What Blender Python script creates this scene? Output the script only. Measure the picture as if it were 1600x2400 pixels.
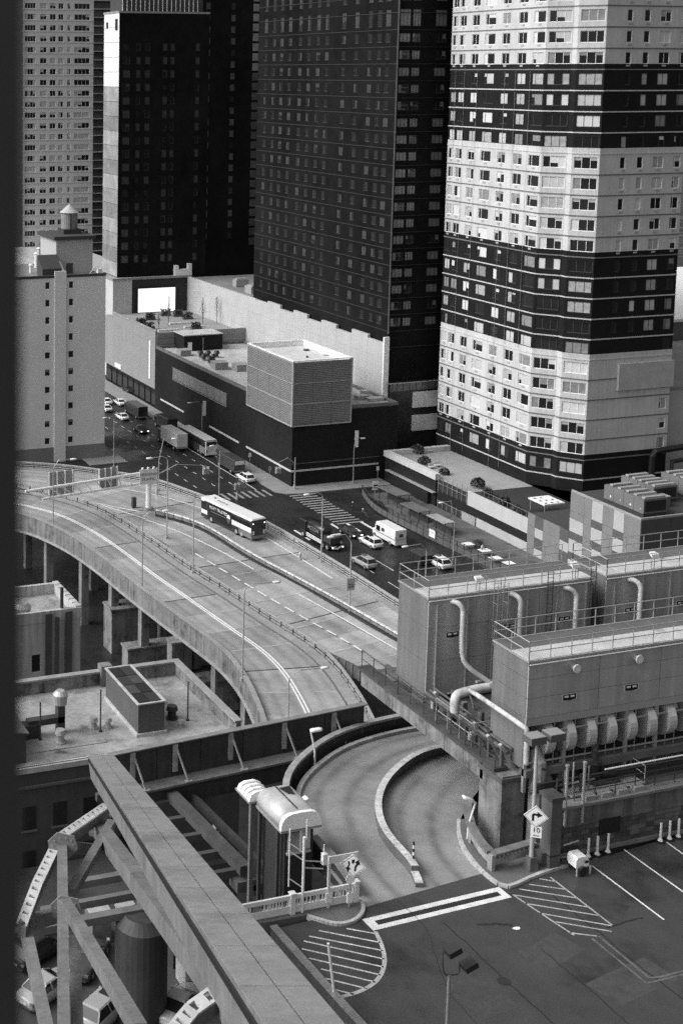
import bpy, math, random
from mathutils import Vector, Matrix
random.seed(7)
for o in list(bpy.data.objects): bpy.data.objects.remove(o)
SC = bpy.context.scene
COL = SC.collection
R = math.radians

# ------------------------------------------------------------------ camera
# metres; x runs along the cross street, y up the avenue, z = 0 is the street
CF, CPX, CPY, CH = 3300.0, 30.0, 583.0, 78.0
YAW, PIT = R(17.3), math.atan((583 - 167) / 3300.0)
FWD = Vector((math.sin(YAW) * math.cos(PIT), math.cos(YAW) * math.cos(PIT), -math.sin(PIT)))
RGT = Vector((math.cos(YAW), -math.sin(YAW), 0)); UPV = RGT.cross(FWD)
cd = bpy.data.cameras.new('camera'); cam = bpy.data.objects.new('camera', cd); COL.objects.link(cam)
cam.matrix_world = Matrix(((RGT.x, UPV.x, -FWD.x, 0), (RGT.y, UPV.y, -FWD.y, 0), (RGT.z, UPV.z, -FWD.z, CH), (0, 0, 0, 1)))
cd.sensor_fit = 'AUTO'; cd.sensor_width = 36; cd.lens = 36 * CF / 2400
cd.shift_x = (800 - CPX) / 2400; cd.shift_y = -(1200 - CPY) / 2400
cd.clip_start = .5; cd.clip_end = 3000
cd.dof.use_dof = True; cd.dof.focus_distance = 150; cd.dof.aperture_fstop = 2.0
SC.camera = cam
# ------------------------------------------------------------------ world, sun, exposure
SUN_EL, SUN_AZ = R(42), R(-80)          # azimuth from +y towards +x; the light comes from the left
w = bpy.data.worlds.new('World'); SC.world = w; w.use_nodes = True
nt = w.node_tree; bg = nt.nodes['Background']
sky = nt.nodes.new('ShaderNodeTexSky'); sky.sky_type = 'NISHITA'; sky.sun_disc = False
sky.sun_elevation = SUN_EL; sky.sun_rotation = SUN_AZ; sky.dust_density = 6; sky.air_density = 1.0
bw = nt.nodes.new('ShaderNodeRGBToBW')   # black and white photograph
nt.links.new(sky.outputs[0], bw.inputs[0]); nt.links.new(bw.outputs[0], bg.inputs[0]); bg.inputs[1].default_value = .13
ld = bpy.data.lights.new('sun', 'SUN'); ld.energy = 1.15; ld.angle = R(35); ld.color = (1, 1, 1)
sun = bpy.data.objects.new('sun', ld); COL.objects.link(sun)
sd = Vector((math.sin(SUN_AZ) * math.cos(SUN_EL), math.cos(SUN_AZ) * math.cos(SUN_EL) , math.sin(SUN_EL)))
sun.rotation_euler = (-sd).to_track_quat('-Z', 'Y').to_euler(); sun.location = (0, 0, 200)
SC.view_settings.view_transform = 'Standard'; SC.view_settings.look = 'None'
SC.view_settings.exposure = .5; SC.view_settings.gamma = 1
SC.render.engine = 'CYCLES'; SC.cycles.use_denoising = False      # the photograph is grainy

# ------------------------------------------------------------------ helpers
def ray(x, y): return RGT * ((x - CPX) / CF) - UPV * ((y - CPY) / CF) + FWD
def U(x, y, z): d = ray(x, y); return Vector((0, 0, CH)) + d * ((z - CH) / d.z)
def UY(x, y, Y): d = ray(x, y); return Vector((0, 0, CH)) + d * (Y / d.y)
def UX(x, y, X): d = ray(x, y); return Vector((0, 0, CH)) + d * (X / d.x)

MATS = {}
def mat(name, v, rough=.8, var=.12, scale=.6, streak=0, metal=0, bump=0, spec=.4, fine=0, wet=0, crack=0, grime=0, wear=0):
    """grey procedural material: two noises of tone, optional vertical streaks, bump, wet patches"""
    if name in MATS: return MATS[name]
    m = bpy.data.materials.new(name); m.use_nodes = True; n = m.node_tree.nodes; l = m.node_tree.links
    b = n['Principled BSDF']; b.inputs['Roughness'].default_value = rough; b.inputs['Metallic'].default_value = metal
    b.inputs['Specular IOR Level'].default_value = spec
    tc = n.new('ShaderNodeTexCoord')
    def noise(sc, det=4, mapping=None):
        t = n.new('ShaderNodeTexNoise'); t.inputs['Scale'].default_value = sc; t.inputs['Detail'].default_value = det
        src = tc.outputs['Object']
        if mapping:
            mp = n.new('ShaderNodeMapping'); mp.inputs['Scale'].default_value = mapping; l.new(src, mp.inputs[0]); src = mp.outputs[0]
        l.new(src, t.inputs['Vector']); return t.outputs['Fac']
    def math_(op, a, b2):
        t = n.new('ShaderNodeMath'); t.operation = op
        for i, q in enumerate((a, b2)):
            if isinstance(q, (int, float)): t.inputs[i].default_value = q
            else: l.new(q, t.inputs[i])
        return t.outputs[0]
    f = math_('ADD', noise(scale), math_('MULTIPLY', noise(scale * 7, 3), .6))       # about .8 on average
    f = math_('MULTIPLY', math_('SUBTRACT', f, .8), var * 3.2)
    if streak:
        s = noise(1.0, 5, (2.2, 2.2, .09)); s = math_('MULTIPLY', math_('SUBTRACT', s, .5), streak * 4); f = math_('ADD', f, s)
    if fine:
        s = noise(14, 2); f = math_('ADD', f, math_('MULTIPLY', math_('SUBTRACT', s, .5), fine * 3))
    if grime:          # dark blotches with soft edges: oil, damp, soot
        gn = n.new('ShaderNodeMapRange'); l.new(noise(grime, 6), gn.inputs[0]); gn.inputs[1].default_value = .54; gn.inputs[2].default_value = .7; gn.inputs[4].default_value = -.5; f = math_('ADD', f, gn.outputs[0])
    if crack:          # sparse wandering hairline cracks
        dn2 = n.new('ShaderNodeTexNoise'); dn2.inputs['Scale'].default_value = crack * 3; l.new(tc.outputs['Object'], dn2.inputs['Vector'])
        mxv = n.new('ShaderNodeVectorMath'); mxv.operation = 'MULTIPLY_ADD'; l.new(dn2.outputs['Color'], mxv.inputs[0]); mxv.inputs[1].default_value = (.9 / crack * .5,) * 3; l.new(tc.outputs['Object'], mxv.inputs[2])
        vo = n.new('ShaderNodeTexVoronoi'); vo.feature = 'DISTANCE_TO_EDGE'; vo.inputs['Scale'].default_value = crack; l.new(mxv.outputs[0], vo.inputs['Vector'])
        lt = math_('LESS_THAN', vo.outputs['Distance'], .012); mk = math_('GREATER_THAN', noise(crack * .8, 2), .5); f = math_('SUBTRACT', f, math_('MULTIPLY', math_('MULTIPLY', lt, mk), .55))
    f = math_('MAXIMUM', math_('ADD', f, 1.0), .2)
    if wear:           # tyre wear carried by the road mesh
        at = n.new('ShaderNodeAttribute'); at.attribute_name = 'wear'; f = math_('MULTIPLY', f, math_('SUBTRACT', 1.0, math_('MULTIPLY', math_('MULTIPLY', at.outputs['Fac'], math_('MULTIPLY', noise(.5, 5), 2.0)), wear)))
    c = math_('MULTIPLY', f, v)
    l.new(c, b.inputs['Base Color'])
    if wet:
        wn = noise(.12, 3); r = n.new('ShaderNodeMapRange'); l.new(wn, r.inputs[0]); r.inputs[1].default_value = .42; r.inputs[2].default_value = .62
        r.inputs[3].default_value = rough; r.inputs[4].default_value = wet; l.new(r.outputs[0], b.inputs['Roughness'])
    if bump:
        bp = n.new('ShaderNodeBump'); bp.inputs['Strength'].default_value = bump; bp.inputs['Distance'].default_value = .03
        l.new(noise(9, 4), bp.inputs['Height']); l.new(bp.outputs[0], b.inputs['Normal'])
    MATS[name] = m; return m
def mat_lines(name, v, v2, period, axis='Z', rough=.5, duty=.35):
    """fine parallel louvres or corrugation, too small to model"""
    if name in MATS: return MATS[name]
    m = mat(name, v, rough); n = m.node_tree.nodes; l = m.node_tree.links; b = n['Principled BSDF']
    tc = n.new('ShaderNodeTexCoord'); sx = n.new('ShaderNodeSeparateXYZ'); l.new(tc.outputs['Object'], sx.inputs[0])
    ax = sx.outputs[axis] if axis in 'XYZ' else None
    if ax is None:
        ad = n.new('ShaderNodeMath'); l.new(sx.outputs['X'], ad.inputs[0]); l.new(sx.outputs['Y'], ad.inputs[1]); ax = ad.outputs[0]
    a = n.new('ShaderNodeMath'); a.operation = 'DIVIDE'; l.new(ax, a.inputs[0]); a.inputs[1].default_value = period
    fr = n.new('ShaderNodeMath'); fr.operation = 'FRACT'; l.new(a.outputs[0], fr.inputs[0])
    gt = n.new('ShaderNodeMath'); gt.operation = 'GREATER_THAN'; l.new(fr.outputs[0], gt.inputs[0]); gt.inputs[1].default_value = duty
    old = b.inputs['Base Color'].links[0].from_socket
    mx = n.new('ShaderNodeMix'); mx.data_type = 'RGBA'; l.new(gt.outputs[0], mx.inputs[0]); mx.inputs[6].default_value = (v2, v2, v2, 1); l.new(old, mx.inputs[7])
    l.new(mx.outputs[2], b.inputs['Base Color'])
    bp = n.new('ShaderNodeBump'); bp.inputs['Strength'].default_value = .6; bp.inputs['Distance'].default_value = .05
    l.new(gt.outputs[0], bp.inputs['Height']); l.new(bp.outputs[0], b.inputs['Normal'])
    return m
def mat_emit(name, v):
    m = bpy.data.materials.new(name); m.use_nodes = True; b = m.node_tree.nodes['Principled BSDF']
    b.inputs['Base Color'].default_value = (.6, .6, .6, 1); b.inputs['Emission Color'].default_value = (1, 1, 1, 1); b.inputs['Emission Strength'].default_value = v
    MATS[name] = m; return m

class MB:
    def __init__(s): s.v = []; s.f = []; s.m = []
    def add(s, pts, faces, m=0):
        k = len(s.v); s.v += [tuple(p) for p in pts]
        for f in faces: s.f.append([k + i for i in f]); s.m.append(m)
        return s
    def poly(s, pts, m=0): return s.add(pts, [list(range(len(pts)))], m)
    def box(s, x0, y0, z0, x1, y1, z1, m=0, mtop=None):
        if x0 > x1: x0, x1 = x1, x0
        if y0 > y1: y0, y1 = y1, y0
        if z0 > z1: z0, z1 = z1, z0
        p = [(x0, y0, z0), (x1, y0, z0), (x1, y1, z0), (x0, y1, z0), (x0, y0, z1), (x1, y0, z1), (x1, y1, z1), (x0, y1, z1)]
        s.add(p, [(3, 2, 1, 0), (0, 1, 5, 4), (1, 2, 6, 5), (2, 3, 7, 6), (3, 0, 4, 7)], m)
        return s.add(p[4:], [(0, 1, 2, 3)], m if mtop is None else mtop)
    def prism(s, xy, z0, z1, m=0, mtop=None):
        n = len(xy); a = sum(xy[i][0] * xy[(i + 1) % n][1] - xy[(i + 1) % n][0] * xy[i][1] for i in range(n))
        if a < 0: xy = xy[::-1]
        zz = lambda z, i: z[i] if isinstance(z, (list, tuple)) else z
        lo = [(p[0], p[1], zz(z0, i)) for i, p in enumerate(xy)]; hi = [(p[0], p[1], zz(z1, i)) for i, p in enumerate(xy)]
        s.add(lo + hi, [[i, (i + 1) % n, n + (i + 1) % n, n + i] for i in range(n)], m)
        s.add(lo, [list(range(n))[::-1]], m); return s.add(hi, [list(range(n))], m if mtop is None else mtop)
    def beam(s, p, q, wd, ht, up=(0, 0, 1), m=0):
        p = Vector(p); q = Vector(q); d = (q - p).normalized(); u = Vector(up)
        if abs(d.dot(u)) > .98: u = Vector((0, 1, 0))
        r = d.cross(u).normalized(); u = r.cross(d)
        a = r * wd / 2; b = u * ht / 2
        pts = [p - a - b, p + a - b, p + a + b, p - a + b, q - a - b, q + a - b, q + a + b, q - a + b]
        return s.add(pts, [(0, 1, 2, 3), (7, 6, 5, 4), (0, 4, 5, 1), (1, 5, 6, 2), (2, 6, 7, 3), (3, 7, 4, 0)], m)
    def tube(s, pts, r, n=6, m=0):
        pts = [Vector(p) for p in pts]; k = len(s.v); rr = r if isinstance(r, (list, tuple)) else [r] * len(pts)
        prev = None
        for i, p in enumerate(pts):
            d = (pts[min(i + 1, len(pts) - 1)] - pts[max(i - 1, 0)]).normalized()
            if prev is None: a = d.orthogonal().normalized()
            else: a = (prev - d * prev.dot(d)).normalized()
            prev = a; b = d.cross(a)
            for j in range(n):
                t = 2 * math.pi * j / n; s.v.append(tuple(p + (a * math.cos(t) + b * math.sin(t)) * rr[i]))
        for i in range(len(pts) - 1):
            for j in range(n):
                s.f.append([k + i * n + j, k + i * n + (j + 1) % n, k + (i + 1) * n + (j + 1) % n, k + (i + 1) * n + j]); s.m.append(m)
        s.f.append([k + j for j in range(n)][::-1]); s.m.append(m)
        e = k + (len(pts) - 1) * n; s.f.append([e + j for j in range(n)]); s.m.append(m); return s
    def cyl(s, c, r, h, n=12, m=0, r2=None): c = Vector(c); return s.tube([c, c + Vector((0, 0, h))], [r, r if r2 is None else r2], n, m)
    def loft(s, secs, m=0, caps=True):
        n = len(secs[0]); k = len(s.v)
        for q in secs: s.v += [tuple(p) for p in q]
        for i in range(len(secs) - 1):
            for j in range(n): s.f.append([k + i * n + j, k + i * n + (j + 1) % n, k + (i + 1) * n + (j + 1) % n, k + (i + 1) * n + j]); s.m.append(m)
        if caps:
            s.f.append([k + j for j in range(n)][::-1]); s.m.append(m); e = k + (len(secs) - 1) * n; s.f.append([e + j for j in range(n)]); s.m.append(m)
        return s
    def strip(s, A, B, m=0):
        for i in range(len(A) - 1): s.add([A[i], A[i + 1], B[i + 1], B[i]], [(0, 1, 2, 3)], m)
        return s
    def road(s, A, B, n, tracks, k0=0, k1=1):
        """strip subdivided across, remembering tyre wear per vertex"""
        k = len(s.v); m = len(A); s.wear = getattr(s, 'wear', [])
        for a, b in zip(A, B):
            for j in range(n + 1):
                f = j / n; s.v.append(tuple(a.lerp(b, f))); g = k0 + (k1 - k0) * f; s.wear.append(min(1, sum(math.exp(-((g - t) / .035) ** 2) for t in tracks)))
        for i in range(m - 1):
            for j in range(n): p = k + i * (n + 1) + j; s.f.append([p, p + 1, p + n + 2, p + n + 1]); s.m.append(0)
        return s
    def wallstrip(s, A, z0, z1, m=0):
        """vertical sheet following polyline A from A.z+z0 to A.z+z1"""
        lo = [Vector(p) + Vector((0, 0, z0)) for p in A]; hi = [Vector(p) + Vector((0, 0, z1)) for p in A]
        return s.strip(lo, hi, m)
    def ribbon(s, A, wd, z0, z1, m=0):
        """solid kerb or parapet of width wd along polyline A"""
        A = [Vector(p) for p in A]; L = []; Rr = []
        for i, p in enumerate(A):
            d = A[min(i + 1, len(A) - 1)] - A[max(i - 1, 0)]; d.z = 0; d.normalize(); nrm = Vector((-d.y, d.x, 0)) * wd / 2
            L.append(p + nrm); Rr.append(p - nrm)
        a = Vector((0, 0, z0)); b = Vector((0, 0, z1))
        return s.loft([[l + a, r + a, r + b, l + b] for l, r in zip(L, Rr)], m)
    def mesh(s, name, mats, smooth=False, off=None):
        me = bpy.data.meshes.new(name)
        v = s.v if off is None else [(p[0] - off[0], p[1] - off[1], p[2] - off[2]) for p in s.v]
        me.from_pydata(v, [], s.f)
        for q in (mats if isinstance(mats, (list, tuple)) else [mats]): me.materials.append(q if not isinstance(q, str) else MATS[q])
        me.polygons.foreach_set('material_index', s.m)
        if smooth: me.polygons.foreach_set('use_smooth', [True] * len(s.f))
        if hasattr(s, 'wear'): me.attributes.new('wear', 'FLOAT', 'POINT').data.foreach_set('value', s.wear)
        me.update(); return me
    def build(s, name, mats, parent=None, smooth=False, fix=False):
        off = Vector((0, 0, 0)); q = parent
        while q is not None: off += q.location; q = q.parent
        me = s.mesh(name, mats, smooth, off)
        if fix:
            import bmesh
            bm = bmesh.new(); bm.from_mesh(me); bmesh.ops.recalc_face_normals(bm, faces=bm.faces); bm.to_mesh(me); bm.free()
        return link(name, me, parent)
def link(name, me, parent=None, loc=None, rz=0):
    o = bpy.data.objects.new(name, me); COL.objects.link(o); o.parent = parent
    if loc is not None: o.location = loc
    o.rotation_euler[2] = rz
    return o
def tag(o, label, cat, group=None):
    o['label'] = label; o['category'] = cat
    if group: o['group'] = group
    return o
def struct(o): o['kind'] = 'structure'; return o
def stuff(o): o['kind'] = 'stuff'; return o
def thing(name, loc, label, cat, group=None):
    o = bpy.data.objects.new(name, None); COL.objects.link(o); o.location = loc; o.empty_display_size = .2
    return tag(o, label, cat, group)
def one(mb, name, mats, label, cat, group=None, smooth=False): return tag(mb.build(name, mats, None, smooth), label, cat, group)
def copy_tree(o, parent=None):
    c = o.copy(); COL.objects.link(c); c.parent = parent
    for ch in list(o.children): copy_tree(ch, c)
    return c
def resample(P, n):
    P = [Vector(p) for p in P]; D = [0]
    for a, b in zip(P, P[1:]): D.append(D[-1] + (b - a).length)
    out = []
    for i in range(n):
        t = D[-1] * i / (n - 1); k = 0
        while k < len(P) - 2 and D[k + 1] < t: k += 1
        f = (t - D[k]) / max(D[k + 1] - D[k], 1e-9); out.append(P[k].lerp(P[k + 1], f))
    return out
def match(A, B):
    """point of B straight across from every point of A"""
    D2 = resample(B, 700); out = []; k0 = 0
    for i, a in enumerate(A):
        t = A[min(i + 1, len(A) - 1)] - A[max(i - 1, 0)]; t.z = 0; t.normalize(); best = k0; bv = 1e9
        for k in range(k0, min(k0 + 90, 700)) if i else range(0, 300):
            d = D2[k] - a; v = abs(d.x * t.x + d.y * t.y)
            if v < bv: bv = v; best = k
        k0 = best; out.append(D2[best])
    return out
def smooth_line(P, it=2):
    P = [Vector(p) for p in P]
    for _ in range(it):
        Q = [P[0]]
        for a, b in zip(P, P[1:]): Q += [a.lerp(b, .25), a.lerp(b, .75)]
        P = Q + [P[-1]]
    return P
TXT = {}
def text_mesh(s, size):
    """lettering as a mesh in the xz plane, centred, facing -y"""
    if (s, size) in TXT: return TXT[(s, size)]
    c = bpy.data.curves.new('t', 'FONT'); c.body = s; c.size = size; c.align_x = 'CENTER'; c.align_y = 'CENTER'; c.extrude = .004; c.resolution_u = 2
    o = bpy.data.objects.new('t', c); COL.objects.link(o); o.rotation_euler[0] = math.pi / 2
    dg = bpy.context.evaluated_depsgraph_get(); me = bpy.data.meshes.new_from_object(o.evaluated_get(dg))
    me.transform(Matrix.Rotation(math.pi / 2, 4, 'X')); bpy.data.objects.remove(o); bpy.data.curves.remove(c)
    TXT[(s, size)] = me; return me
def lettering(s, size, loc, m, parent, rz=0, rx=0):
    me = text_mesh(s, size).copy(); me.materials.clear(); me.materials.append(m)
    o = link('lettering', me, parent, loc, rz); o.rotation_euler[0] = rx; return o

# shared tones (real-world reflectances; the photograph is black and white)
ASPH = mat('asphalt', .02, .62, .3, .15, fine=.2, wet=.3, grime=.3)
DECK = mat('deck_asphalt', .056, .55, .28, .12, fine=.34, wet=.34, bump=.25, grime=.35)
CONC = mat('concrete', .26, .85, .22, .4, streak=.1, fine=.1)
RAMP = mat('ramp_concrete', .33, .5, .22, .2, fine=.14, wet=.28, wear=.24)
STAIN = mat('stained_concrete', .18, .85, .45, .5, streak=.4, bump=.3, fine=.15, grime=.8)
KERB = mat('kerb_stone', .42, .8, .3, 1.2)
WALK = mat('pavement', .24, .8, .15, .5)
WHITE = mat('white_paint', .78, .5, .05, 1)
LINE = mat('road_paint', .68, .7, .22, 1.6, fine=.3)
FADED = mat('faded_paint', .27, .7, .35, 1.2, fine=.5); FAINT = mat('worn_paint', .11, .7, .5, 2.5, fine=.5)
STEEL = mat('grey_steel', .36, .45, .08, 1, metal=.3)
DSTEEL = mat('dark_steel', .045, .5, .3, 1, streak=.1)
GALV = mat('galvanised', .42, .5, .1, 1.5, metal=.4)
BLACK = mat('black', .015, .5, .1, 1)
GLASS = mat('glass', .018, .07, .1, 1, spec=.6)
RUBBER = mat('rubber', .02, .8, .1, 1)
DBRICK = mat('dark_brick', .02, .9, .3, .12, streak=.1, fine=.25, spec=.08)
LAMPW = mat('lamp_housing', .72, .45, .05, 1)
# ------------------------------------------------------------------ ground, road markings, pavements
def v3(p, z): return (p[0], p[1], z)
g = MB().poly([(-600, -200, 0), (1500, -200, 0), (1500, 2500, 0), (-600, 2500, 0)]); struct(g.build('ground', ASPH))
def slab(name, pts, h, m, kerb=None, z0=0):
    b = MB().prism([(p[0], p[1]) for p in pts], z0, z0 + h, 0); o = struct(b.build(name, m))
    return o
slab('pavement', [(122.6, 231 - 2.2), (124.2, 227.2), (126.5, 226.6), (146, 226.6), (146, 231), (127.1, 231), (127.1, 420), (122.6, 420)], .15, WALK)
slab('pavement', [(137.2, 222.5), (138.5, 218), (136.3, 212), (134.2, 206), (134.6, 200), (138.6, 178), (139.2, 150), (146, 150), (146, 222.5)], .15, mat('worn_paving', .1, .8, .35, .3, fine=.2, grime=.4))
slab('pavement', [(96, 256), (104, 256), (104, 420), (96, 420)], .15, WALK)
struct(MB().prism([(2, 40), (38, 40), (38, 96.9), (2, 96.9)], 16.2, 17.0).build('yard_paving', mat('yard_concrete', .06, .6, .35, .15, fine=.2, wet=.3, grime=.2)))
def marks(name, rects, m=LINE, z=.004):
    b = MB()
    for r in rects: b.poly([v3(p, z) for p in r])
    return struct(b.build(name, m))
def rc(x0, y0, x1, y1): return [(x0, y0), (x1, y0), (x1, y1), (x0, y1)]
marks('crosswalk_marking', [rc(99.5 + i * 1.42, 227.3, 100.02 + i * 1.42, 231.2) for i in range(16)], FADED)
marks('crosswalk_marking', [rc(124.0 + .12 * math.sin(i * 3), 226.3 - i * 1.3, 129.2 + .1 * math.sin(i * 5), 225.85 - i * 1.3) for i in range(14)], FADED)
marks('stop_line_marking', [rc(113 + i * 2.2, 207.2 - 4.2, 113.45 + i * 2.2, 208.4) for i in range(3)] + [rc(122.9, 204.5, 123.4, 209.5), rc(125.6, 204.5, 126.1, 209.5), rc(128.4, 203, 128.9, 209)])
ln = [rc(x, 236 + i * 4.2, x + .14, 237.6 + i * 4.2) for x in (117.2, 113.6, 109.8) for i in range(42)]
marks('lane_marking', ln + [rc(119.9, 231.5, 120.08, 275)] + [rc(120.6, 150 + 9 * i, 120.75, 155 + 9 * i) for i in range(5)] + [rc(117.1, 150 + 9 * i, 117.25, 155 + 9 * i) for i in range(5)])
# ------------------------------------------------------------------ facades with real openings
WIN = {}
def win_mesh(wd, ht, fm, kind, style):
    """frame mesh and pane mesh of a window; local x right, -y outward, z up, origin at bottom centre"""
    key = (round(wd, 2), round(ht, 2), fm.name, kind, style)
    if key in WIN: return WIN[key]
    f = MB(); t = .1; h = wd / 2
    f.box(-h, -.03, 0, h, .05, t); f.box(-h, -.03, ht - t, h, .05, ht)
    f.box(-h, -.028, t, -h + t, .05, ht - t); f.box(h - t, -.028, t, h, .05, ht - t)
    cuts = {'two': [0], 'side': [-h * .45], 'three': [-h * .36, h * .36], 'four': [-h * .5, 0, h * .5], 'one': [], 'cross': [0]}[style]
    for c in cuts: f.box(c - .04, -.026, t, c + .04, .05, ht - t)
    if style == 'cross': f.box(-h + t, -.024, ht * .7, h - t, .05, ht * .7 + .07)
    xs = [-h + t] + cuts + [h - t]; p = MB(); r = random.Random(repr(key))
    for i in range(len(xs) - 1):
        a, b = xs[i], xs[i + 1]
        k = kind if kind in ('dark', 'blind') else r.choice(('dark', 'blind', 'half', 'dark'))
        if k == 'half':
            zc = ht * r.uniform(.35, .8); p.poly([(a, .02, t), (b, .02, t), (b, .02, zc), (a, .02, zc)], 0); p.poly([(a, .02, zc), (b, .02, zc), (b, .02, ht - t), (a, .02, ht - t)], 1)
        else: p.poly([(a, .02, t), (b, .02, t), (b, .02, ht - t), (a, .02, ht - t)], 0 if k == 'dark' else 1)
    WIN[key] = (f, p, fm); return WIN[key]
WMESH = {}
def put_window(parent, loc, rz, wd, ht, fm, kind, style, blind, glass=None, split=True):
    glass = glass or GLASS
    key = (round(wd, 2), round(ht, 2), fm.name, kind, style, blind.name, split)
    if key not in WMESH:
        f, p, _ = win_mesh(wd, ht, fm, kind, style)
        if split: WMESH[key] = (f.mesh('window', [fm]), p.mesh('pane', [glass, blind]))
        else:
            q = MB(); q.v = list(f.v); q.f = list(f.f); q.m = [0] * len(f.f); k = len(q.v)
            q.v += p.v; q.f += [[k + i for i in fc] for fc in p.f]; q.m += [1 + i for i in p.m]; WMESH[key] = (q.mesh('window', [fm, glass, blind]), None)
    a, b = WMESH[key]
    o = link('window', a, parent, Vector(loc) - world_off(parent), rz)
    if b: link('pane', b, o)
    return o
def world_off(q):
    off = Vector((0, 0, 0))
    while q is not None: off += q.location; q = q.parent
    return off
def face_pt(O, rz, u, d, z):
    """u along the face (to the right seen from outside), d inwards"""
    c, s = math.cos(rz), math.sin(rz); return Vector((O[0] + u * c - d * s, O[1] + u * s + d * c, z))
def facade(parent, O, rz, width, z0, z1, cols, rows, mats, slot=lambda z: 0, depth=.18, name='wall', skip=lambda i, j: False):
    us = sorted(set([0, width] + [u for c in cols for u in c[:2]])); zs = sorted(set([z0, z1] + [z for r in rows for z in r]))
    hole = {}
    for i, c in enumerate(cols):
        for j, r in enumerate(rows):
            if not skip(i, j): hole[(c[0], r[0])] = (c, r)
    b = MB(); P = lambda u, d, z: face_pt(O, rz, u, d, z)
    for k in range(len(zs) - 1):
        za, zb = zs[k], zs[k + 1]; ua = None
        for i in range(len(us) - 1):
            is_hole = any(c[0] <= us[i] < c[1] and r[0] <= za < r[1] for (c, r) in hole.values() if r[0] <= za < r[1])
            if not is_hole and ua is None: ua = us[i]
            last = i == len(us) - 2
            if is_hole and ua is not None: b.poly([P(ua, 0, za), P(us[i], 0, za), P(us[i], 0, zb), P(ua, 0, zb)], slot(za)); ua = None
            elif last and ua is not None: b.poly([P(ua, 0, za), P(us[-1], 0, za), P(us[-1], 0, zb), P(ua, 0, zb)], slot(za))
    for c, r in hole.values():
        m = slot(r[0]); a, e = c[0], c[1]; lo, hi = r
        b.poly([P(a, 0, lo), P(a, depth, lo), P(a, depth, hi), P(a, 0, hi)], m); b.poly([P(e, depth, lo), P(e, 0, lo), P(e, 0, hi), P(e, depth, hi)], m)
        b.poly([P(a, 0, lo), P(e, 0, lo), P(e, depth, lo), P(a, depth, lo)], m); b.poly([P(a, depth, hi), P(e, depth, hi), P(e, 0, hi), P(a, 0, hi)], m)
    return b.build(name, mats, parent)

# ------------------------------------------------------------------ banded apartment tower (right)
TWH = mat('pale_brick', .52, .85, .16, .2, streak=.12, fine=.2, spec=.1)
TDK = mat('black_brick', .016, .9, .3, .2, fine=.3, spec=.08)
FRW = mat('window_frame_pale', .78, .5, .05, 1); FRD = mat('window_frame_dark', .06, .5, .05, 1)
BLD = mat('window_blind', .5, .35, .25, .7); BLDS = [BLD, mat('window_curtain', .36, .6, .4, 1.5), mat('window_shade', .62, .5, .1, 1), mat('window_sheer', .24, .3, .4, 1.2)]; BLD2 = mat('window_blind_dim', .2, .3, .3, .7)
BELTD = mat('belt_dark', .16, .8, .1, 1); BELTL = mat('belt_pale', .5, .8, .15, 1)
T = thing('apartment_tower', (160, 198, 5), 'tall banded apartment tower, alternating white and black brick storeys, bay windows at corner', 'tower')
FH, ZB = 3.55, 10.85
def zone(z):
    n = int(math.floor((z - ZB) / FH + .02)); return 1 if n < 0 or 5 <= n < 10 and False else (0 if n < 5 else 1 if n < 10 else 0 if n < 15 else 1 if n < 19 else 0)
rows = [(ZB + FH * n + .95, ZB + FH * n + 2.95) for n in range(-1, 25)]; ZT = ZB + FH * 25
SEGS = []     # (O, rz, width, cols, style)
X0, YN, YF = 160.0, 198.0, 233.4
rzA = -math.pi / 2
def ycol(y, wd): return (YF - y - wd / 2, YF - y + wd / 2)
SEGS.append(((X0, YF), rzA, YF - 206.0, [ycol(232.3, 1.7), ycol(229.9, 2.0), ycol(226.0, 2.1), ycol(221.6, 3.0), ycol(217.0, 2.2), ycol(212.4, 2.4), ycol(207.9, 3.0)], 'two'))
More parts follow.
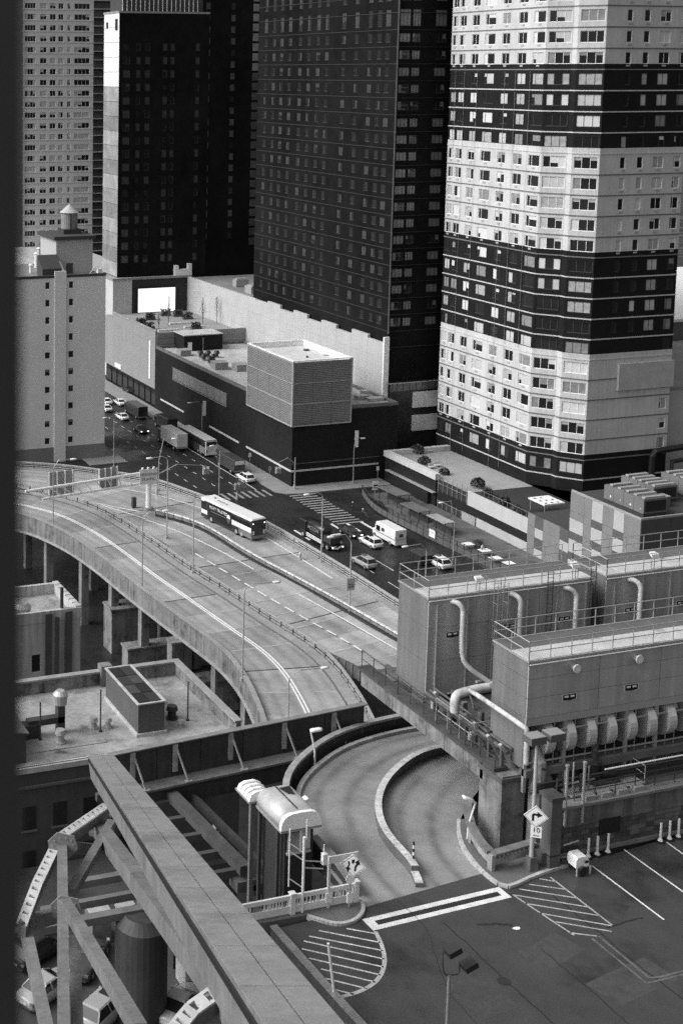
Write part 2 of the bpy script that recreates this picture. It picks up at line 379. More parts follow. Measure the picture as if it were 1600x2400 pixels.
# serrated corner: two angled bays
P0 = (X0, 206.0); P1 = (X0 + 2.7, 202.6); P2 = (X0 + 2.7, 201.4); P3 = (X0 + 5.6, YN); P4 = (183.0, YN)
def seg(a, b): return math.atan2(b[1] - a[1], b[0] - a[0]), math.hypot(b[0] - a[0], b[1] - a[1])
for a, b, cols in ((P0, P1, 'bay'), (P1, P2, None), (P2, P3, 'bay')):
    rz, L = seg(a, b); SEGS.append((a, rz, L, [(.35, L - .25)] if cols else [], 'three'))
SEGS.append((P3, 0, P4[0] - P3[0], [(4.2, 5.3), (7.7, 8.9), (11.0, 13.2), (15.2, 16.8)], 'one'))
for k, (O, rz, L, cols, style) in enumerate(SEGS):
    facade(T, (O[0], O[1]), rz, L, 5.0, ZT, cols, rows, [TWH, TDK], zone, skip=(lambda i, j, k=k: k == 4 and (j < 7 and (i != 3 or j == 0))) )
    for i, c in enumerate(cols):
        wd = c[1] - c[0]
        for j, r in enumerate(rows):
            if k == 4 and j < 7 and (i != 3 or j == 0): continue
            if r[0] > 96: continue
            z = zone(r[0]); kind = random.choice(('blind', 'mix1', 'mix2', 'dark', 'mix3') if z == 0 else ('blind', 'mix1', 'dark', 'mix2', 'blind'))
            st = style if not (style == 'one' and wd > 1.5) else 'two'
            if st == 'two' and i in (3, 6): st = 'side'
            p = face_pt(O, rz, (c[0] + c[1]) / 2, .14, r[0])
            o = put_window(T, p, rz, wd, r[1] - r[0], FRW if z == 0 else FRD, kind, st, random.choice(BLDS))
    for n in range(-1, 25):
        z = ZB + FH * n; dark = zone(z + .1) == 0
        q = [face_pt(O, rz, -.02, -.07, z - .11), face_pt(O, rz, L + .02, -.07, z + .11)]
        b = MB(); a = face_pt(O, rz, -.04, -.03, z); e = face_pt(O, rz, L + .04, -.03, z)
        b.beam(a, e, .1, .2); b.build('belt_course', BELTD if dark else BELTL, T)
b = MB()
for k, (O, rz, L, cols, style) in enumerate(SEGS[:1] + SEGS[4:]):       # sills with air-conditioner sleeves
    for i, c in enumerate(cols):
        for j, r in enumerate(rows):
            if zone(r[0]) == 0 and not (k == 1 and j < 7) and r[0] < 96:
                u = (c[0] + c[1]) / 2; lo = face_pt(O, rz, u - .38, -.05, r[0] - .62); b.beam(face_pt(O, rz, u - .38, -.03, r[0] - .3), face_pt(O, rz, u + .38, -.03, r[0] - .3), .08, .3)
stuff(b.build('air_conditioner_sleeve', mat('sleeve_grey', .38, .6, .3, 1.2), T))
b = MB().prism([(X0 + .3, YF - .2), (X0 + .3, 206), (X0 + 3, 202.8), (X0 + 3, 201.5), (X0 + 5.8, YN + .3), (182.7, YN + .3), (182.7, YF - .2)], 5, ZT + 1.2); b.build('core', BLACK, T)
b = MB().box(171.6, 197.55, 22.9, 183.3, 214, 27.6); b.build('cantilevered_slab', mat('board_concrete', .42, .85, .16, .5, streak=.05, bump=.2), T)
b = MB().box(177.0, 197.9, 0, 200, 199.5, 5.2); b.build('plinth', TDK, T)
# wires hanging down the left face
for y, z0, z1 in ((231.4, 62, 79), (228.6, 5, 79), (224.7, 6, 78), (216.6, 5, 78), (213.6, 6, 78), (209.6, 29, 78)):
    MB().tube([(159.8, y, z0), (159.78, y, z1)], .025, 4).build('cable', STEEL, T)

# grey block and far slab right of the tower
g1 = thing('grey_block', (188, 203, 0), 'plain grey windowless block half hidden behind the banded tower', 'building')
MB().box(177.2, 200.2, 0, 230, 235, 21.6).build('wall', mat('grey_render', .42, .85, .12, .2, streak=.04), g1)
MB().box(177.1, 200.0, 21.6, 230, 235.2, 22.1).build('coping', CONC, g1)
g2 = thing('white_roof_hall', (260, 240, 0), 'low pale-roofed hall beyond the tower at the right edge', 'building')
MB().box(196, 236, 0, 330, 300, 26).build('wall', mat('dim_render', .12, .85, .1, .2), g2); MB().box(195.6, 235.6, 26, 330, 300, 26.6).build('roof', WHITE, g2)
g3 = thing('far_slab_tower', (300, 420, 0), 'pale far tower glimpsed beyond the right edge of the banded tower', 'tower')
MB().box(262, 420, 0, 330, 440, 140).build('wall', mat('far_pale', .38, .85, .1, .2), g3)

# ------------------------------------------------------------------ centre dark tower
GLM = mat('glass_dim', .11, .12, .3, .3, spec=.5); BLD3 = mat('pane_grey', .06, .25, .5, .4)
DT = thing('dark_tower', (151, 237.5, 17), 'broad dark brick high-rise rising behind the white side wall', 'tower')
DTB = mat('sooty_brick', .012, .95, .5, .06, fine=.35, spec=.04)
zs = [27.5 + 3.25 * i for i in range(0, 18)] + [87.2, 91.6, 96]
rows2 = [(z + .8, z + 2.5) for z in zs[:-3]] + [(86.6, 89.8), (91.4, 94.4)]
cy = [291.5, 287.6, 284.0, 280.2, 275.6, 271.8, 267.9, 264.3, 257.6, 252.6, 247.6, 244.2]
c1 = [(295 - y - .85, 295 - y + .85) for y in cy] + [(295 - 241.2 - 1.0, 295 - 241.2 + .9)]
c2 = [(.35, 2.7), (3.1, 4.9), (8.1, 10.6), (11.8, 13.3)]
HID = set()
rr = random.Random(3)
for O, rz, L, cols in (((151, 295), rzA, 57.5, c1), ((151, 237.5), 0, 22, c2)):
    fa = facade(DT, O, rz, L, 17.5, 98, cols, rows2, [DTB], depth=.15)
    for i, c in enumerate(cols):
        for j, r in enumerate(rows2):
            p = face_pt(O, rz, (c[0] + c[1]) / 2, .12, r[0])
            left = rz != 0
            k = rr.choice(('dark', 'dark', 'dark', 'mixa', 'mixb', 'blind', 'mixc')) if left else rr.choice(('blind', 'blind', 'mixa'))
            put_window(DT, p, rz, c[1] - c[0], r[1] - r[0], FRD, k, ('two' if i not in (2, 6) else 'side') if left else 'three', BLD3 if left else BLD2, None, False)
for n in range(-1, 21):
    z = 27.4 + 3.25 * n
    MB().box(150.94, 237.44, z - .06, 151.3, 295, z + .06).build('belt_course', mat('sooty_belt', .03, .8, .1, 1), DT)
    MB().box(151, 237.42, z - .06, 173, 237.7, z + .06).build('belt_course', MATS['sooty_belt'], DT)
MB().box(151.4, 237.9, 17, 172.8, 294.6, 98.4).build('core', BLACK, DT)
MB().tube([(150.8, 237.2, 27), (150.8, 237.2, 98)], .16, 6).build('corner_strip', mat('corner_glass', .1, .2, .3, .4), DT)
# white banded podium front, right of the white wall
WB = thing('banded_office_front', (158, 236, 0), 'low front with two white panel bands below a glass balustrade', 'building')
MB().box(151.2, 236.4, 0, 175, 237.4, 17.3).build('wall', mat('dark_curtain', .03, .3, .2, .3), WB)
for z in (12.1, 7.4):
    for i in range(5): MB().box(156.2 + i * 3.02, 236.0, z, 159.2 + i * 3.02, 236.5, z + 1.75).build('spandrel_panel', WHITE if i % 2 else mat('panel_white', .66, .6, .08, .6), WB)
    for i in range(5): MB().box(156.2 + i * 3.02, 236.0, z + 1.78, 159.2 + i * 3.02, 236.5, z + 3.1).build('spandrel_panel', MATS['panel_white'], WB)
for i in range(14): MB().box(150.9 + i * 1.45, 235.9, 15.7, 152.2 + i * 1.45, 236.0, 17.2).build('glass_panel', GLM, WB)
MB().box(150.6, 235.85, 17.2, 172, 236.05, 17.35).build('handrail', STEEL, WB)

# ------------------------------------------------------------------ white side wall and mall block with the screen
WW = thing('white_walled_block', (150, 270, 0), 'long white panelled side wall with a notched top edge', 'building')
WPAN = mat('white_panel', .42, .75, .1, .3, streak=.1)
yb = [237.2]
while yb[-1] < 329: yb.append(min(yb[-1] + 6.1, 330))
steps = [25.2, 25.9, 24.9, 25.7, 25.0, 25.8, 25.1, 25.9, 25.4]
for i in range(len(yb) - 1):
    ztop = steps[i] if i < len(steps) else 25.5
    zz = [10.0, 14.2, 18.2, 22.1, ztop]
    for k in range(4): MB().box(150, yb[i] + .015, zz[k] + .015, 150.6, yb[i + 1] - .015, zz[k + 1] - .015).build('wall_panel', WPAN, WW)
MB().box(150.2, 237.4, 0, 150.75, 330, 24.6).build('backing_wall', mat('joint_grey', .25, .9, .1, 1), WW)
MB().box(149.8, 236.9, 10, 150.95, 237.35, 26.4).build('corner_post', WHITE, WW)
MB().box(151, 296, 10, 171, 330, 25.2).build('roof', mat('flat_roof', .2, .9, .25, .3), WW)
for k, (x, y, w2, d2, h2) in enumerate(((153, 300, 3, 3.4, 1.7), (158, 306, 2.6, 2.6, 1.4), (154.5, 311, 3.4, 2, 1.8), (160, 299, 2.4, 3, 2.2))):
    one(MB().box(x, y, 25.2, x + w2, y + d2, 25.2 + h2).box(x + .4, y + .4, 25.2 + h2, x + w2 - .4, y + d2 - .4, 25.5 + h2, 0), 'rooftop_unit', GALV,
        ['long low ventilation unit nearest the white wall edge', 'small square ventilation unit behind the others', 'shallow ventilation unit farther back on the white block roof', 'tall ventilation unit beside the dark tower wall'][k], 'rooftop unit', 'ventilation units on the white block roof')
SB = thing('screen_block', (140, 330, 0), 'mall block with a blank bright video screen over a roof garden', 'building')
MB().box(131.9, 330, 0, 150, 350, 25.2).build('wall', mat('mall_dark', .03, .7, .15, .3), SB)
MB().box(129.4, 329.8, 0, 134.6, 350, 25.3).build('stone_pier', mat('mall_stone', .5, .8, .1, .4, streak=.05), SB)
MB().box(129.2, 329.6, 25.3, 151, 350, 25.8).build('coping', CONC, SB)
f = MB().box(135.9, 329.5, 16.5, 146.7, 329.9, 23.2); f.build('screen_frame', BLACK, SB)
MB().box(136.2, 329.4, 16.8, 146.4, 329.55, 22.9).build('screen', mat_emit('screen_white', .75), SB)
MB().box(146.5, 329.9, 25.8, 151.2, 331, 27.4).build('parapet_sign', WHITE, SB); MB().box(146.5, 329.9, 27.4, 147.5, 331, 28.4).build('parapet_sign', WHITE, SB); MB().box(150.2, 329.9, 27.4, 151.2, 331, 28.8).build('parapet_sign', WHITE, SB)
# grey walled block with the roof garden
GW = thing('roof_garden_block', (127, 310, 0), 'grey panelled block on the avenue carrying a roof garden', 'building')
GWM = mat('grey_cladding', .25, .75, .07, .3, streak=.06)
for i in range(6):
    for k in range(5): MB().box(127, 296.6 + i * 4.5 + .015, 4.6 + k * 2.7 + .012, 127.5, 296.6 + (i + 1) * 4.5 - .015, 4.6 + (k + 1) * 2.7 - .012).build('wall_panel', GWM, GW)
MB().box(127.3, 296.5, 4.5, 150, 330, 16.6).build('core', mat('grey_core', .26, .85, .1, .4), GW)
MB().box(127.8, 296.6, 0, 149.9, 329.8, 4.5).build('shopfront', BLACK, GW)
MB().box(126.9, 296.4, 18.1, 127.4, 323.7, 18.5).build('coping', CONC, GW); MB().box(127.4, 296.4, 16.6, 150, 296.7, 17.9).build('parapet', GWM, GW)
MB().box(126.85, 299.2, 6.5, 127.0, 300, 15.5).build('vertical_sign', WHITE, GW); MB().box(126.8, 317.5, 5.0, 127, 321.5, 6.0).build('shop_sign', WHITE, GW)
for i in range(9): MB().box(127.6, 297 + i * 3.6, .15, 127.85, 299.8 + i * 3.6, 3.8).build('shop_window', GLASS, GW)
# behind it along the avenue: brighter block
AB = thing('avenue_corner_block', (129, 340, 0), 'pale block with dark window strips at the far end of the avenue', 'building')
MB().box(127.6, 350.4, 0, 150, 420, 23).build('wall', mat('avenue_stone', .36, .8, .1, .3), AB)
for z in (5.5, 11, 16.5): MB().box(127.4, 351, z, 127.62, 419, z + 2.8).build('window_strip', GLASS, AB)
# roof garden: planters, shrubs and two bare trees
def bush(name, c, r, label, cat='shrub', group=None, n=160, mt=None):
    b = MB(); rd = random.Random(repr(c))
    for i in range(n):
        t, p = rd.uniform(0, 6.283), math.acos(rd.uniform(-.35, 1)); q = r * rd.uniform(.55, 1.05)
        ctr = Vector((math.cos(t) * math.sin(p) * q, math.sin(t) * math.sin(p) * q, math.cos(p) * q * .9 + r * .45)) + Vector(c)
        s = r * rd.uniform(.07, .17); a = Vector((rd.uniform(-1, 1), rd.uniform(-1, 1), rd.uniform(-.6, 1))).normalized(); e = a.orthogonal().normalized(); h = a.cross(e)
        b.poly([ctr - e * s - h * s, ctr + e * s - h * s * .7, ctr + e * s * .8 + h * s, ctr - e * s * .9 + h * s * .8])
    t = thing(name, c, label, cat, group); b.build('foliage', mt or LEAF, t)
    MB().tube([c, Vector(c) + Vector((0, 0, r * .8))], [.06, .03], 5).build('stem', BARK, t); return t
LEAF = mat('leaf', .06, .7, .35, 2); BARK = mat('bark', .09, .9, .2, 2)
def bare_tree(loc, h, label, group):
    t = thing('bare_tree', loc, label, 'tree', group); rd = random.Random(repr(loc)); loc = Vector(loc)
    MB().tube([loc, loc + Vector((.05, 0, h * .5)), loc + Vector((0, .05, h))], [.09, .06, .015], 5).build('trunk', BARK, t)
    b = MB()
    for i in range(38):
        z = h * rd.uniform(.18, .95); a = rd.uniform(0, 6.28); L = (h - z) * .42 + .3; s = loc + Vector((0, 0, z)); m = s + Vector((math.cos(a) * L * .25, math.sin(a) * L * .25, L * .45)); e = m + Vector((math.cos(a) * L * .15, math.sin(a) * L * .15, L * .7))
        b.tube([s, m, e], [.035, .022, .008], 3)
    b.build('crown', BARK, t)
for k, (px, py, h) in enumerate(((395, 765, 7.5), (475, 760, 6.6), (508, 758, 6.8), (372, 770, 3.8))):
    p = U(px, py, 16.6); bare_tree((p.x, p.y, 16.6), h, ['tall bare tree standing before the bright blank screen', 'bare tree before the white wall, left of the pair', 'bare tree before the white wall, right of the pair', 'small bare tree near the left edge of the roof garden'][k], 'bare trees in the roof garden')
for k, (px, py) in enumerate(((330, 762), (352, 750), (440, 748), (418, 742), (388, 740), (460, 772), (350, 772))):
    p = U(px, py, 16.6); t = thing('planter', (p.x, p.y, 16.6), 'dark roof garden planter box, number %s from the left' % ['two', 'three', 'seven', 'six', 'five', 'eight', 'four'][k], 'planter', 'planters in the roof garden')
    t['label'] = ['dark planter at the left edge of the roof garden', 'dark planter under the screen\'s left corner', 'dark planter right of the screen', 'dark planter under the screen\'s right corner', 'dark planter under the middle of the screen', 'dark planter nearest the white wall', 'dark planter at the near left of the roof garden'][k]
    MB().box(p.x - 1.3, p.y - .5, 16.6, p.x + 1.3, p.y + .5, 17.2).build('box', mat('planter_dark', .08, .8, .1, 1), t)
    b = MB(); rd = random.Random(k)
    for i in range(70):
        c = Vector((p.x + rd.uniform(-1.2, 1.2), p.y + rd.uniform(-.5, .5), 17.2 + rd.uniform(0, 1.1))); s = .22; a = Vector((rd.uniform(-1, 1), rd.uniform(-1, 1), rd.uniform(-1, 1))).normalized(); e = a.orthogonal().normalized(); h = a.cross(e)
        b.poly([c - e * s - h * s, c + e * s - h * s, c + e * s + h * s, c - e * s + h * s])
    b.build('foliage', LEAF, t)
for k, (px, py) in enumerate(((455, 768), (395, 776), (420, 760))):
    p = U(px, py, 16.6); one(MB().box(p.x - 2.6, p.y - .3, 16.6, p.x + 2.6, p.y + .3, 17.05), 'garden_bench', mat('bench_white', .6, .7, .1, 1), ['white bench edge at the right of the roof garden', 'white bench edge at the front of the roof garden', 'white bench edge in the middle of the roof garden'][k], 'bench', 'benches in the roof garden')

# ------------------------------------------------------------------ slim dark tower, one glass side coloured bright as reflected sky
S2 = thing('slim_dark_tower', (131, 330.5, 25), 'slim dark tower with a bright narrow side, behind the video screen', 'tower')
rows3 = [(29.5 + 3.35 * i, 31.4 + 3.35 * i) for i in range(17)]
c3 = [(1.0, 2.9), (4.6, 5.7), (7.0, 8.3), (11.8, 13.0), (13.9, 15.0), (20.8, 21.9)]
facade(S2, (131, 331.0), 0, 24.5, 25.4, 92.4, c3, rows3, [DTB], depth=.15)
for i, c in enumerate(c3):
    for r in rows3:
        if rr.random() < .1: continue
        put_window(S2, face_pt((131, 331.0), 0, (c[0] + c[1]) / 2, .1, r[0]), 0, c[1] - c[0], 1.9, FRD, rr.choice(('blind', 'mixa', 'blind', 'dark')), 'two' if i == 0 else 'one', BLD3, None, False)
MB().box(131.25, 331.3, 25.4, 155.4, 341.5, 92.6).build('core', BLACK, S2)
SIDE = mat('side_glass', .30, .25, .25, .2); SIDEW = mat('side_white', .72, .5, .06, .4)  # panel tones paint the bright sky reflected in the glass side
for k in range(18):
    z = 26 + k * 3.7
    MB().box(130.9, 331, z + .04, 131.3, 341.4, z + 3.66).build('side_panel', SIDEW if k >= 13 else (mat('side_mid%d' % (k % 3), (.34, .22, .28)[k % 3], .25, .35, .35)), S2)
MB().box(130.7, 332, 88.2, 130.95, 333.3, 91.0).build('dark_opening', BLACK, S2); MB().box(130.7, 338.6, 88.8, 130.95, 339.4, 90.3).build('dark_opening', BLACK, S2)
MB().box(130.8, 330.9, 92.4, 155.6, 341.8, 92.9).build('coping', CONC, S2)
for i in range(18): MB().box(132 + i * 1.2, 331.6, 92.9, 132.12 + i * 1.2, 331.75, 97).build('roof_screen_post', WHITE, S2)
MB().box(132, 332, 93, 154, 340, 97).build('roof_screen', mat('roof_screen_dark', .05, .6, .2, .5), S2)
# further dark slab between the slim tower and the broad one
F1 = thing('far_dark_slab', (176, 382, 0), 'featureless dark slab tower between the slim tower and the broad one', 'tower')
MB().box(176, 382, 0, 215, 400, 125).build('wall', DTB, F1)
for i in range(22):
    for k, x in enumerate((178.4, 186.5)): MB().box(x, 381.9, 28 + i * 3.4, x + 1.3, 382.1, 29.9 + i * 3.4).build('window', (BLD3, GLASS)[(i * 3 + k) % 4 == 1], F1)
for i in range(34): MB().box(193.6, 381.85, 26 + i * 2.9, 195.4, 382.1, 28.2 + i * 2.9).build('window', BLD2 if i > 17 else BLD3, F1)
# ------------------------------------------------------------------ pale tower far left and balcony tower
LT = thing('pale_tower', (135, 420, 0), 'pale concrete apartment tower with window grid, far left', 'tower')
LTM = mat('pale_concrete', .68, .85, .06, .3)
rows4 = [(22 + 3.38 * i + .9, 22 + 3.38 * i + 2.65) for i in range(25)]
c4 = [(.6, 4.2), (5.6, 7.8), (8.8, 10.8), (11.6, 13.3), (14.6, 15.7), (16.9, 22.1)]
facade(LT, (134.2, 420), 0, 23.3, 0, 108, c4, rows4, [LTM], depth=.2)
for i, c in enumerate(c4):
    for r in rows4: put_window(LT, face_pt((134.2, 420), 0, (c[0] + c[1]) / 2, .15, r[0]), 0, c[1] - c[0], 1.75, FRW, rr.choice(('mixa', 'mixb', 'dark', 'mixc', 'blind')), 'four' if i in (0, 5) else 'two', BLD, None, False)
MB().box(134.4, 420.4, 0, 157.3, 440, 108.2).build('core', BLACK, LT)
for i in range(26): MB().box(134.1, 419.9, 22 + 3.38 * i + .55, 157.6, 420.1, 22 + 3.38 * i + .72).build('belt_course', mat('pale_belt', .55, .8, .05, 1), LT)
BT = thing('balcony_tower', (172, 470, 0), 'narrow tower of stacked thin balconies squeezed between two towers', 'tower')
MB().box(168, 470, 0, 200, 490, 130).build('wall', mat('balcony_dark', .09, .6, .2, .3), BT)
for i in range(38): MB().box(169, 468.6 + .5 * (i % 2), 14 + i * 2.95, 199, 470, 14.28 + i * 2.95).build('balcony_slab', mat('balcony_pale', .5, .8, .1, 1), BT)
FB = thing('far_backdrop_tower', (230, 560, 0), 'tall dim tower filling the skyline far behind the slim tower', 'tower')
MB().box(205, 560, 0, 262, 590, 160).build('wall', mat('far_dim', .16, .7, .1, .3), FB)
for i in range(30): MB().box(204.9, 559.8, 30 + 4.2 * i, 262, 560.05, 31.9 + 4.2 * i).build('window_strip', GLASS, FB)
FB2 = thing('far_grey_tower', (300, 620, 0), 'dim grey tower far behind the broad dark tower', 'tower')
MB().box(262, 620, 0, 420, 650, 170).build('wall', MATS['far_dim'], FB2)

# ------------------------------------------------------------------ tan brick slab (left) with its water tank
TN = thing('brick_slab', (92, 261, 0), 'plain pale brick slab with two columns of small windows', 'building')
TNM = mat('tan_brick', .7, .88, .07, .12, streak=.03, fine=.08)
tcols = [(101 - 0, 0)]
zt = 37.4
wy = [(UY(112, 670, 261).z - i * 3.5) for i in range(11)]
rows5 = sorted([(z - .75, z + .75) if i < 4 else (z - .65, z + .6) for i, z in enumerate(wy)])
xa = UY(112, 760, 261).x - 78; xb = UY(167, 760, 261).x - 78
facade(TN, (78, 261), 0, 22.85, 0, zt, [(xa - .5, xa + .5), (xb - .5, xb + .5)], rows5, [TNM], depth=.2)
for i, u in enumerate((xa, xb)):
    for j, r in enumerate(rows5): put_window(TN, face_pt((78, 261), 0, u, .12, r[0]), 0, 1.0, r[1] - r[0], FRW if j > 6 else FRD, 'mix%d' % (j % 3), 'one', BLD2)
MB().box(78.2, 261.3, 0, 100.75, 282, zt - .02).build('core', mat('tan_dark', .2, .9, .1, .2), TN); MB().box(100.8, 261.3, 0, 100.9, 282, zt).build('side_wall', TNM, TN)
MB().box(78, 260.9, zt, 100.95, 261.4, zt + .5).build('coping', mat('tar', .05, .8, .1, .5), TN)
MB().box(90.0, 260.7, 0, 92.4, 261.0, zt + 1.3).build('chimney_breast', TNM, TN)
MB().box(77.9, 260.86, 0, 101, 261.02, 3.0).build('base_course', mat('base_grey', .2, .85, .1, .3), TN)
p = [UY(x, y, 268) for x, y in ((92, 552), (210, 540), (210, 640), (92, 640))]
MB().box(p[0].x + 3, 266, zt, p[1].x, 276, 44.3).build('bulkhead', mat('bulkhead_brick', .4, .88, .08, .2), TN)
MB().box(p[0].x + 2.4, 265.5, 44.3, p[1].x + .5, 276.5, 45.0).build('bulkhead_roof', MATS['tar'], TN)
MB().box(94.2, 265.9, zt, 95.6, 266.02, zt + 2.1).build('bulkhead_door', mat('door_dark', .06, .6, .1, 1), TN)
# slanted stair hood with white side
MB().prism([(88.0, 262.5), (92.0, 262.5), (92.0, 266), (88.0, 266)], zt, [zt + 1.6, zt + 1.6, zt + 4.0, zt + 4.0]).build('stair_hood', MATS['tar'], TN)
MB().prism([(92.02, 262.5), (92.9, 262.5), (92.9, 266), (92.02, 266)], zt, [zt + .6, zt + .6, zt + 2.6, zt + 2.6]).build('hood_side', WHITE, TN)
wt = thing('water_tank', (UY(163, 545, 271).x, 271, 45.0), 'timber water tank with a conical cap on the pale brick slab roof', 'water tank')
cx = wt.location.x; cz = 45.0
MB().box(cx - 1.9, 269.1, cz, cx + 1.9, 272.9, cz + 1.0).build('stand', DSTEEL, wt)
b = MB(); n = 22
for i in range(n):
    a0, a1 = 2 * math.pi * i / n, 2 * math.pi * (i + .93) / n; r0, r1 = 1.62, 1.7
    b = MB().prism([(cx + r1 * math.cos(a0), 271 + r1 * math.sin(a0)), (cx + r1 * math.cos(a1), 271 + r1 * math.sin(a1)), (cx + r0 * .9 * math.cos(a1), 271 + r0 * .9 * math.sin(a1)), (cx + r0 * .9 * math.cos(a0), 271 + r0 * .9 * math.sin(a0))], cz + 1, cz + 4.3); b.build('stave', mat('weathered_wood', .24, .9, .3, 2), wt)
MB().tube([(cx, 271, cz + 4.3), (cx, 271, cz + 6.0)], [2.0, .08], 20).build('cap', mat('cap_metal', .42, .7, .1, 1), wt)
MB().tube([(cx - .35, 269.25, cz + .2), (cx - .35, 269.25, cz + 4.2)], .14, 6).build('pipe', DSTEEL, wt)
lad = thing('roof_stair', (98, 262, zt), 'slanting steel stair at the right corner of the brick slab roof', 'stair')
a, e = UY(197, 662, 262.2), UY(222, 625, 262.2)
for dx in (0, .9): MB().tube([a + Vector((dx, 0, 0)), e + Vector((dx, 0, 0))], .06, 5).build('stringer', GALV, lad)
for i in range(8): q = a.lerp(e, i / 7); MB().beam(q, q + Vector((.9, 0, 0)), .12, .04).build('tread', GALV, lad)
one(MB().box(99.6, 262, zt, 100.5, 263, zt + 1.3), 'roof_cabinet', WHITE, 'white cabinet at the right corner of the brick slab roof', 'cabinet')
for k, (px, py, h) in enumerate(((85, 628, 3.0), (73, 640, 1.6), (92, 606, 2.2))):
    p = U(px, py, zt); t = one(MB().cyl((p.x, p.y, zt), .32, h, 10).cyl((p.x, p.y, zt + h), .55, .3, 10, r2=.2), 'roof_vent', LAMPW if k else WHITE, ['tall white vent stack on the brick slab roof', 'low vent at the left of the brick slab roof', 'round-topped vent behind the tall one on the brick slab roof'][k], 'vent', 'vents on the brick slab roof')
# ------------------------------------------------------------------ dark brick block with the louvred corner box
BX = thing('dark_brick_block', (127, 231, 0), 'windowless dark brick block with light strips and a louvred box on its corner', 'building')
MB().box(127, 231, 0, 149.6, 296.2, 14.3).build('wall', DBRICK, BX)
MB().box(127.5, 231.5, 14.3, 149.3, 295.7, 14.34).build('roof', mat('pale_roof', .4, .85, .35, .25), BX)
for n, q in (('parapet', (127, 231.0, 127.5, 296.2)), ('parapet', (139.3, 231.0, 149.6, 231.5)), ('parapet', (127.5, 295.7, 149.6, 296.2)), ('parapet', (149.1, 231.5, 149.6, 295.7))):
    MB().box(q[0], q[1], 14.3, q[2], q[3], 14.9).build(n, mat('parapet_cap', .12, .8, .2, .6), BX)
STRIP = mat('strip_metal', .55, .5, .05, 1)
for y0, y1 in ((280, 293), (252.9, 266.8), (231.2, 249.6)): MB().box(126.86, y0, 2.9, 127, y1, 3.25).build('light_strip', STRIP, BX)
MB().box(126.9, 230.86, 2.95, 145.6, 231, 3.25).build('light_strip', STRIP, BX)
MB().box(127.0, 230.9, 4.4, 145.8, 231, 4.55).build('light_strip', mat('strip_dim', .1, .6, .1, 1), BX)
LOUV = mat_lines('grille_louvre', .2, .08, .3, 'Z')
for i in range(9): MB().box(126.9, 258.95 + i * 3.04 + .03, 9.55, 127.01, 258.95 + (i + 1) * 3.04 - .03, 11.75).build('grille_panel', LOUV, BX)
for z in (9.45, 11.8, 9.1): MB().box(126.84, 258.8, z - .05, 127.01, 286.4, z + .07).build('grille_frame', mat('grille_edge', .2, .5, .1, 1), BX)
# louvred box
SCR = mat_lines('screen_louvre', .21, .07, .34, 'Z', .5, .3); FRM = mat('screen_frame_metal', .34, .5, .08, 1)
XA, YA, XB, YB, ZA, ZC = 126.6, 230.6, 139.1, 249.2, 12.0, 24.2
MB().box(XA + .25, YA + .25, ZA, XB - .2, YB, ZC - 1.0).build('screen_core', mat('core_grey', .1, .8, .1, 1), BX)
MB().box(XA + .3, YA + .3, ZC - 1.0, XB - .3, YB - .1, ZC - .95).build('screen_roof', mat('white_roof', .55, .8, .2, .5), BX)
nr = 3
for k in range(nr):
    z0, z1 = ZA + .12 + k * (ZC - ZA - .3) / nr, ZA + .02 + (k + 1) * (ZC - ZA - .3) / nr
    for i in range(3): x0 = XA + .2 + i * (XB - XA - .4) / 3; MB().box(x0 + .03, YA, z0, x0 + (XB - XA - .4) / 3 - .03, YA + .15, z1).build('louvre_panel', SCR, BX)
    for i in range(4): y0 = YA + .2 + i * (YB - YA - .3) / 4; MB().box(XA, y0 + .03, z0, XA + .15, y0 + (YB - YA - .3) / 4 - .03, z1).build('louvre_panel', SCR, BX)
    MB().box(XA - .05, YA - .05, z1 - .02, XB, YA + .2, z1 + .12).build('louvre_rail', FRM, BX); MB().box(XA - .05, YA + .2, z1 - .02, XA + .2, YB, z1 + .12).build('louvre_rail', FRM, BX)
for x, y in ((XA - .06, YA - .06), (XB - .2, YA - .06), (XA - .06, YB - .2)): MB().box(x, y, ZA, x + .3, y + .3, ZC).build('corner_post', FRM, BX)
MB().box(XA - .08, YA - .08, ZA - .25, XB + .05, YB, ZA).build('box_base', FRM, BX)
b = MB().box(XA - .1, YA - .1, ZC, XB + .1, YA + .4, ZC + .18).box(XA - .1, YA + .4, ZC, XA + .4, YB + .1, ZC + .18).box(XB - .4, YA + .4, ZC, XB + .1, YB + .1, ZC + .18).box(XA + .4, YB - .4, ZC, XB - .4, YB + .1, ZC + .18)
b.build('coping', WHITE, BX)
MB().box(XB - .4, YA + .4, ZC - 1, XB - .15, YB - .4, ZC).build('upstand', WHITE, BX); MB().box(XA + .4, YB - .35, ZC - 1, XB - .4, YB - .1, ZC).build('upstand', WHITE, BX)
MB().box(136.2, 243.5, ZC - .95, 137.2, 244.2, ZC - .7).build('roof_hatch', BLACK, BX); MB().cyl((133.4, 237.6, ZC - .95), .22, .35).build('roof_drain', BLACK, BX); MB().box(137.3, 238, ZC - .95, 138.3, 238.6, ZC - .75).build('roof_hatch', GALV, BX)
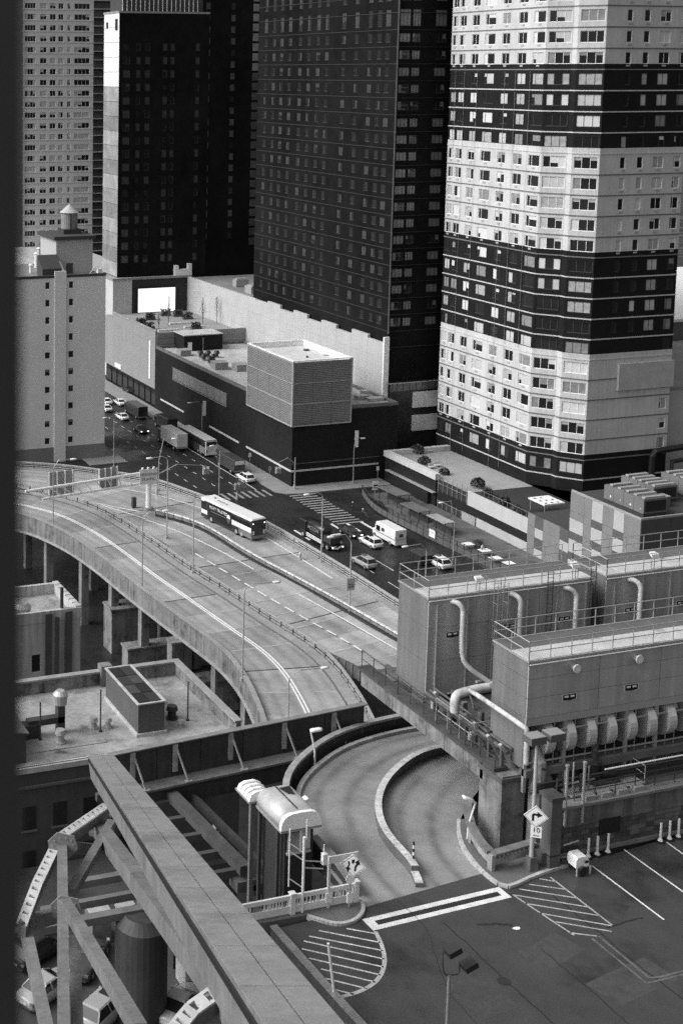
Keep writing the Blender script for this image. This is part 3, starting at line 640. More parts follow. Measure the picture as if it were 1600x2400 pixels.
# on the block's roof
a = U(432, 824, 14.34); e = U(523, 819, 14.34)
PH = thing('brick_penthouse', (a.x, a.y, 14.3), 'dark brick penthouse with a white door on the block roof', 'penthouse')
MB().box(a.x, a.y, 14.34, e.x, a.y + 6, 17.9).build('wall', DBRICK, PH); MB().box(a.x - .1, a.y - .1, 17.9, e.x + .1, a.y + 6.1, 18.1).build('roof', mat('penthouse_roof', .45, .8, .35, .6), PH)
MB().box(a.x + .9, a.y - .06, 14.34, a.x + 1.9, a.y, 16.4).build('door', WHITE, PH); MB().tube([(a.x + 4.6, a.y - .2, 14.4), (a.x + 4.6, a.y - .2, 17.4)], .07).build('vent_pipe', STEEL, PH)
for i in range(10): MB().tube([(a.x + .2 + i * .95, a.y + .1, 18.1), (a.x + .2 + i * .95, a.y + .1, 19.2)], .02, 4).build('rail_post', STEEL, PH)
HV = mat_lines('unit_louvre', .34, .14, .22, 'Z')
def unit(name, px, py, z, w2, d2, h2, label, group=None, m=None, cat='rooftop unit'):
    p = U(px, py, z); t = thing(name, (p.x, p.y, z), label, cat, group)
    MB().box(p.x, p.y, z, p.x + w2, p.y + d2, z + h2 - .12).build('casing', m or HV, t); MB().box(p.x - .08, p.y - .08, z + h2 - .12, p.x + w2 + .08, p.y + d2 + .08, z + h2).build('lid', GALV, t)
    MB().box(p.x + .1, p.y + .1, z - .0, p.x + w2 - .1, p.y + d2 - .1, z + .1).build('base_frame', DSTEEL, t); return t
unit('louvred_unit', 505, 868, 14.34, 3.0, 2.6, 1.6, 'louvred box on the block roof, middle of three', 'louvred boxes on the dark block')
unit('louvred_unit', 556, 872, 14.34, 3.2, 2.6, 1.5, 'louvred box on the block roof, nearest the louvred corner box', 'louvred boxes on the dark block')
unit('louvred_unit', 424, 836, 14.34, 2.5, 2.4, 1.4, 'louvred box beside the brick penthouse', 'louvred boxes on the dark block')
for k, (px, py) in enumerate(((478, 845), (488, 838), (500, 846), (470, 838), (508, 838), (492, 852))):
    p = U(px, py, 14.34); t = thing('exhaust_fan', (p.x, p.y, 14.34), ['dark exhaust fan at the centre of the roof cluster', 'dark exhaust fan at the back of the roof cluster', 'dark exhaust fan right of centre in the cluster', 'dark exhaust fan at the left of the roof cluster', 'dark exhaust fan at the far right of the cluster', 'dark exhaust fan nearest the parapet in the cluster'][k], 'exhaust fan', 'fans clustered on the dark block roof')
    MB().cyl((p.x, p.y, 14.34), .4, 1.0, 10).build('stack', DSTEEL, t); MB().cyl((p.x, p.y, 15.34), .75, .55, 12, r2=.45).build('hood', BLACK, t); MB().box(p.x - .6, p.y - .6, 14.34, p.x + .6, p.y + .6, 14.6).build('kerb_frame', GALV, t)
for k, (px, py, w2, h2) in enumerate(((838, 938, 2.4, .8), (852, 930, 1.2, 1.1), (866, 942, 3.2, .6))):
    unit('small_roof_unit', px, py, 14.34, w2, 1.4, h2, ['low unit on the roof right of the louvred box', 'small tall unit on the roof right of the louvred box', 'long flat unit near the right end of the roof'][k], 'units right of the louvred box', GALV)

# ------------------------------------------------------------------ podium with planted terrace under the tower
PD = thing('terrace_podium', (146, 187, 0), 'long low podium with white parapet and planted terrace below the tower', 'building')
MB().box(146.3, 187, 0, 160, 229.5, 5.0).build('core', mat('podium_dark', .03, .7, .2, .3), PD)
MB().box(146.0, 212.6, .2, 146.3, 229.3, 5.0).build('dark_panel', BLACK, PD)
MB().box(145.7, 212.4, 5.0, 146.8, 229.4, 6.1).build('white_parapet', mat('parapet_white', .5, .8, .12, .5, streak=.08), PD); MB().box(146.8, 228.6, 5.0, 160, 229.6, 6.0).build('white_parapet', MATS['parapet_white'], PD)
MB().box(146.0, 187, 3.2, 146.35, 203.2, 5.7).build('white_band', mat('band_white', .45, .8, .08, .4, streak=.06), PD)
MB().box(146.05, 187, 1.7, 146.3, 212, 3.2).build('dark_band', BLACK, PD)
MB().box(146.0, 187, 0, 146.3, 200.5, 1.7).build('base_wall', mat('base_pale', .4, .85, .15, .5), PD)
MB().box(145.96, 200.8, .1, 146.2, 204.6, 1.6).build('louvre', mat_lines('base_louvre', .4, .12, .25, 'Z'), PD)
MB().box(145.2, 212.4, 2.6, 146.0, 228, 2.75).build('canopy', mat('canopy_grey', .3, .7, .1, .6), PD); MB().box(145.3, 214, .2, 145.9, 226, 2.5).build('shopfront', BLACK, PD)
for i in range(7): MB().tube([(146.1, 203.6 + i * 1.4, 0), (146.1, 203.6 + i * 1.4, 6.4)], .05, 4).build('scaffold_post', STEEL, PD)
for i in range(4): MB().tube([(146.1, 203.4, 1.4 + i * 1.6), (146.1, 212.2, 1.4 + i * 1.6)], .04, 4).build('scaffold_rail', STEEL, PD)
MB().box(146.8, 204, 5.0, 160, 228.6, 5.04).build('terrace_floor', mat('terrace_pale', .3, .8, .12, .4), PD)
for i in range(12): MB().tube([(146.5, 188 + i * 1.25, 5.7), (146.5, 188 + i * 1.25, 6.6)], .025, 4).build('rail_post', STEEL, PD)
MB().tube([(146.5, 187.5, 6.6), (146.5, 203, 6.6)], .03, 4).build('handrail', STEEL, PD)
for k, (px, py, z, r, lb) in enumerate(((976, 1062, 5.04, 1.35, 'round clipped bush at the back of the terrace'), (994, 1088, 5.04, 1.2, 'round clipped bush at the middle of the terrace'), (1040, 1112, 5.04, 1.0, 'shrub near the bend of the terrace parapet'), (1112, 1142, 5.2, 1.3, 'dark shrub above the left end of the white band'), (1135, 1160, 5.2, .9, 'small shrub above the middle of the white band'), (1172, 1182, 5.2, 1.1, 'shrub above the right part of the white band'), (1205, 1202, 5.2, .9, 'shrub at the right end of the terrace'))):
    p = U(px, py, z); bush('terrace_bush', (p.x + (.6 if k > 2 else 0), p.y, z), r * .95, lb, 'shrub', 'shrubs on the terrace', 420)
for k, (px, py) in enumerate(((1005, 1060), (1012, 1098), (1025, 1094))):
    p = U(px, py, 5.04); t = thing('garden_chair', (p.x, p.y, 5.04), ['pale terrace seat near the building glass', 'pale terrace seat beside the middle bush', 'pale terrace seat right of the middle bush'][k], 'seat', 'seats on the terrace')
    MB().box(p.x - .6, p.y - .4, 5.34, p.x + .6, p.y + .4, 5.5).build('seat', mat('seat_pale', .5, .7, .1, 1), t); MB().box(p.x - .6, p.y + .3, 5.5, p.x + .6, p.y + .42, 6.0).build('backrest', MATS['seat_pale'], t)
    for sx in (-.5, .5): MB().box(p.x + sx - .04, p.y - .04, 5.04, p.x + sx + .04, p.y + .04, 5.34).build('leg', STEEL, t)
p = U(1262, 1192, 5.4); PV = thing('white_canopy', (p.x, p.y, 5), 'small flat white canopy with dark dots beside the chequered block', 'canopy')
MB().box(p.x - 1.6, p.y - 3.4, 7.0, p.x + 2.4, p.y + .8, 7.25).build('roof', WHITE, PV)
for i in range(8): MB().cyl((p.x - 1 + (i % 3) * 1.2, p.y - 2.9 + (i // 3) * 1.4, 7.25), .22, .05, 8).build('opening', BLACK, PV)
for dx in (-1.3, 2.1):
    for dy in (-3.1, .5): MB().tube([(p.x + dx, p.y + dy, 5), (p.x + dx, p.y + dy, 7)], .07).build('post', STEEL, PV)
# ------------------------------------------------------------------ chequered block
CB = thing('chequered_block', (146, 162, 0), 'block clad in chequered grey, white and charcoal panels with rooftop machinery', 'building')
CG = mat('panel_grey', .19, .7, .12, .6); CW = mat('panel_pale', .4, .7, .1, .6); CK = mat('panel_charcoal', .09, .7, .12, .6)
MB().box(146.15, 162.2, 0, 190, 177.0, 13.0).build('core', mat('panel_joint', .05, .8, .1, 1), CB)
MB().box(146.15, 177.1, 0, 158, 187, 6.6).build('low_core', MATS['panel_joint'], CB)
ycuts = [162.0, 165.4, 167.6, 169.9, 172.3, 174.0, 177.1]; zc = [0, 1.0, 2.4, 3.6, 5.7, 6.9, 9.0, 10.2, 13.2]
for i in range(6):
    pal = {1: 1, 3: 1, 5: 0}.get(i, 0)
    for k in range(8):
        m = CG
        if i in (1, 3): m = (CK, CW, CK, CW, CK, CW, CK, CW)[k]
        elif i == 5: m = (CG, CW, CK, CW, CK, CW, CG, CG)[k]
        MB().box(146.0, ycuts[i] + .02, zc[k] + .02, 146.2, ycuts[i + 1] - .02, zc[k + 1] - .02).build('cladding_panel', m, CB)
yl = [177.12, 179.2, 183.2, 185.2, 187.0]; zl = [0, 1.4, 3.2, 4.8, 6.8]
for i in range(4):
    for k in range(4): MB().box(146.0, yl[i] + .02, zl[k] + .02, 146.2, yl[i + 1] - .02, zl[k + 1] - .02).build('cladding_panel', (CW, CK, CW, CK)[k] if i in (0, 2) else CG, CB)
for i in range(10):
    for k in range(4): MB().box(146.2 + i * 2.6 + .02, 162.0, k * 3.3 + .02, 146.2 + (i + 1) * 2.6 - .02, 162.2, (k + 1) * 3.3 - .02).build('cladding_panel', CG if i in (3, 7) else (CW if (i, k) == (0, 1) else mat('panel_dark', .07, .7, .12, .6)), CB)
MB().box(146, 162, 13.2, 146.3, 177, 13.5).build('coping', GALV, CB); MB().box(146.3, 162, 13.2, 172, 162.3, 13.5).build('coping', GALV, CB)
AH = mat('air_handler', .15, .6, .15, .6)
def handler(x, y, w2, d2, h2, label, k):
    t = thing('air_handler', (x, y, 13.0), label, 'air handler', 'machinery on the chequered block roof')
    MB().box(x + .1, y + .1, 13.0, x + w2 - .1, y + d2 - .1, 13.5).build('base_frame', DSTEEL, t)
    n = max(2, int(d2 / 1.7))
    for i in range(n): MB().box(x, y + i * d2 / n + .03, 13.5, x + w2, y + (i + 1) * d2 / n - .03, 13.5 + h2 - .08 * (i % 2)).build('module', AH, t)
    for i in range(n): MB().box(x - .03, y + i * d2 / n + .5, 14.0, x, y + i * d2 / n + .75, 14.3).build('access_door', WHITE if i % 2 else GALV, t)
    MB().box(x + .25, y - .04, 13.8, x + w2 - .25, y, 13.2 + h2).build('intake', BLACK, t)
    for i in range(5): MB().box(x + .3, y + d2 * i / 5 + .2, 13.5 + h2, x + w2 - .3, y + d2 * i / 5 + .8, 13.75 + h2).build('cap_hood', GALV, t)
    return t
handler(147.8, 163.6, 4.2, 8.4, 2.2, 'large air handler with a black intake at the chequered roof corner', 0)
handler(153.9, 168.5, 4.4, 7.0, 2.1, 'air handler with pale hood, second on the chequered roof', 1)
handler(160.5, 167.0, 5.0, 7.4, 2.4, 'air handler at the right edge, third on the chequered roof', 2)
unit('curb_unit', 1540, 1190, 13.0, 2.2, 2, 1.6, 'small fan unit standing before the air handlers', None, AH)
dk = thing('black_duct', (181, 198, 10), 'black ductwork bending in front of the grey block', 'duct')
MB().tube([(178.6, 196.4, 6), (178.6, 196.4, 11.0), (179.2, 196.4, 11.8), (190, 196.4, 12.4)], .55, 8).build('duct', BLACK, dk); MB().tube([(182, 195.4, 6), (182, 195.4, 10), (192, 195.4, 10.6)], .4, 8).build('duct', BLACK, dk)

# ------------------------------------------------------------------ street fence, sheds and oddments on the pavement
FN = thing('street_fence', (137, 200, .15), 'long dark mesh street fence along the pavement beside the van', 'fence')
fp = smooth_line([U(848, 1160, .15), U(868, 1190, .15), U(905, 1215, .15), U(1000, 1262, .15), U(1090, 1305, .15), U(1180, 1350, .15), U(1260, 1390, .15)], 1)
fp = resample(fp, 31); MESHM = mat_lines('fence_mesh', .06, .1, .2, 'S', .7, .5)
for i in range(30):
    a, e = fp[i], fp[i + 1]; MB().beam(a, a + Vector((0, 0, 2.0)), .1, .1).build('post', DSTEEL, FN)
    for z in (.1, 1.2, 1.95): MB().beam(a + Vector((0, 0, z)), e + Vector((0, 0, z)), .07, .08).build('rail', DSTEEL, FN)
    MB().beam(a.lerp(e, .03) + Vector((0, 0, .62)), a.lerp(e, .97) + Vector((0, 0, .62)), .03, 1.0).build('panel', mat('fence_panel', .1, .8, .25, 1), FN)
q = fp[15] + Vector((-.12, 0, 0)); sg = thing('white_notice', (q.x, q.y, .15), 'white notice board hung on the street fence', 'sign')
d = (fp[16] - fp[15]).normalized(); MB().beam(q + Vector((0, 0, 1.3)), q + d * 1.5 + Vector((0, 0, 1.3)), .05, 1.3).build('board', WHITE, sg); MB().beam(q + d * .2 + Vector((-.03, 0, 1.5)), q + d * 1.2 + Vector((-.03, 0, 1.5)), .03, .12).build('print', mat('print_grey', .3, .8, .1, 2), sg)
def shed(name, p, L, w2, h2, label, m):
    t = thing(name, p, label, 'shelter', 'street furniture behind the fence'); dd = Vector((.05, -1, 0)).normalized(); rr2 = Vector((1, .05, 0))
    MB().beam(Vector(p) + Vector((0, 0, h2)), Vector(p) + dd * L + Vector((0, 0, h2)), w2, .15).build('roof', m, t)
    for f in (.05, .5, .95):
        for s in (-.42, .42): c = Vector(p) + dd * L * f + rr2 * w2 * s; MB().beam(c, c + Vector((0, 0, h2)), .1, .1).build('post', DSTEEL, t)
    MB().beam(Vector(p) + rr2 * w2 * .3 + Vector((0, 0, .5)), Vector(p) + dd * L + rr2 * w2 * .3 + Vector((0, 0, .5)), .5, .9).build('bench', DSTEEL, t)
shed('kiosk', U(900, 1168, .15), 6, 3.0, 2.3, 'flat-roofed dark kiosk behind the fence corner', mat('kiosk_roof', .12, .7, .3, .6))
shed('kiosk', U(950, 1205, .15), 5.5, 2.6, 2.1, 'flat-roofed kiosk in the middle of the fence', MATS['kiosk_roof'])
shed('kiosk', U(1010, 1235, .15), 5.0, 2.2, 2.2, 'pale-edged kiosk nearest the bent lamp post', mat('kiosk_pale', .3, .7, .3, .6))
for k, (px, py) in enumerate(((1095, 1285), (1135, 1300), (1160, 1318), (1190, 1330))):
    p = U(px, py, .15); t = thing('street_table', (p.x, p.y, .15), ['white covered table behind the fence, farthest of four', 'white covered table, second behind the fence', 'white covered table, third behind the fence', 'white covered table nearest the cooling units'][k], 'table', 'white tables behind the fence')
    MB().box(p.x - .9, p.y - .7, .85, p.x + .9, p.y + .7, .92).build('top', WHITE, t)
    for sx in (-.7, .7):
        for sy in (-.5, .5): MB().box(p.x + sx - .03, p.y + sy - .03, .15, p.x + sx + .03, p.y + sy + .03, .85).build('leg', STEEL, t)
p = U(1120, 1282, .15); bush('street_bush', (p.x, p.y, .15), .9, 'dark tree in a tub behind the fence', 'shrub', None, 150)
p = U(985, 1318, 0); dm = thing('skip_bin', (p.x, p.y, 0), 'dark refuse skip on the road behind the white van', 'skip')
MB().prism([(p.x - 1.1, p.y - 1.7), (p.x + 1.1, p.y - 1.7), (p.x + 1.1, p.y + 1.7), (p.x - 1.1, p.y + 1.7)], .15, 1.6).build('body', mat('skip_dark', .02, .6, .2, 1), dm)
MB().box(p.x - 1.2, p.y - 1.8, 1.6, p.x + 1.2, p.y + 1.8, 1.72).build('rim', DSTEEL, dm)
for i in range(4): MB().box(p.x - 1.17, p.y - 1.5 + i * .95, .2, p.x - 1.08, p.y - 1.38 + i * .95, 1.6).build('rib', DSTEEL, dm)
# ------------------------------------------------------------------ elevated ramps
ZR = 12.0
def line_px(P, z): return [U(p[0], p[1], p[2] if len(p) > 2 else z) for p in P]
N = 72
L1 = resample(smooth_line(line_px([(-160, 1180), (45, 1207), (145, 1248), (225, 1300), (306, 1367), (395, 1434), (454, 1478), (520, 1528), (560, 1573), (587, 1618), (617, 1690), (640, 1780)], ZR), 2), N)
R1 = resample(smooth_line(line_px([(-150, 1132), (46, 1147), (130, 1164), (224, 1192), (300, 1236), (370, 1284), (443, 1337), (535, 1392), (639, 1462), (694, 1494), (731, 1519), (768, 1549), (798, 1582), (824, 1619), (856, 1668), (890, 1740)], ZR), 2), N)
R1 = match(L1, R1)
K1 = [r.lerp(l, .13) for r, l in zip(R1, L1)]
SLABM = [RAMP, mat('ramp_concrete_b', .28, .5, .26, .2, fine=.16, wet=.28, wear=.26), mat('ramp_concrete_c', .37, .5, .22, .2, fine=.14, wet=.28, wear=.24)]
TRK = (.2, .36, .64, .80)
def slabs(name, A, B, cuts, m=None):
    root = struct(MB().strip([p - Vector((0, 0, .25)) for p in A], [p - Vector((0, 0, .25)) for p in B]).build(name, CONC)); rs = random.Random(name)
    for i, j in zip(cuts, cuts[1:]):
        for f0, f1 in ((0, .5), (.5, 1)):
            a = [p.lerp(q, f0 + .001) for p, q in zip(A[i:j + 1], B[i:j + 1])]; b2 = [p.lerp(q, f1 - .001) for p, q in zip(A[i:j + 1], B[i:j + 1])]; MB().road(a, b2, 12, TRK, f0, f1).build('slab', rs.choice(SLABM), root)
    return root
slabs('curved_ramp', L1, R1, [0, 6, 10, 14, 19, 24, 28, 32, 36, 40, 44, 48, 52, 56, 60, 64, 68, 71])
dz = lambda P, h: [p + Vector((0, 0, h)) for p in P]
struct(MB().strip(dz(R1, .16), dz(K1, .16)).wallstrip(K1, 0, .16).build('ramp_footway', CONC))
struct(MB().ribbon([k.lerp(l, .012) for k, l in zip(K1, L1)], .12, .0, .17).build('ramp_kerb', mat('kerb_dark', .12, .8, .2, 1)))
mid = [r.lerp(l, .53) for r, l in zip(R1, L1)]; mid2 = [r.lerp(l, .565) for r, l in zip(R1, L1)]
for q, nm in ((mid, 0), (mid2, 1)): struct(MB().ribbon(q, .17, .004, .012).build('centre_line_marking', WHITE))
# expansion joints and slab seams across the deck
def seams(A, B, idx, wd, m, nm):
    for i in idx: struct(MB().strip([A[i] + Vector((0, 0, .006)), A[i].lerp(A[i + 1], wd) + Vector((0, 0, .006))], [B[i] + Vector((0, 0, .006)), B[i].lerp(B[i + 1], wd) + Vector((0, 0, .006))]).build(nm, m))
SEAM = mat('pale_seam', .36, .7, .3, 1.2, fine=.3); JOINT = mat('joint_black', .05, .7, .2, 1)
seams(K1, L1, [6, 24, 40, 56], .16, JOINT, 'expansion_joint')
seams(K1, L1, [10, 14, 19, 28, 32, 36, 44, 48, 52, 60], .12, SEAM, 'slab_seam')
# near parapet and fascia girder of the curved ramp
PAR = mat('parapet_concrete', .17, .85, .4, .5, streak=.4, fine=.15, grime=.7)
G1 = thing('ramp_parapet', L1[30], 'weathered solid parapet and fascia along the outer edge of the curved ramp', 'parapet')
for i in range(0, N - 2, 5):
    seg2 = L1[i:i + 6]
    if len(seg2) > 1: MB().ribbon(seg2, .35, -1.9, .55).build('parapet_panel', PAR, G1)
MB().ribbon(L1, .5, .55, .68).build('coping', CONC, G1); MB().ribbon(L1, .7, -2.2, -1.9).build('lower_flange', mat('flange_pale', .3, .8, .3, .6), G1)
soff = MB().strip([p + Vector((0, 0, -1.2)) for p in L1], [p + Vector((0, 0, -1.2)) for p in R1]); struct(soff.build('ramp_soffit', mat('soffit', .1, .9, .2, .5)))
def railing(name, line, label, h=1.1, step=2, m=None, dark=DSTEEL, nr=2):
    t = thing(name, line[len(line) // 2], label, 'railing'); m = m or CONC
    for i in range(0, len(line), step): MB().beam(line[i] + Vector((0, 0, .1)), line[i] + Vector((0, 0, h - .05)), .14, .2).build('post', dark, t)
    MB().ribbon(line, .22, h - .16, h).build('top_rail', m, t)
    for k in range(nr): MB().ribbon(line, .1, h * (k + 1) / (nr + 1) - .06, h * (k + 1) / (nr + 1) + .04).build('rail', m, t)
    MB().ribbon(line, .35, 0, .22).build('plinth', STAIN, t); return t
railing('ramp_railing', resample(R1, 90), 'post and rail barrier between the curved ramp and the bus lanes', 1.1, 2, mat('rail_grey', .3, .6, .15, 1))
# bus lanes: between R1 and the right rail
RL = line_px([(-150, 1128), (46, 1143), (130, 1160), (224, 1188), (300, 1231), (370, 1279), (443, 1332), (535, 1387), (639, 1457), (694, 1489, 12.1), (731, 1512, 12.4), (783, 1533, 13.0), (857, 1570, 14), (930, 1610, 14.6), (1000, 1650, 15)], ZR)
RR = line_px([(-160, 1090), (46, 1097), (150, 1104), (240, 1116), (363, 1135), (462, 1172), (560, 1208), (635, 1244), (735, 1303), (831, 1362, 12.5), (935, 1429, 13.3), (1010, 1478, 14), (1090, 1530, 14.6)], ZR)
RL = resample(smooth_line(RL, 2), N); RR = resample(smooth_line(RR, 2), N)
dn = Vector((0, 0, -.02)); RR = match(RL, RR)
slabs('bus_lanes', [p + dn for p in RL], [p + dn for p in RR], [0, 5] + list(range(8, 71, 3)) + [71])
struct(MB().strip([p + Vector((0, 0, -1.1)) for p in RL], [p + Vector((0, 0, -1.1)) for p in RR]).wallstrip(RR, -1.5, .1).wallstrip(RL, -1.6, .0).build('bus_lane_girder', mat('girder_grey', .09, .7, .2, .4)))
for i in range(58, 71): struct(MB().beam(RL[i] + Vector((0, 0, -.1)), RL[i] + Vector((0, 0, -1.6)), .25, .25).build('girder_stiffener', mat('stiff_grey', .14, .7, .2, .4)))
railing('bus_lane_railing', [p + dn for p in resample(RR, 100)], 'pale multi-bar barrier between the bus lanes and the street', 1.2, 3, mat('rail_pale', .36, .6, .15, 1), mat('post_grey', .12, .7, .2, 1), 3)
foot = [r.lerp(l, .06) for r, l in zip(RR, RL)]
struct(MB().strip(dz(RR, .13), dz(foot, .13)).wallstrip(foot, -.02, .13).build('bus_lane_footway', CONC))
# white lines and the median barrier, traced on the deck
def onz(P): return resample(smooth_line(line_px(P, ZR), 2), 40)
bar = onz([(366, 1209), (420, 1222), (487, 1246), (580, 1308), (691, 1366), (798, 1425, 12.6), (931, 1503, 13.6), (1010, 1550, 14.2)])
MBAR = thing('median_barrier', bar[20], 'battered dark steel guard rail with a pale worn top along the bus lanes', 'guard rail')
for i in range(0, 40, 1): MB().beam(bar[i] + Vector((0, 0, 0)), bar[i] + Vector((0, 0, .95)), .16, .22).build('post', DSTEEL, MBAR)
MB().ribbon(bar, .5, 0, .2).build('plinth', mat('plinth_dark', .03, .8, .3, 1), MBAR)
for i in range(39): MB().ribbon([bar[i], bar[i].lerp(bar[i + 1], .96)], .18, .38, .72).build('beam', mat('beam_worn', .16, .6, .5, 1.2, fine=.3), MBAR); MB().ribbon([bar[i], bar[i].lerp(bar[i + 1], .93)], .26, .86, 1.0).build('top_rail', mat('rail_worn', .6, .6, .35, .8, fine=.3), MBAR)
def lines(P, nm='lane_marking', wd=.2, m=LINE, dash=None):
    q = onz(P); up = .01
    if not dash: struct(MB().ribbon(q, wd, up, up + .008).build(nm, m))
    else:
        b = MB()
        for i in range(0, 38, 3): b.ribbon([q[i], q[i].lerp(q[i + 1], .8)] if dash == 1 else q[i:i + 3], wd, up, up + .008)
        struct(b.build(nm, m))
lines([(291, 1146), (370, 1160), (452, 1184), (540, 1216), (628, 1262), (706, 1310), (824, 1384, 12.5), (935, 1455, 13.3)])
lines([(342, 1218), (428, 1248), (535, 1300), (657, 1370), (772, 1432, 12.6), (931, 1523, 13.8)])
lines([(190, 1171), (260, 1190), (342, 1216)]); lines([(190, 1172), (300, 1194), (330, 1200)])
lines([(458, 1297), (580, 1371), (713, 1449, 12.3), (794, 1492, 13), (857, 1531, 13.8)], dash=2, wd=.24)
lines([(395, 1280), (300, 1222), (200, 1176)], m=FAINT)
idx = list(range(8, 70, 3))
seams([l.lerp(r, .03) for l, r in zip(RL, RR)], [l.lerp(r, .94) for l, r in zip(RL, RR)], [i for i in idx if i % 4], .1, SEAM, 'slab_seam')
seams([l.lerp(r, .03) for l, r in zip(RL, RR)], [l.lerp(r, .94) for l, r in zip(RL, RR)], [22, 38, 52], .13, JOINT, 'expansion_joint')
# columns
for k, i in enumerate((8, 15, 22, 29, 36, 43, 50, 56)):
    l, r = L1[i], R1[i]; t = thing('ramp_pier', (l.x, l.y, 0), ['concrete ramp pier farthest left', 'concrete ramp pier, second from the left', 'concrete ramp pier, third from the left', 'concrete ramp pier, fourth from the left', 'concrete ramp pier behind the low rooftop, fifth', 'concrete ramp pier, sixth from the left', 'concrete ramp pier, seventh from the left', 'concrete ramp pier nearest the steel wall'][k], 'pier', 'piers under the curved ramp')
    for f, nm in ((.1, 'column'), (.9, 'column')): c = l.lerp(r, f); MB().box(c.x - .55, c.y - .55, 0, c.x + .55, c.y + .55, ZR - 2.6).build(nm, STAIN, t)
    MB().beam(l.lerp(r, .02) + Vector((0, 0, -2.1)), l.lerp(r, .98) + Vector((0, 0, -2.1)), 1.2, 1.0).build('cap_beam', STAIN, t)
for i in range(4):   # longitudinal girders under the ramp
    q = [l.lerp(r, .1 + i * .26) for l, r in zip(L1, R1)]; struct(MB().ribbon(q, .35, -2.0, -1.2).build('ramp_girder', DSTEEL))

# ------------------------------------------------------------------ lamp posts
def lamp(base, z, top, head, label, group='lamp posts along the ramps', r=.09, arm=True, m=None, cat='lamp post'):
    P = U(base[0], base[1], z); Y = P.y; Tp = UY(top[0], top[1], Y); m = m or GALV
    t = thing('street_lamp', P, label, cat, group)
    MB().tube([P, Vector((P.x, P.y, Tp.z))], [r * 1.2, r * .8], 8).build('pole', m, t); MB().box(P.x - .2, P.y - .2, P.z, P.x + .2, P.y + .2, P.z + .35).build('base', m, t)
    if head:
        H = UY(head[0], head[1], Y); s = 1 if H.x > P.x else -1
        a = [Vector((P.x, Y, Tp.z - .3)), Vector((P.x + .12 * s, Y, Tp.z + .25)), Vector((P.x + (H.x - P.x) * .3, Y, max(Tp.z, H.z) + .12)), H - Vector((.2 * s, 0, 0))]
        MB().tube(a, .05, 6).build('arm', m, t)
        b = MB().loft([[H + Vector((dx * s, dy * w2, dzz)) for dy, dzz in ((-1, 0), (-.7, .1), (.7, .1), (1, 0), (.6, -.12), (-.6, -.12))] for dx, w2 in ((-.45, .08), (-.15, .2), (.25, .22), (.5, .12))])
        b.build('lamp_head', LAMPW, t, True)
    return t
lamp((125, 1240), ZR, (128, 1098), (172, 1076), 'lamp post at the far left bend of the curved ramp')
lamp((333, 1385), ZR, (335, 1216), (388, 1197), 'lamp post on the outer edge of the curved ramp, middle')
lamp((568, 1596), ZR, (578, 1385), (648, 1364), 'tall lamp post standing by the narrowing of the curved ramp')
lamp((675, 1690), ZR, (681, 1592), (760, 1565), 'lamp post rising from behind the steel wall')
lamp((391, 1262), ZR, (394, 1078), (352, 1074), 'lamp post behind the merging traffic sign')
lamp((452, 1345), ZR, (455, 1178), None, 'bare pole on the ramp railing below the bus')
lamp((752, 1322), ZR, (757, 1165), (720, 1159), 'lamp post between the bus lanes and the black truck')
lp = lamp((818, 1440), 12.6, (825, 1272), (776, 1258), 'lamp post carrying the small 20 sign')
p = lp.location; zc2 = UY(822, 1366, p.y).z
s20 = thing('speed_sign', (p.x, p.y - .15, zc2), 'small square speed sign reading 20 on a lamp post', 'sign')
MB().box(p.x - .55, p.y - .2, zc2 - .85, p.x + .55, p.y - .15, zc2 + .65).build('plate', mat('sign_grey', .34, .6, .1, 1), s20); lettering('20', .75, (0, -.07, -.3), BLACK, s20)
lamp((996, 1380), ZR, (1000, 1292), (950, 1281), 'lamp post just above the near cooling unit railing')
lamp((267, 1096), 0, (269, 985), (247, 979), 'tall lamp post at the right edge of the brick slab', 'lamp posts on the streets')
lamp((1060, 1330), .15, (1063, 1225), (1034, 1178), 'bent lamp post behind the street fence', 'lamp posts on the streets', .08)
l2 = lamp((827, 1133), .15, (831, 1042), (850, 1027), 'lamp post with a banner before the dark block front', 'lamp posts on the streets', .08)
l3 = lamp((473, 1030), .15, (474, 952), (445, 944), 'lamp post with a banner before the dark block side', 'lamp posts on the streets', .08)
for l, z0 in ((l2, 7.2), (l3, 5.3)): p = l.location; MB().box(p.x + .12, p.y - .03, z0, p.x + .85, p.y + .03, z0 + 3.2).build('banner', WHITE, l)
lamp((513, 1172), 0, (516, 1055), (498, 1045), 'tall signal pole behind the bus', 'lamp posts on the streets')
lamp((372, 1150), ZR, (374, 1075), (408, 1028), 'curved lamp beside the white box lorry', 'lamp posts on the streets', .07)
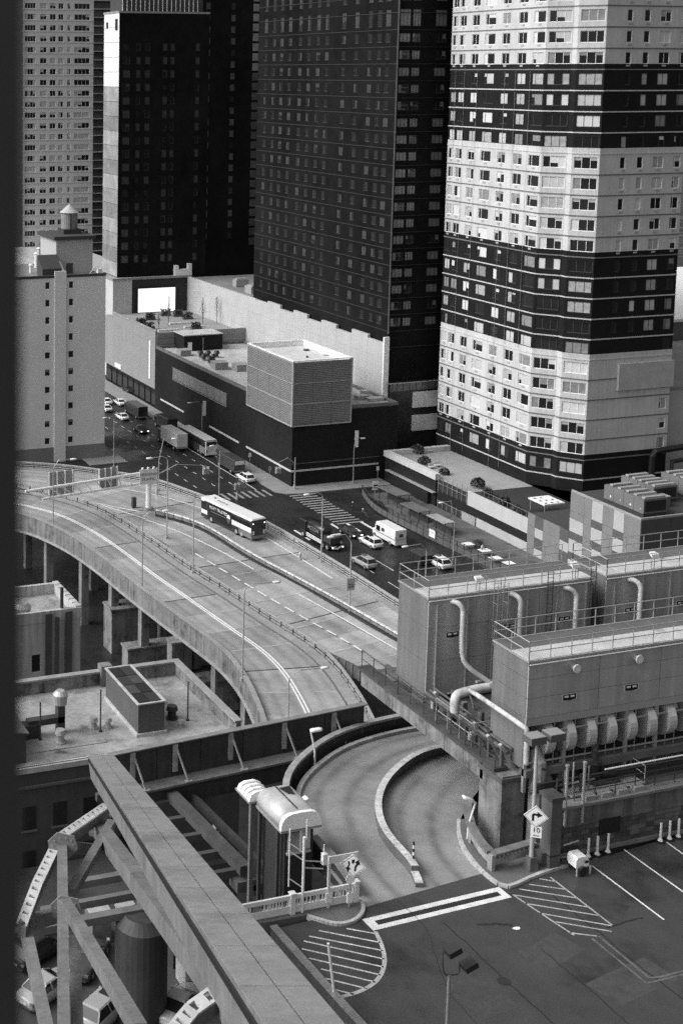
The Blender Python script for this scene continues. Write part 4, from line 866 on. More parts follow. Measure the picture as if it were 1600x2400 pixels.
# traffic signals
def signal(px, py, Y, label, parent_pole=None):
    p = UY(px, py, Y); t = thing('traffic_signal', p, label, 'traffic light', 'traffic lights at the crossing')
    for dx in (-.32, .32):
        MB().box(p.x + dx - .2, p.y - .2, p.z - .6, p.x + dx + .2, p.y + .2, p.z + .6).build('housing', mat('signal_grey', .3, .6, .1, 1), t)
        for k in range(3): MB().tube([(p.x + dx, p.y - .2, p.z + .38 - k * .38), (p.x + dx, p.y - .3, p.z + .38 - k * .38)], .13, 8).build('lens', GALV if k else WHITE, t)
    return t
def mast(base, z, top, tip, label, sig, siglabel):
    P = U(base[0], base[1], z); Tz = UY(top[0], top[1], P.y).z; E = UY(tip[0], tip[1], P.y)
    t = thing('signal_mast', P, label, 'signal mast', 'signal masts at the crossing'); MB().tube([P, (P.x, P.y, Tz)], [.14, .09], 8).build('pole', GALV, t)
    MB().tube([(P.x, P.y, Tz - 1.2), Vector((P.x, P.y, Tz)).lerp(E, .4) + Vector((0, 0, .35)), E], [.07, .06, .04], 6).build('arm', GALV, t); MB().cyl(P, .25, .8, 8).build('base', GALV, t)
    if sig: signal(sig[0], sig[1], P.y, siglabel)
mast((690, 1146), .15, (694, 1072), (650, 1085), 'signal mast at the dark block corner', (652, 1102), 'twin traffic light hung at the dark block corner')
mast((368, 1160), ZR, (370, 1095), (482, 1091), 'long-armed signal mast beside the merging sign', (483, 1103), 'twin traffic light on the long arm over the avenue')
mast((556, 1170), 0, (557, 1135), (545, 1140), 'short signal post on the crossing', (556, 1140), 'traffic light on the short post at the crossing')
for k, (px, py) in enumerate(((632, 1128), (585, 1096), (884, 1128))):
    p = U(px, py, .15); t = thing('sign_post', (p.x, p.y, .15), ['thin sign post on the corner pavement', 'thin sign post on the avenue pavement', 'thin sign post at the right end of the dark block'][k], 'sign', 'thin sign posts on the pavement'); MB().tube([(p.x, p.y, .15), (p.x, p.y, 3)], .04, 5).build('post', GALV, t); MB().box(p.x - .3, p.y - .04, 2.3, p.x + .3, p.y - .01, 3.1).build('plate', WHITE if k else STEEL, t)
p = U(878, 1168, 0); t = thing('construction_sign', (p.x, p.y, 0), 'white work zone board with a black arrow at the fence corner', 'sign'); MB().tube([(p.x, p.y, 0), (p.x, p.y, 2.5)], .06).build('post', STEEL, t)
MB().box(p.x - .55, p.y - .06, 1.6, p.x + .55, p.y, 3.2).build('board', WHITE, t); MB().box(p.x - .5, p.y - .07, 2.35, p.x + .5, p.y - .055, 2.6).build('arrow', BLACK, t); MB().box(p.x - .5, p.y - .07, 2.05, p.x + .5, p.y - .055, 2.15).build('arrow', BLACK, t)
# ------------------------------------------------------------------ overhead sign gantry seen from behind
P = U(348, 1196, ZR); GN = thing('sign_gantry', P, 'white overhead gantry across the ramp, with sign backs and a merging traffic sign', 'gantry')
zt1 = UY(326, 1109, P.y).z; zt2 = UY(326, 1133, P.y).z
E1, E2 = UY(330, 1109, P.y), U(60, 1152, zt1); E3, E4 = UY(330, 1133, P.y), U(100, 1170, zt2)
MB().tube([E1, E2], .22, 8).build('top_chord', WHITE, GN); MB().tube([E3, E4], .2, 8).build('bottom_chord', WHITE, GN)
for i in range(11):
    f = i / 10; MB().tube([E1.lerp(E2, f), E3.lerp(E4, f)], .09, 6).build('strut', WHITE, GN)
MB().tube([P, (P.x, P.y, zt1 + .2)], [.42, .36], 12).build('column', WHITE, GN); MB().cyl(P, .7, .5, 12).build('base', CONC, GN)
MB().box(P.x - 1.9, P.y + 1.6, P.z, P.x - 1.3, P.y + 2.2, P.z + 1.6).build('control_cabinet', DSTEEL, GN)
dr = (E2 - E1).normalized(); dr.z = 0; dr.normalize()
def signback(x0, x1, yt, yb, label):
    a = U(x0, (yt + yb) / 2, zt1 + .1); e = U(x1, (yt + yb) / 2 - 8, zt1 + .1); mpx = 16.0; h = (yb - yt) / mpx; d2 = e - a; d2.z = 0
    off = Vector((.25, .5, 0)); c = a + off; t = thing('road_sign_back', c, label, 'sign', 'backs of road signs on the gantry')
    zc0 = UY((x0 + x1) / 2, (yt + yb) / 2, (a.y + e.y) / 2).z
    MB().beam(Vector((c.x, c.y, zc0)), Vector((c.x + d2.x, c.y + d2.y, zc0)), .08, h).build('panel', mat('sign_back', .26, .5, .1, 1), t)
    for i in range(4): q = Vector((c.x, c.y - .12, zc0)) + Vector((d2.x, d2.y, 0)) * (i + .12) / 3.3; MB().beam(q - Vector((0, 0, h * .52)), q + Vector((0, 0, h * .52)), .16, .16).build('rib', WHITE, t)
signback(112, 173, 1106, 1162, 'back of a large road sign on the left of the gantry'); signback(230, 276, 1098, 1148, 'back of a road sign on the middle of the gantry')
c = UY(348, 1117, P.y - .5); ms = thing('merging_sign', c, 'pale rectangular sign reading MERGING TRAFFIC in dark letters', 'sign')
hw, hh = 20.5 * 226 / 3300, 17 * 226 / 3300
MB().box(c.x - hw, c.y - .05, c.z - hh, c.x + hw, c.y + .05, c.z + hh).build('panel', mat('sign_pale', .62, .5, .04, 1), ms)
lettering('MERGING', .62, (0, -.07, .35), mat('letter_grey', .08, .6, .1, 1), ms); lettering('TRAFFIC', .62, (0, -.07, -.4), MATS['letter_grey'], ms)
for i in range(3): MB().cyl((c.x - .9 + i * .9, c.y + .1, c.z + hh), .18, .25, 8).build('lamp', WHITE, ms)

# ------------------------------------------------------------------ low building with the wet roof (left) and its wall
ZW = 25.0
A1 = U(386, 1582, ZW); A2 = U(262, 1772, ZW); yF, yN = A1.y, A2.y; xR = A1.x + 1.2
LB = thing('flat_roofed_block', (A2.x, yN, 0), 'flat-roofed block with pale wet roof, below the curved ramp', 'building')
ROOF = mat('wet_roof', .3, .4, .45, .35, fine=.2, wet=.16, grime=.5)
MB().box(-5, yN, 0, xR, yF, ZW).build('wall', mat('old_brick', .06, .85, .3, .3, streak=.12), LB)
MB().box(-4.5, yN + .5, ZW, xR - .4, yF - .4, ZW + .05).build('roof', ROOF, LB)
MB().box(-5, yF - .4, ZW, xR, yF, ZW + 1.2).build('parapet', STAIN, LB); MB().box(xR - .4, yN, ZW, xR, yF - .4, ZW + 1.2).build('parapet', STAIN, LB)
MB().box(-5, yF - .5, ZW + 1.2, xR + .1, yF + .1, ZW + 1.35).build('coping', CONC, LB); MB().box(xR - .5, yN, ZW + 1.2, xR + .1, yF - .5, ZW + 1.35).build('coping', CONC, LB)
MB().box(-5, yN - .1, ZW - .35, xR, yN + .4, ZW + .08).build('front_edge', KERB, LB); MB().box(-5, yN - .14, ZW - 1.6, xR, yN, ZW - 1.4).build('string_course', mat('old_brick_pale', .1, .85, .2, .3), LB)
pc = U(235, 1596, ZW); MB().box(pc.x - .4, yF - .8, ZW, pc.x + .6, yF + .1, ZW + 1.9).build('chimney', STAIN, LB)
for k in range(4):
    for i in range(9):
        x = 21 + i * 2.5; z = ZW - 5.0 - k * 3.6
        MB().box(x, yN - .04, z, x + 1.1, yN, z + 1.9).build('window', mat('dark_pane', .02, .2, .2, 1), LB); MB().box(x - .1, yN - .12, z - .14, x + 1.2, yN, z).build('sill', mat('sill_grey', .13, .8, .2, 1), LB)
for k, (px, py) in enumerate(((458, 1862), (508, 1935))):
    p = UY(px, py, yN); t = thing('window_air_conditioner', (p.x, p.y, p.z), ['window air conditioner on the dark brick wall, upper', 'window air conditioner on the dark brick wall, lower'][k], 'air conditioner', 'air conditioners on the dark wall'); MB().box(p.x - .35, p.y - .5, p.z - .25, p.x + .35, p.y, p.z + .25).build('casing', WHITE, t); MB().box(p.x - .26, p.y - .52, p.z - .18, p.x + .26, p.y - .5, p.z + .18).build('grille', DSTEEL, t)
# thin fence on the near roof edge
rf = thing('roof_fence', (20, yN, ZW), 'thin picket railing along the near edge of the wet roof', 'railing')
b = MB()
for i in range(60): b.tube([(8 + i * .36, yN + .1, ZW + .05), (8 + i * .36, yN + .1, ZW + 1.1)], .012, 3)
stuff(b.build('picket', DSTEEL, rf))
for i in range(8): MB().tube([(9 + i * 3, yN + .1, ZW), (9 + i * 3, yN + .1, ZW + 1.2)], .03, 5).build('post', DSTEEL, rf)
for z in (1.15, .12): MB().tube([(7, yN + .1, ZW + z), (A2.x - .3, yN + .1, ZW + z)], .025, 4).build('rail', DSTEEL, rf)
# roof bulkhead with skylight
q0 = U(324, 1728, ZW); q1 = U(388, 1722, ZW); q2 = U(281, 1670, ZW); hB = UY(325, 1653, q0.y).z
BH = thing('roof_bulkhead', (q0.x, q0.y, ZW), 'dark metal-clad roof bulkhead with a glazed skylight top', 'bulkhead')
yb2 = q0.y + 7.2
MB().box(q0.x, q0.y, ZW, q1.x, yb2, hB).build('wall', mat('clad_dark', .085, .6, .15, .5, streak=.1), BH)
for a in ((q0.x - .1, q0.y - .1, q1.x + .1, q0.y + .1), (q0.x - .1, yb2 - .1, q1.x + .1, yb2 + .1), (q0.x - .1, q0.y + .1, q0.x + .1, yb2 - .1), (q1.x - .1, q0.y + .1, q1.x + .1, yb2 - .1)): MB().box(a[0], a[1], hB, a[2], a[3], hB + .1).build('edge_trim', KERB, BH)
for i in range(2):
    for k in range(4): MB().box(q0.x + .15 + i * (q1.x - q0.x - .3) / 2, q0.y + .3 + k * 1.7, hB, q0.x + .1 + (i + 1) * (q1.x - q0.x - .3) / 2, q0.y + 1.9 + k * 1.7, hB + .06).build('skylight_pane', (BLACK, GLASS, mat('pane_mid', .05, .2, .5, 2))[(i + k * 2) % 3], BH)
for a in ((q0.x - .2, q0.y - .15, q1.x + .2, q0.y), (q0.x - .15, q0.y, q0.x, yb2)): MB().box(a[0], a[1], ZW + .05, a[2], a[3], ZW + .3).build('flashing', KERB, BH)
def vent(px, py, r, h, label, m=GALV, cap=True):
    p = U(px, py, ZW); t = thing('roof_vent', (p.x, p.y, ZW), label, 'vent', 'vents on the wet roof'); MB().cyl((p.x, p.y, ZW), r * .7, h, 10).build('stack', m, t); MB().cyl((p.x, p.y, ZW), r, .2, 10).build('flange', m, t)
    if cap: MB().cyl((p.x, p.y, ZW + h - .1), r, h * .4, 12, r2=r * .8).build('cap', m, t)
    return t
p = U(125, 1720, ZW); vd = thing('ducted_fan', (p.x, p.y, ZW), 'rooftop fan drum on a dark elbow duct, wet roof left', 'fan')
MB().box(p.x - 2.6, p.y - .5, ZW, p.x - 1.3, p.y + .5, ZW + 1.2).build('plenum', DSTEEL, vd); MB().box(p.x - 2.2, p.y - .35, ZW + 1.0, p.x + .9, p.y + .35, ZW + 1.5).build('duct', DSTEEL, vd); MB().box(p.x + .3, p.y - .35, ZW, p.x + .9, p.y + .35, ZW + 2.6).build('riser', DSTEEL, vd)
MB().cyl((p.x + .6, p.y, ZW + 2.5), .55, .8, 14, r2=.62).build('drum', GALV, vd); MB().cyl((p.x + .6, p.y, ZW + 3.3), .62, .3, 14, r2=.35).build('drum_cap', GALV, vd)
vent(142, 1742, .45, .9, 'squat roof vent before the ducted fan'); vent(219, 1708, .4, .8, 'small roof vent, left of a pair'); vent(253, 1706, .35, .7, 'small roof vent, right of the pair')
vent(403, 1685, .5, .9, 'dark roof vent right of the bulkhead', DSTEEL); vent(424, 1704, .3, .5, 'small roof vent near the steel wall')
for k, (px, py, h) in enumerate(((95, 1735, 3.2), (236, 1716, 3.6), (440, 1690, 3.4))):
    p = U(px, py, ZW); one(MB().tube([(p.x, p.y, ZW), (p.x, p.y, ZW + h)], .06, 6).cyl((p.x, p.y, ZW), .15, .15), 'roof_pipe', DSTEEL, ['thin upright pipe at the left of the wet roof', 'thin upright pipe in the middle of the wet roof', 'thin upright pipe near the roof\'s right corner'][k], 'pipe', 'upright pipes on the wet roof')
# dark lean-to at the far left of the roof
p = U(62, 1790, ZW); lt2 = thing('lean_to', (p.x, p.y, ZW), 'dark lean-to shed at the left edge of the wet roof', 'shed')
MB().prism([(p.x - 6, p.y), (p.x, p.y), (p.x, p.y + 5), (p.x - 6, p.y + 5)], ZW, [ZW + 3.4, ZW + 2.4, ZW + 2.4, ZW + 3.4]).build('wall', mat('shed_dark', .06, .8, .2, .5), lt2); MB().prism([(p.x - 6.1, p.y - .15), (p.x + .2, p.y - .15), (p.x + .2, p.y + 5.1), (p.x - 6.1, p.y + 5.1)], [ZW + 3.43, ZW + 2.4, ZW + 2.4, ZW + 3.43], [ZW + 3.55, ZW + 2.52, ZW + 2.52, ZW + 3.55]).build('roof', mat('shed_roof', .12, .8, .2, .5), lt2)

# ------------------------------------------------------------------ old brick house at the far left
ZO = 19.0
o1 = U(190, 1424, ZO); o2 = U(155, 1362, ZO)
OH = thing('old_brick_house', (o1.x, o1.y, 0), 'tall pale brick house with soot stripes and a parapet roof, left', 'building')
OM = mat('sooty_pale_brick', .4, .9, .2, .3, streak=.3)
xO = o1.x; yO = o1.y; yO2 = max(o2.y, yO + 7)
wz = [(ZO - 6.8, ZO - 4.8), (ZO - 12.2, ZO - 10.2)]
facade(OH, (xO - 14, yO), 0, 14, 0, ZO, [(8.3, 9.3)] , wz, [OM], depth=.2)
for r in wz: put_window(OH, face_pt((xO - 14, yO), 0, 8.8, .12, r[0]), 0, 1.0, 2.0, FRD, 'dark', 'one', BLD2)
MB().box(xO - 13.9, yO + .3, 0, xO - .02, yO2, ZO - 1.2).build('core', mat('old_core', .1, .9, .2, .3), OH); MB().box(xO - .02, yO, 0, xO, yO2, ZO).build('side_wall', OM, OH)
MB().box(xO - 13.5, yO + .5, ZO - 1.2, xO - .5, yO2 - .5, ZO - 1.15).build('roof', ROOF, OH)
for a in ((xO - 14, yO - .04, xO + .02, yO + .45), (xO - 14, yO2 - .45, xO, yO2), (xO - .45, yO + .45, xO, yO2 - .45), (xO - 8.2, yO + 3.5, xO - 7.8, yO2 - .4)): MB().box(a[0], a[1], ZO - 1.2, a[2], a[3], ZO + .05).build('parapet', OM, OH)
for i in range(7): MB().box(xO - .55, yO + .1 + i * (yO2 - yO) / 7, ZO + .05, xO + .08, yO + .02 + (i + .9) * (yO2 - yO) / 7, ZO + .22).build('coping_stone', KERB, OH)
for k, (du, w2) in enumerate(((-4.2, .75), (-3.0, .4), (-1.9, .8))): MB().box(xO + du, yO - .25, 0, xO + du + w2, yO, ZO - .2 - .5 * (k == 1)).build('flue', mat('flue_dark', .07, .85, .3, .5, streak=.2), OH)
MB().tube([(xO - 2.1, yO + .4, ZO - 1), (xO - 2.1, yO + .4, ZO + 2.4)], .2, 8).build('stack_pipe', DSTEEL, OH)
p = Vector((xO - 6.4, yO + 1.4, ZO - 1.15)); rv = thing('roof_turbine', p, 'ribbed round ventilator on the old brick house roof', 'vent'); MB().cyl(p, .45, 1.0, 10).build('neck', GALV, rv); MB().cyl(p + Vector((0, 0, 1.0)), .95, .5, 16, r2=1.05).build('drum', GALV, rv); MB().cyl(p + Vector((0, 0, 1.5)), 1.05, .4, 16, r2=.6).build('cap', STEEL, rv)
# low walls and yard stairs glimpsed under the ramp
for k, (px, py, w2, d2, h2) in enumerate(((262, 1500, 4, 3, 6), (300, 1560, 9, 2, 4), (402, 1650, 1.5, 1.5, 9.5), (470, 1640, 8, 2.5, 4))):
    p = U(px, py, 2); one(MB().box(p.x, p.y, 0, p.x + w2, p.y + d2, h2).box(p.x - .15, p.y - .15, h2, p.x + w2 + .15, p.y + d2 + .15, h2 + .25), 'yard_wall', STAIN, ['pale concrete yard block under the ramp, left', 'long low yard wall in the shade of the ramp', 'square concrete support block beside the low roof', 'yard wall under the ramp near the steel wall'][k], 'wall', 'yard walls under the curved ramp')
# ------------------------------------------------------------------ parking deck
ZD = 33.0
def D(x, y, z=ZD): return U(x, y, z)
dl = [D(640, 2178), D(800, 2352), D(900, 2470), D(1000, 2600), D(2100, 2350), D(1900, 1870), D(1330, 2031), D(1130, 2047), D(848, 2128), D(760, 2150)]
struct(MB().prism([(p.x, p.y) for p in dl], ZD - 1.2, ZD).build('parking_deck', DECK))
def paint(name, segs, wd=.1, m=LINE, z=.004):
    b = MB()
    for s in segs: b.ribbon(resample([D(*p) for p in s], max(2, len(s) * 3)), wd, z, z + .004)
    return struct(b.build(name, m))
c3x = lambda x, y: (1000 + x * .3827, 1840 + y * .3827)     # enlarged survey crops to picture coordinates
c1x = lambda x, y: (540 + x * .3444, 1980 + y * .3444)
paint('parking_line_marking', [[c3x(1010, 495), c3x(1450, 825)], [c3x(1205, 395), c3x(1568, 655), c3x(1700, 750)], [c3x(1465, 350), c3x(1700, 520)]], .1)
hr = [((690, 575), (785, 590)), ((625, 608), (855, 640)), ((565, 637), (915, 692)), ((525, 672), (985, 747)), ((600, 725), (1055, 800)), ((690, 785), (1130, 862)), ((790, 838), (1130, 897)), ((870, 905), (1040, 925))]
paint('hatched_marking', [[c3x(*a), c3x(*b)] for a, b in hr] + [[c3x(755, 565), c3x(1130, 857)], [c3x(525, 672), c3x(740, 815), c3x(900, 920)]], .09, mat('road_paint_worn', .4, .7, .4, 1.6, fine=.5))
paint('faded_marking', [[c3x(1010, 940), c3x(1345, 1215), c3x(1568, 1160), c3x(1800, 1110)], [c3x(1050, 925), c3x(1370, 1190), c3x(1568, 1138)]], .12, FAINT)
hl = [((790, 570), (985, 605)), ((600, 584), (1018, 665)), ((535, 622), (1035, 720)), ((500, 655), (1045, 778)), ((485, 708), (1040, 832)), ((535, 772), (1020, 886)), ((615, 845), (985, 935)), ((650, 910), (930, 980)), ((705, 985), (840, 1018))]
paint('hatched_marking', [[c1x(*a), c1x(*b)] for a, b in hl], .1, mat('road_paint_worn2', .52, .7, .35, 1.6, fine=.5))
arc = smooth_line([D(*c1x(*p)) for p in ((985, 590), (1030, 680), (1052, 780), (1035, 870), (980, 945), (870, 1005), (730, 1040))], 2); struct(MB().ribbon(arc, .22, .004, .008).build('hatched_border_marking', mat('road_paint_dim', .42, .7, .3, 1.6, fine=.4)))
CRK = mat('crack_seal', .022, .5, .3, 2)
def crack(P, wd):
    q = resample([D(*c3x(*p)) for p in P], 30); rd = random.Random(len(P)); q = [p + Vector((rd.uniform(-.04, .04), rd.uniform(-.04, .04), 0)) for p in q]; struct(MB().ribbon(q, wd, .0035, .006).build('crack', CRK))
crack([(100, 845), (260, 985), (430, 1150), (775, 1463), (1000, 1700)], .07); crack([(700, 1005), (860, 1140), (1050, 1300), (1230, 1463)], .06); crack([(720, 640), (1050, 900), (1350, 1150), (1568, 1310), (1800, 1480)], .07); crack([(-200, 690), (-120, 760), (0, 880), (120, 1250), (300, 1463)], .035); crack([(310, 855), (420, 850), (520, 860)], .16); crack([(1100, 875), (1240, 830), (1320, 815)], .1)
stain = MB(); sp = D(*c3x(548, 878)); one(MB().poly([sp + Vector((.22 * math.cos(a / 9 * 6.283) * (1 + .2 * math.sin(a * 2)), .13 * math.sin(a / 9 * 6.283), .012)) for a in range(9)]), 'litter_sheet', WHITE, 'small white scrap of litter lying on the deck', 'litter')
for k, (px, py, a, b2, rz2, v) in enumerate(((1290, 2230, 1.6, .9, .3, .062), (1120, 2330, 1.2, 1.6, .1, .06), (1010, 2215, .8, .8, .5, .045), (1480, 2300, 2.2, 1.0, .2, .063), (1400, 2120, .9, 1.4, .6, .046))):
    c = D(px, py); ca, sa = math.cos(rz2), math.sin(rz2); struct(MB().poly([(c.x + x * ca - y * sa, c.y + x * sa + y * ca, ZD + .003) for x, y in ((-a, -b2), (a, -b2), (a, b2), (-a, b2))]).build('asphalt_patch', mat('patch_%d' % k, v, .6, .3, .5, fine=.3, grime=.5)))
for k, (px, py) in enumerate(((1180, 2300), (1340, 2190))):
    c = D(px, py); one(MB().cyl(c, .34, .012, 18).cyl(c + Vector((0, 0, .012)), .28, .006, 18), 'manhole_cover', mat('iron_lid', .03, .5, .3, 2), ['round iron lid in the deck near the bottom edge', 'round iron lid in the deck near the hatched bay'][k], 'manhole cover', 'iron lids in the deck') if k < 1 else None
# drain grate with its white border
o = [D(*p) for p in ((866, 2152), (1165, 2081), (1192, 2086), (1203, 2107), (884, 2179))]
fr = thing('drain_grate', o[0], 'long dark drain grate framed by a broad white painted border', 'drain')
ce = sum(o, Vector()) / 5; xs0, xs1 = o[0].x, o[3].x; yt, ybm = max(p.y for p in o), min(p.y for p in o)
ax = (o[1] - o[0]).normalized(); ay = Vector((-ax.y, ax.x, 0)); Lg = (o[3] - o[4]).length; Wg = abs((o[0] - o[4]).dot(ay)) + .05
base = o[4]
def gp(u, v, z=.005): q = base + ax * u + ay * v; return (q.x, q.y, ZD + z)
b = MB()
for a in ((-.25, 0, Lg, .34), (-.25, Wg - .34, Lg, Wg), (-.25, .34, .3, Wg - .34), (Lg - .4, .34, Lg, Wg - .34)): b.poly([gp(a[0], a[1]), gp(a[2], a[1]), gp(a[2], a[3]), gp(a[0], a[3])])
b.build('painted_border', LINE, fr)
MB().poly([gp(.3, .34, .006), gp(Lg - .4, .34, .006), gp(Lg - .4, Wg - .34, .006), gp(.3, Wg - .34, .006)]).build('channel', BLACK, fr)
b = MB(); n = 70
for i in range(n): u = .32 + i * (Lg - .74) / n; b.add([gp(u, .36, .01), gp(u + .06, .36, .01), gp(u + .06, Wg - .36, .01), gp(u, Wg - .36, .01), gp(u, .36, .02), gp(u + .06, .36, .02), gp(u + .06, Wg - .36, .02), gp(u, Wg - .36, .02)], [(4, 5, 6, 7), (0, 1, 5, 4), (2, 3, 7, 6)])
stuff(b.build('grate_bar', DSTEEL, fr))
# kerbed islands
def island(name, P, label, z=.15, extra=None, close=None):
    q = smooth_line([D(*p) for p in P], 2); full = q + [D(*p) for p in (close or [])]
    t = thing(name, full[0], label, 'kerb island', 'kerbed islands on the deck'); MB().prism([(p.x, p.y) for p in full], ZD - .6, ZD + z).build('paving', mat('island_paving', .12, .8, .25, .8), t)
    qq = resample(q, 22)
    for i in range(21): MB().ribbon([qq[i], qq[i].lerp(qq[i + 1], .96)], .2, -.1, z + .012 + .006 * (i % 2)).build('kerb_stone', KERB, t)
    return t
island('kerb_island', [(1074, 1925), (1073, 1950), (1082, 1985), (1103, 2016), (1130, 2047), (1153, 2066), (1172, 2079), (1191, 2083), (1214, 2073), (1245, 2058), (1287, 2043), (1329, 2031)], 'curving kerbed island under the arrow sign', close=[(1335, 2012), (1250, 2004), (1165, 2028), (1122, 1992), (1100, 1950), (1094, 1925)])
island('kerb_island', [(720, 2150), (765, 2165), (800, 2171), (835, 2160), (853, 2138), (848, 2118), (836, 2112)], 'rounded kerbed island before the white fence', close=[(760, 2110), (600, 2140), (600, 2172)])
# helical ramp
NH = 64
OUT = [(848, 2128, 33), (790, 2068, 32.95), (745, 2000, 32.8), (712, 1940, 32.6), (697, 1895, 32.4), (697, 1862, 32.2), (714, 1827, 32.0), (754, 1790, 31.7), (799, 1760, 31.4), (848, 1741, 31.1), (905, 1724, 30.8), (968, 1711, 30.5), (1060, 1700, 30), (1170, 1700, 29.5)]
INN = [(1130, 2047, 33), (1102, 2019, 32.95), (1080, 1985, 32.85), (1074, 1955, 32.7), (1076, 1926, 32.5), (1086, 1903, 32.3), (1100, 1880, 32.1), (1116, 1858, 31.8), (1135, 1835, 31.4), (1155, 1815, 31.1), (1180, 1800, 30.8), (1200, 1790, 30.5), (1225, 1780, 30), (1260, 1770, 29.5)]
HO = resample(smooth_line([U(*p) for p in OUT], 2), NH); HI = resample(smooth_line([U(*p) for p in INN], 2), NH)
RHEL = mat('helix_concrete', .26, .4, .24, .2, fine=.2, wet=.22, wear=.34)
HS = MB().road(HO, HI, 60, (.12, .3, .62, .82))
struct(HS.build('helical_ramp', RHEL, None, True)); struct(MB().strip([p - Vector((0, 0, .8)) for p in HO], [p - Vector((0, 0, .8)) for p in HI]).build('helical_ramp_soffit', STAIN))
DIV = [(982, 2080, 33), (968, 2042, 33), (933, 2006, 32.95), (897, 1961, 32.8), (884, 1917, 32.5), (888, 1877, 32.2), (906, 1841, 31.9), (942, 1805, 31.6), (986, 1778, 31.2), (1044, 1765, 30.8), (1120, 1755, 30.4)]
DV = resample(smooth_line([U(*p) for p in DIV], 2), 45)
dv = thing('lane_divider', DV[10], 'curved chipped concrete divider between the two helix lanes', 'divider')
CHIP = mat('chipped_paint', .5, .8, .45, 1.6, fine=.5); 
for i in range(0, 44, 2): MB().ribbon(DV[i:i + 3], .4, -.35, .58 if i > 2 else .25 + .16 * i).build('divider_block', mat('divider_dark', .13, .85, .3, 1), dv); MB().ribbon(DV[i:i + 3], .42, .58 if i > 2 else .25 + .16 * i, .62 if i > 2 else .29 + .16 * i).build('divider_cap', CHIP, dv)
kq = resample([p for p in HO[18:]], 30); ok = thing('helix_kerb', kq[3], 'pale kerb along the outer side of the helix ramp', 'kerb')
for i in range(29): MB().ribbon([kq[i], kq[i].lerp(kq[i + 1], .97)], .3, -.2, .24).build('kerb_stone', KERB, ok)
ow = [p + (p - q).normalized() * .75 for p, q in zip(HO[20:], HI[20:])]
hp = thing('helix_parapet', ow[5], 'dark parapet with pale coping curving round the helix ramp', 'parapet'); ow = resample(ow, 24)
MB().ribbon(ow, .18, -1, .85).build('wall', mat('wall_dark', .05, .8, .3, .6, streak=.15), hp); MB().ribbon(ow, .42, .85, 1.02).build('coping', mat('coping_worn', .3, .8, .3, 1.2), hp)
for i in range(0, 24, 3): MB().beam(ow[i] + Vector((0, 0, -1)), ow[i] + Vector((0, 0, .85)), .3, .3).build('post', DSTEEL, hp)

# ------------------------------------------------------------------ steel wall (plate girder) behind the helix
ga = U(262, 1768, 33.3); gb = U(852, 1650, 33.3)
gy0, gy1 = ga.y, gb.y
SW = thing('steel_plate_wall', ga, 'long dark rust-streaked plate girder wall with pale braced brackets', 'girder')
PLT = mat('plate_steel', .045, .55, .35, .5, streak=.3)
def gl(f, dy=0, dzz=0): q = ga.lerp(gb, f); return Vector((q.x, q.y + dy, 33.3 + dzz))
npl = 6
for i in range(npl): MB().beam(gl(i / npl + .002, 0, -1.2), gl((i + 1) / npl - .002, 0, -1.2), .25, 2.35).build('plate', PLT, SW)
MB().beam(gl(-.01, 0, .0), gl(1.01, 0, 0), .45, .08).build('top_flange', mat('flange_worn', .2, .7, .3, .8), SW)
MB().beam(gl(-.01, -.6, -2.45), gl(1.01, -.6, -2.45), 1.3, .15).build('ledge', mat('ledge_worn', .14, .8, .4, .8), SW); MB().beam(gl(-.01, -.9, -3.2), gl(1.01, -.9, -3.2), .3, 1.35).build('lower_beam', PLT, SW)
for f in (.075, .235, .45, .665, .87):
    q = gl(f, -.16, -.1); MB().beam(q, q + Vector((0, 0, -1.9)), .34, .16).build('bracket', mat('bracket_pale', .3, .7, .4, 1.5, fine=.3), SW); MB().beam(q + Vector((.12, 0, -.3)), q + Vector((.55, -.95, -2.2)), .1, .1).build('brace', MATS['bracket_pale'], SW); MB().box(q.x + .35, q.y - 1.1, 30.93, q.x + .85, q.y - .8, 31.02).build('foot_plate', MATS['bracket_pale'], SW)
# ------------------------------------------------------------------ giant facade truss on the left
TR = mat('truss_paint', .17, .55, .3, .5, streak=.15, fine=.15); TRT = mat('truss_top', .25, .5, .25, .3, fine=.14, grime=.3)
def at_depth(px, py, dep): d = ray(px, py); return Vector((0, 0, CH)) + d * dep
f0, f1 = at_depth(237, 1770, 86), at_depth(740, 2440, 25.5)
BR = thing('truss_diagonal', f0, 'broad pale box beam of the facade truss, running down from lower right', 'truss beam')
dirb = (f1 - f0).normalized(); upb = Vector((0, 0, 1)) - dirb * dirb.z; upb.normalize(); sid = dirb.cross(upb).normalized(); Wb, Hb = 1.5, 1.15; Lb = (f1 - f0).length
if sid.x < 0: sid = -sid
def bp(t, s, h): return f0 + dirb * t + sid * s * Wb / 2 + upb * h
b = MB(); b.add([bp(0, -1, 0), bp(0, 1, 0), bp(0, 1, -Hb), bp(0, -1, -Hb * .4), bp(Lb, -1, 0), bp(Lb, 1, 0), bp(Lb, 1, -Hb), bp(Lb, -1, -Hb), bp(2.2, -1, -Hb)], [(0, 1, 2, 3), (4, 7, 6, 5), (1, 5, 6, 2), (0, 3, 8, 7, 4)]); b.add([bp(.01, -.98, .004), bp(.01, .98, .004), bp(Lb, .98, .004), bp(Lb, -.98, .004)], [(0, 1, 2, 3)], 1); b.build('box_beam', [TR, BLACK], BR, fix=True)  # black sheet under the cover plates paints shadow into their seams
npn = 16
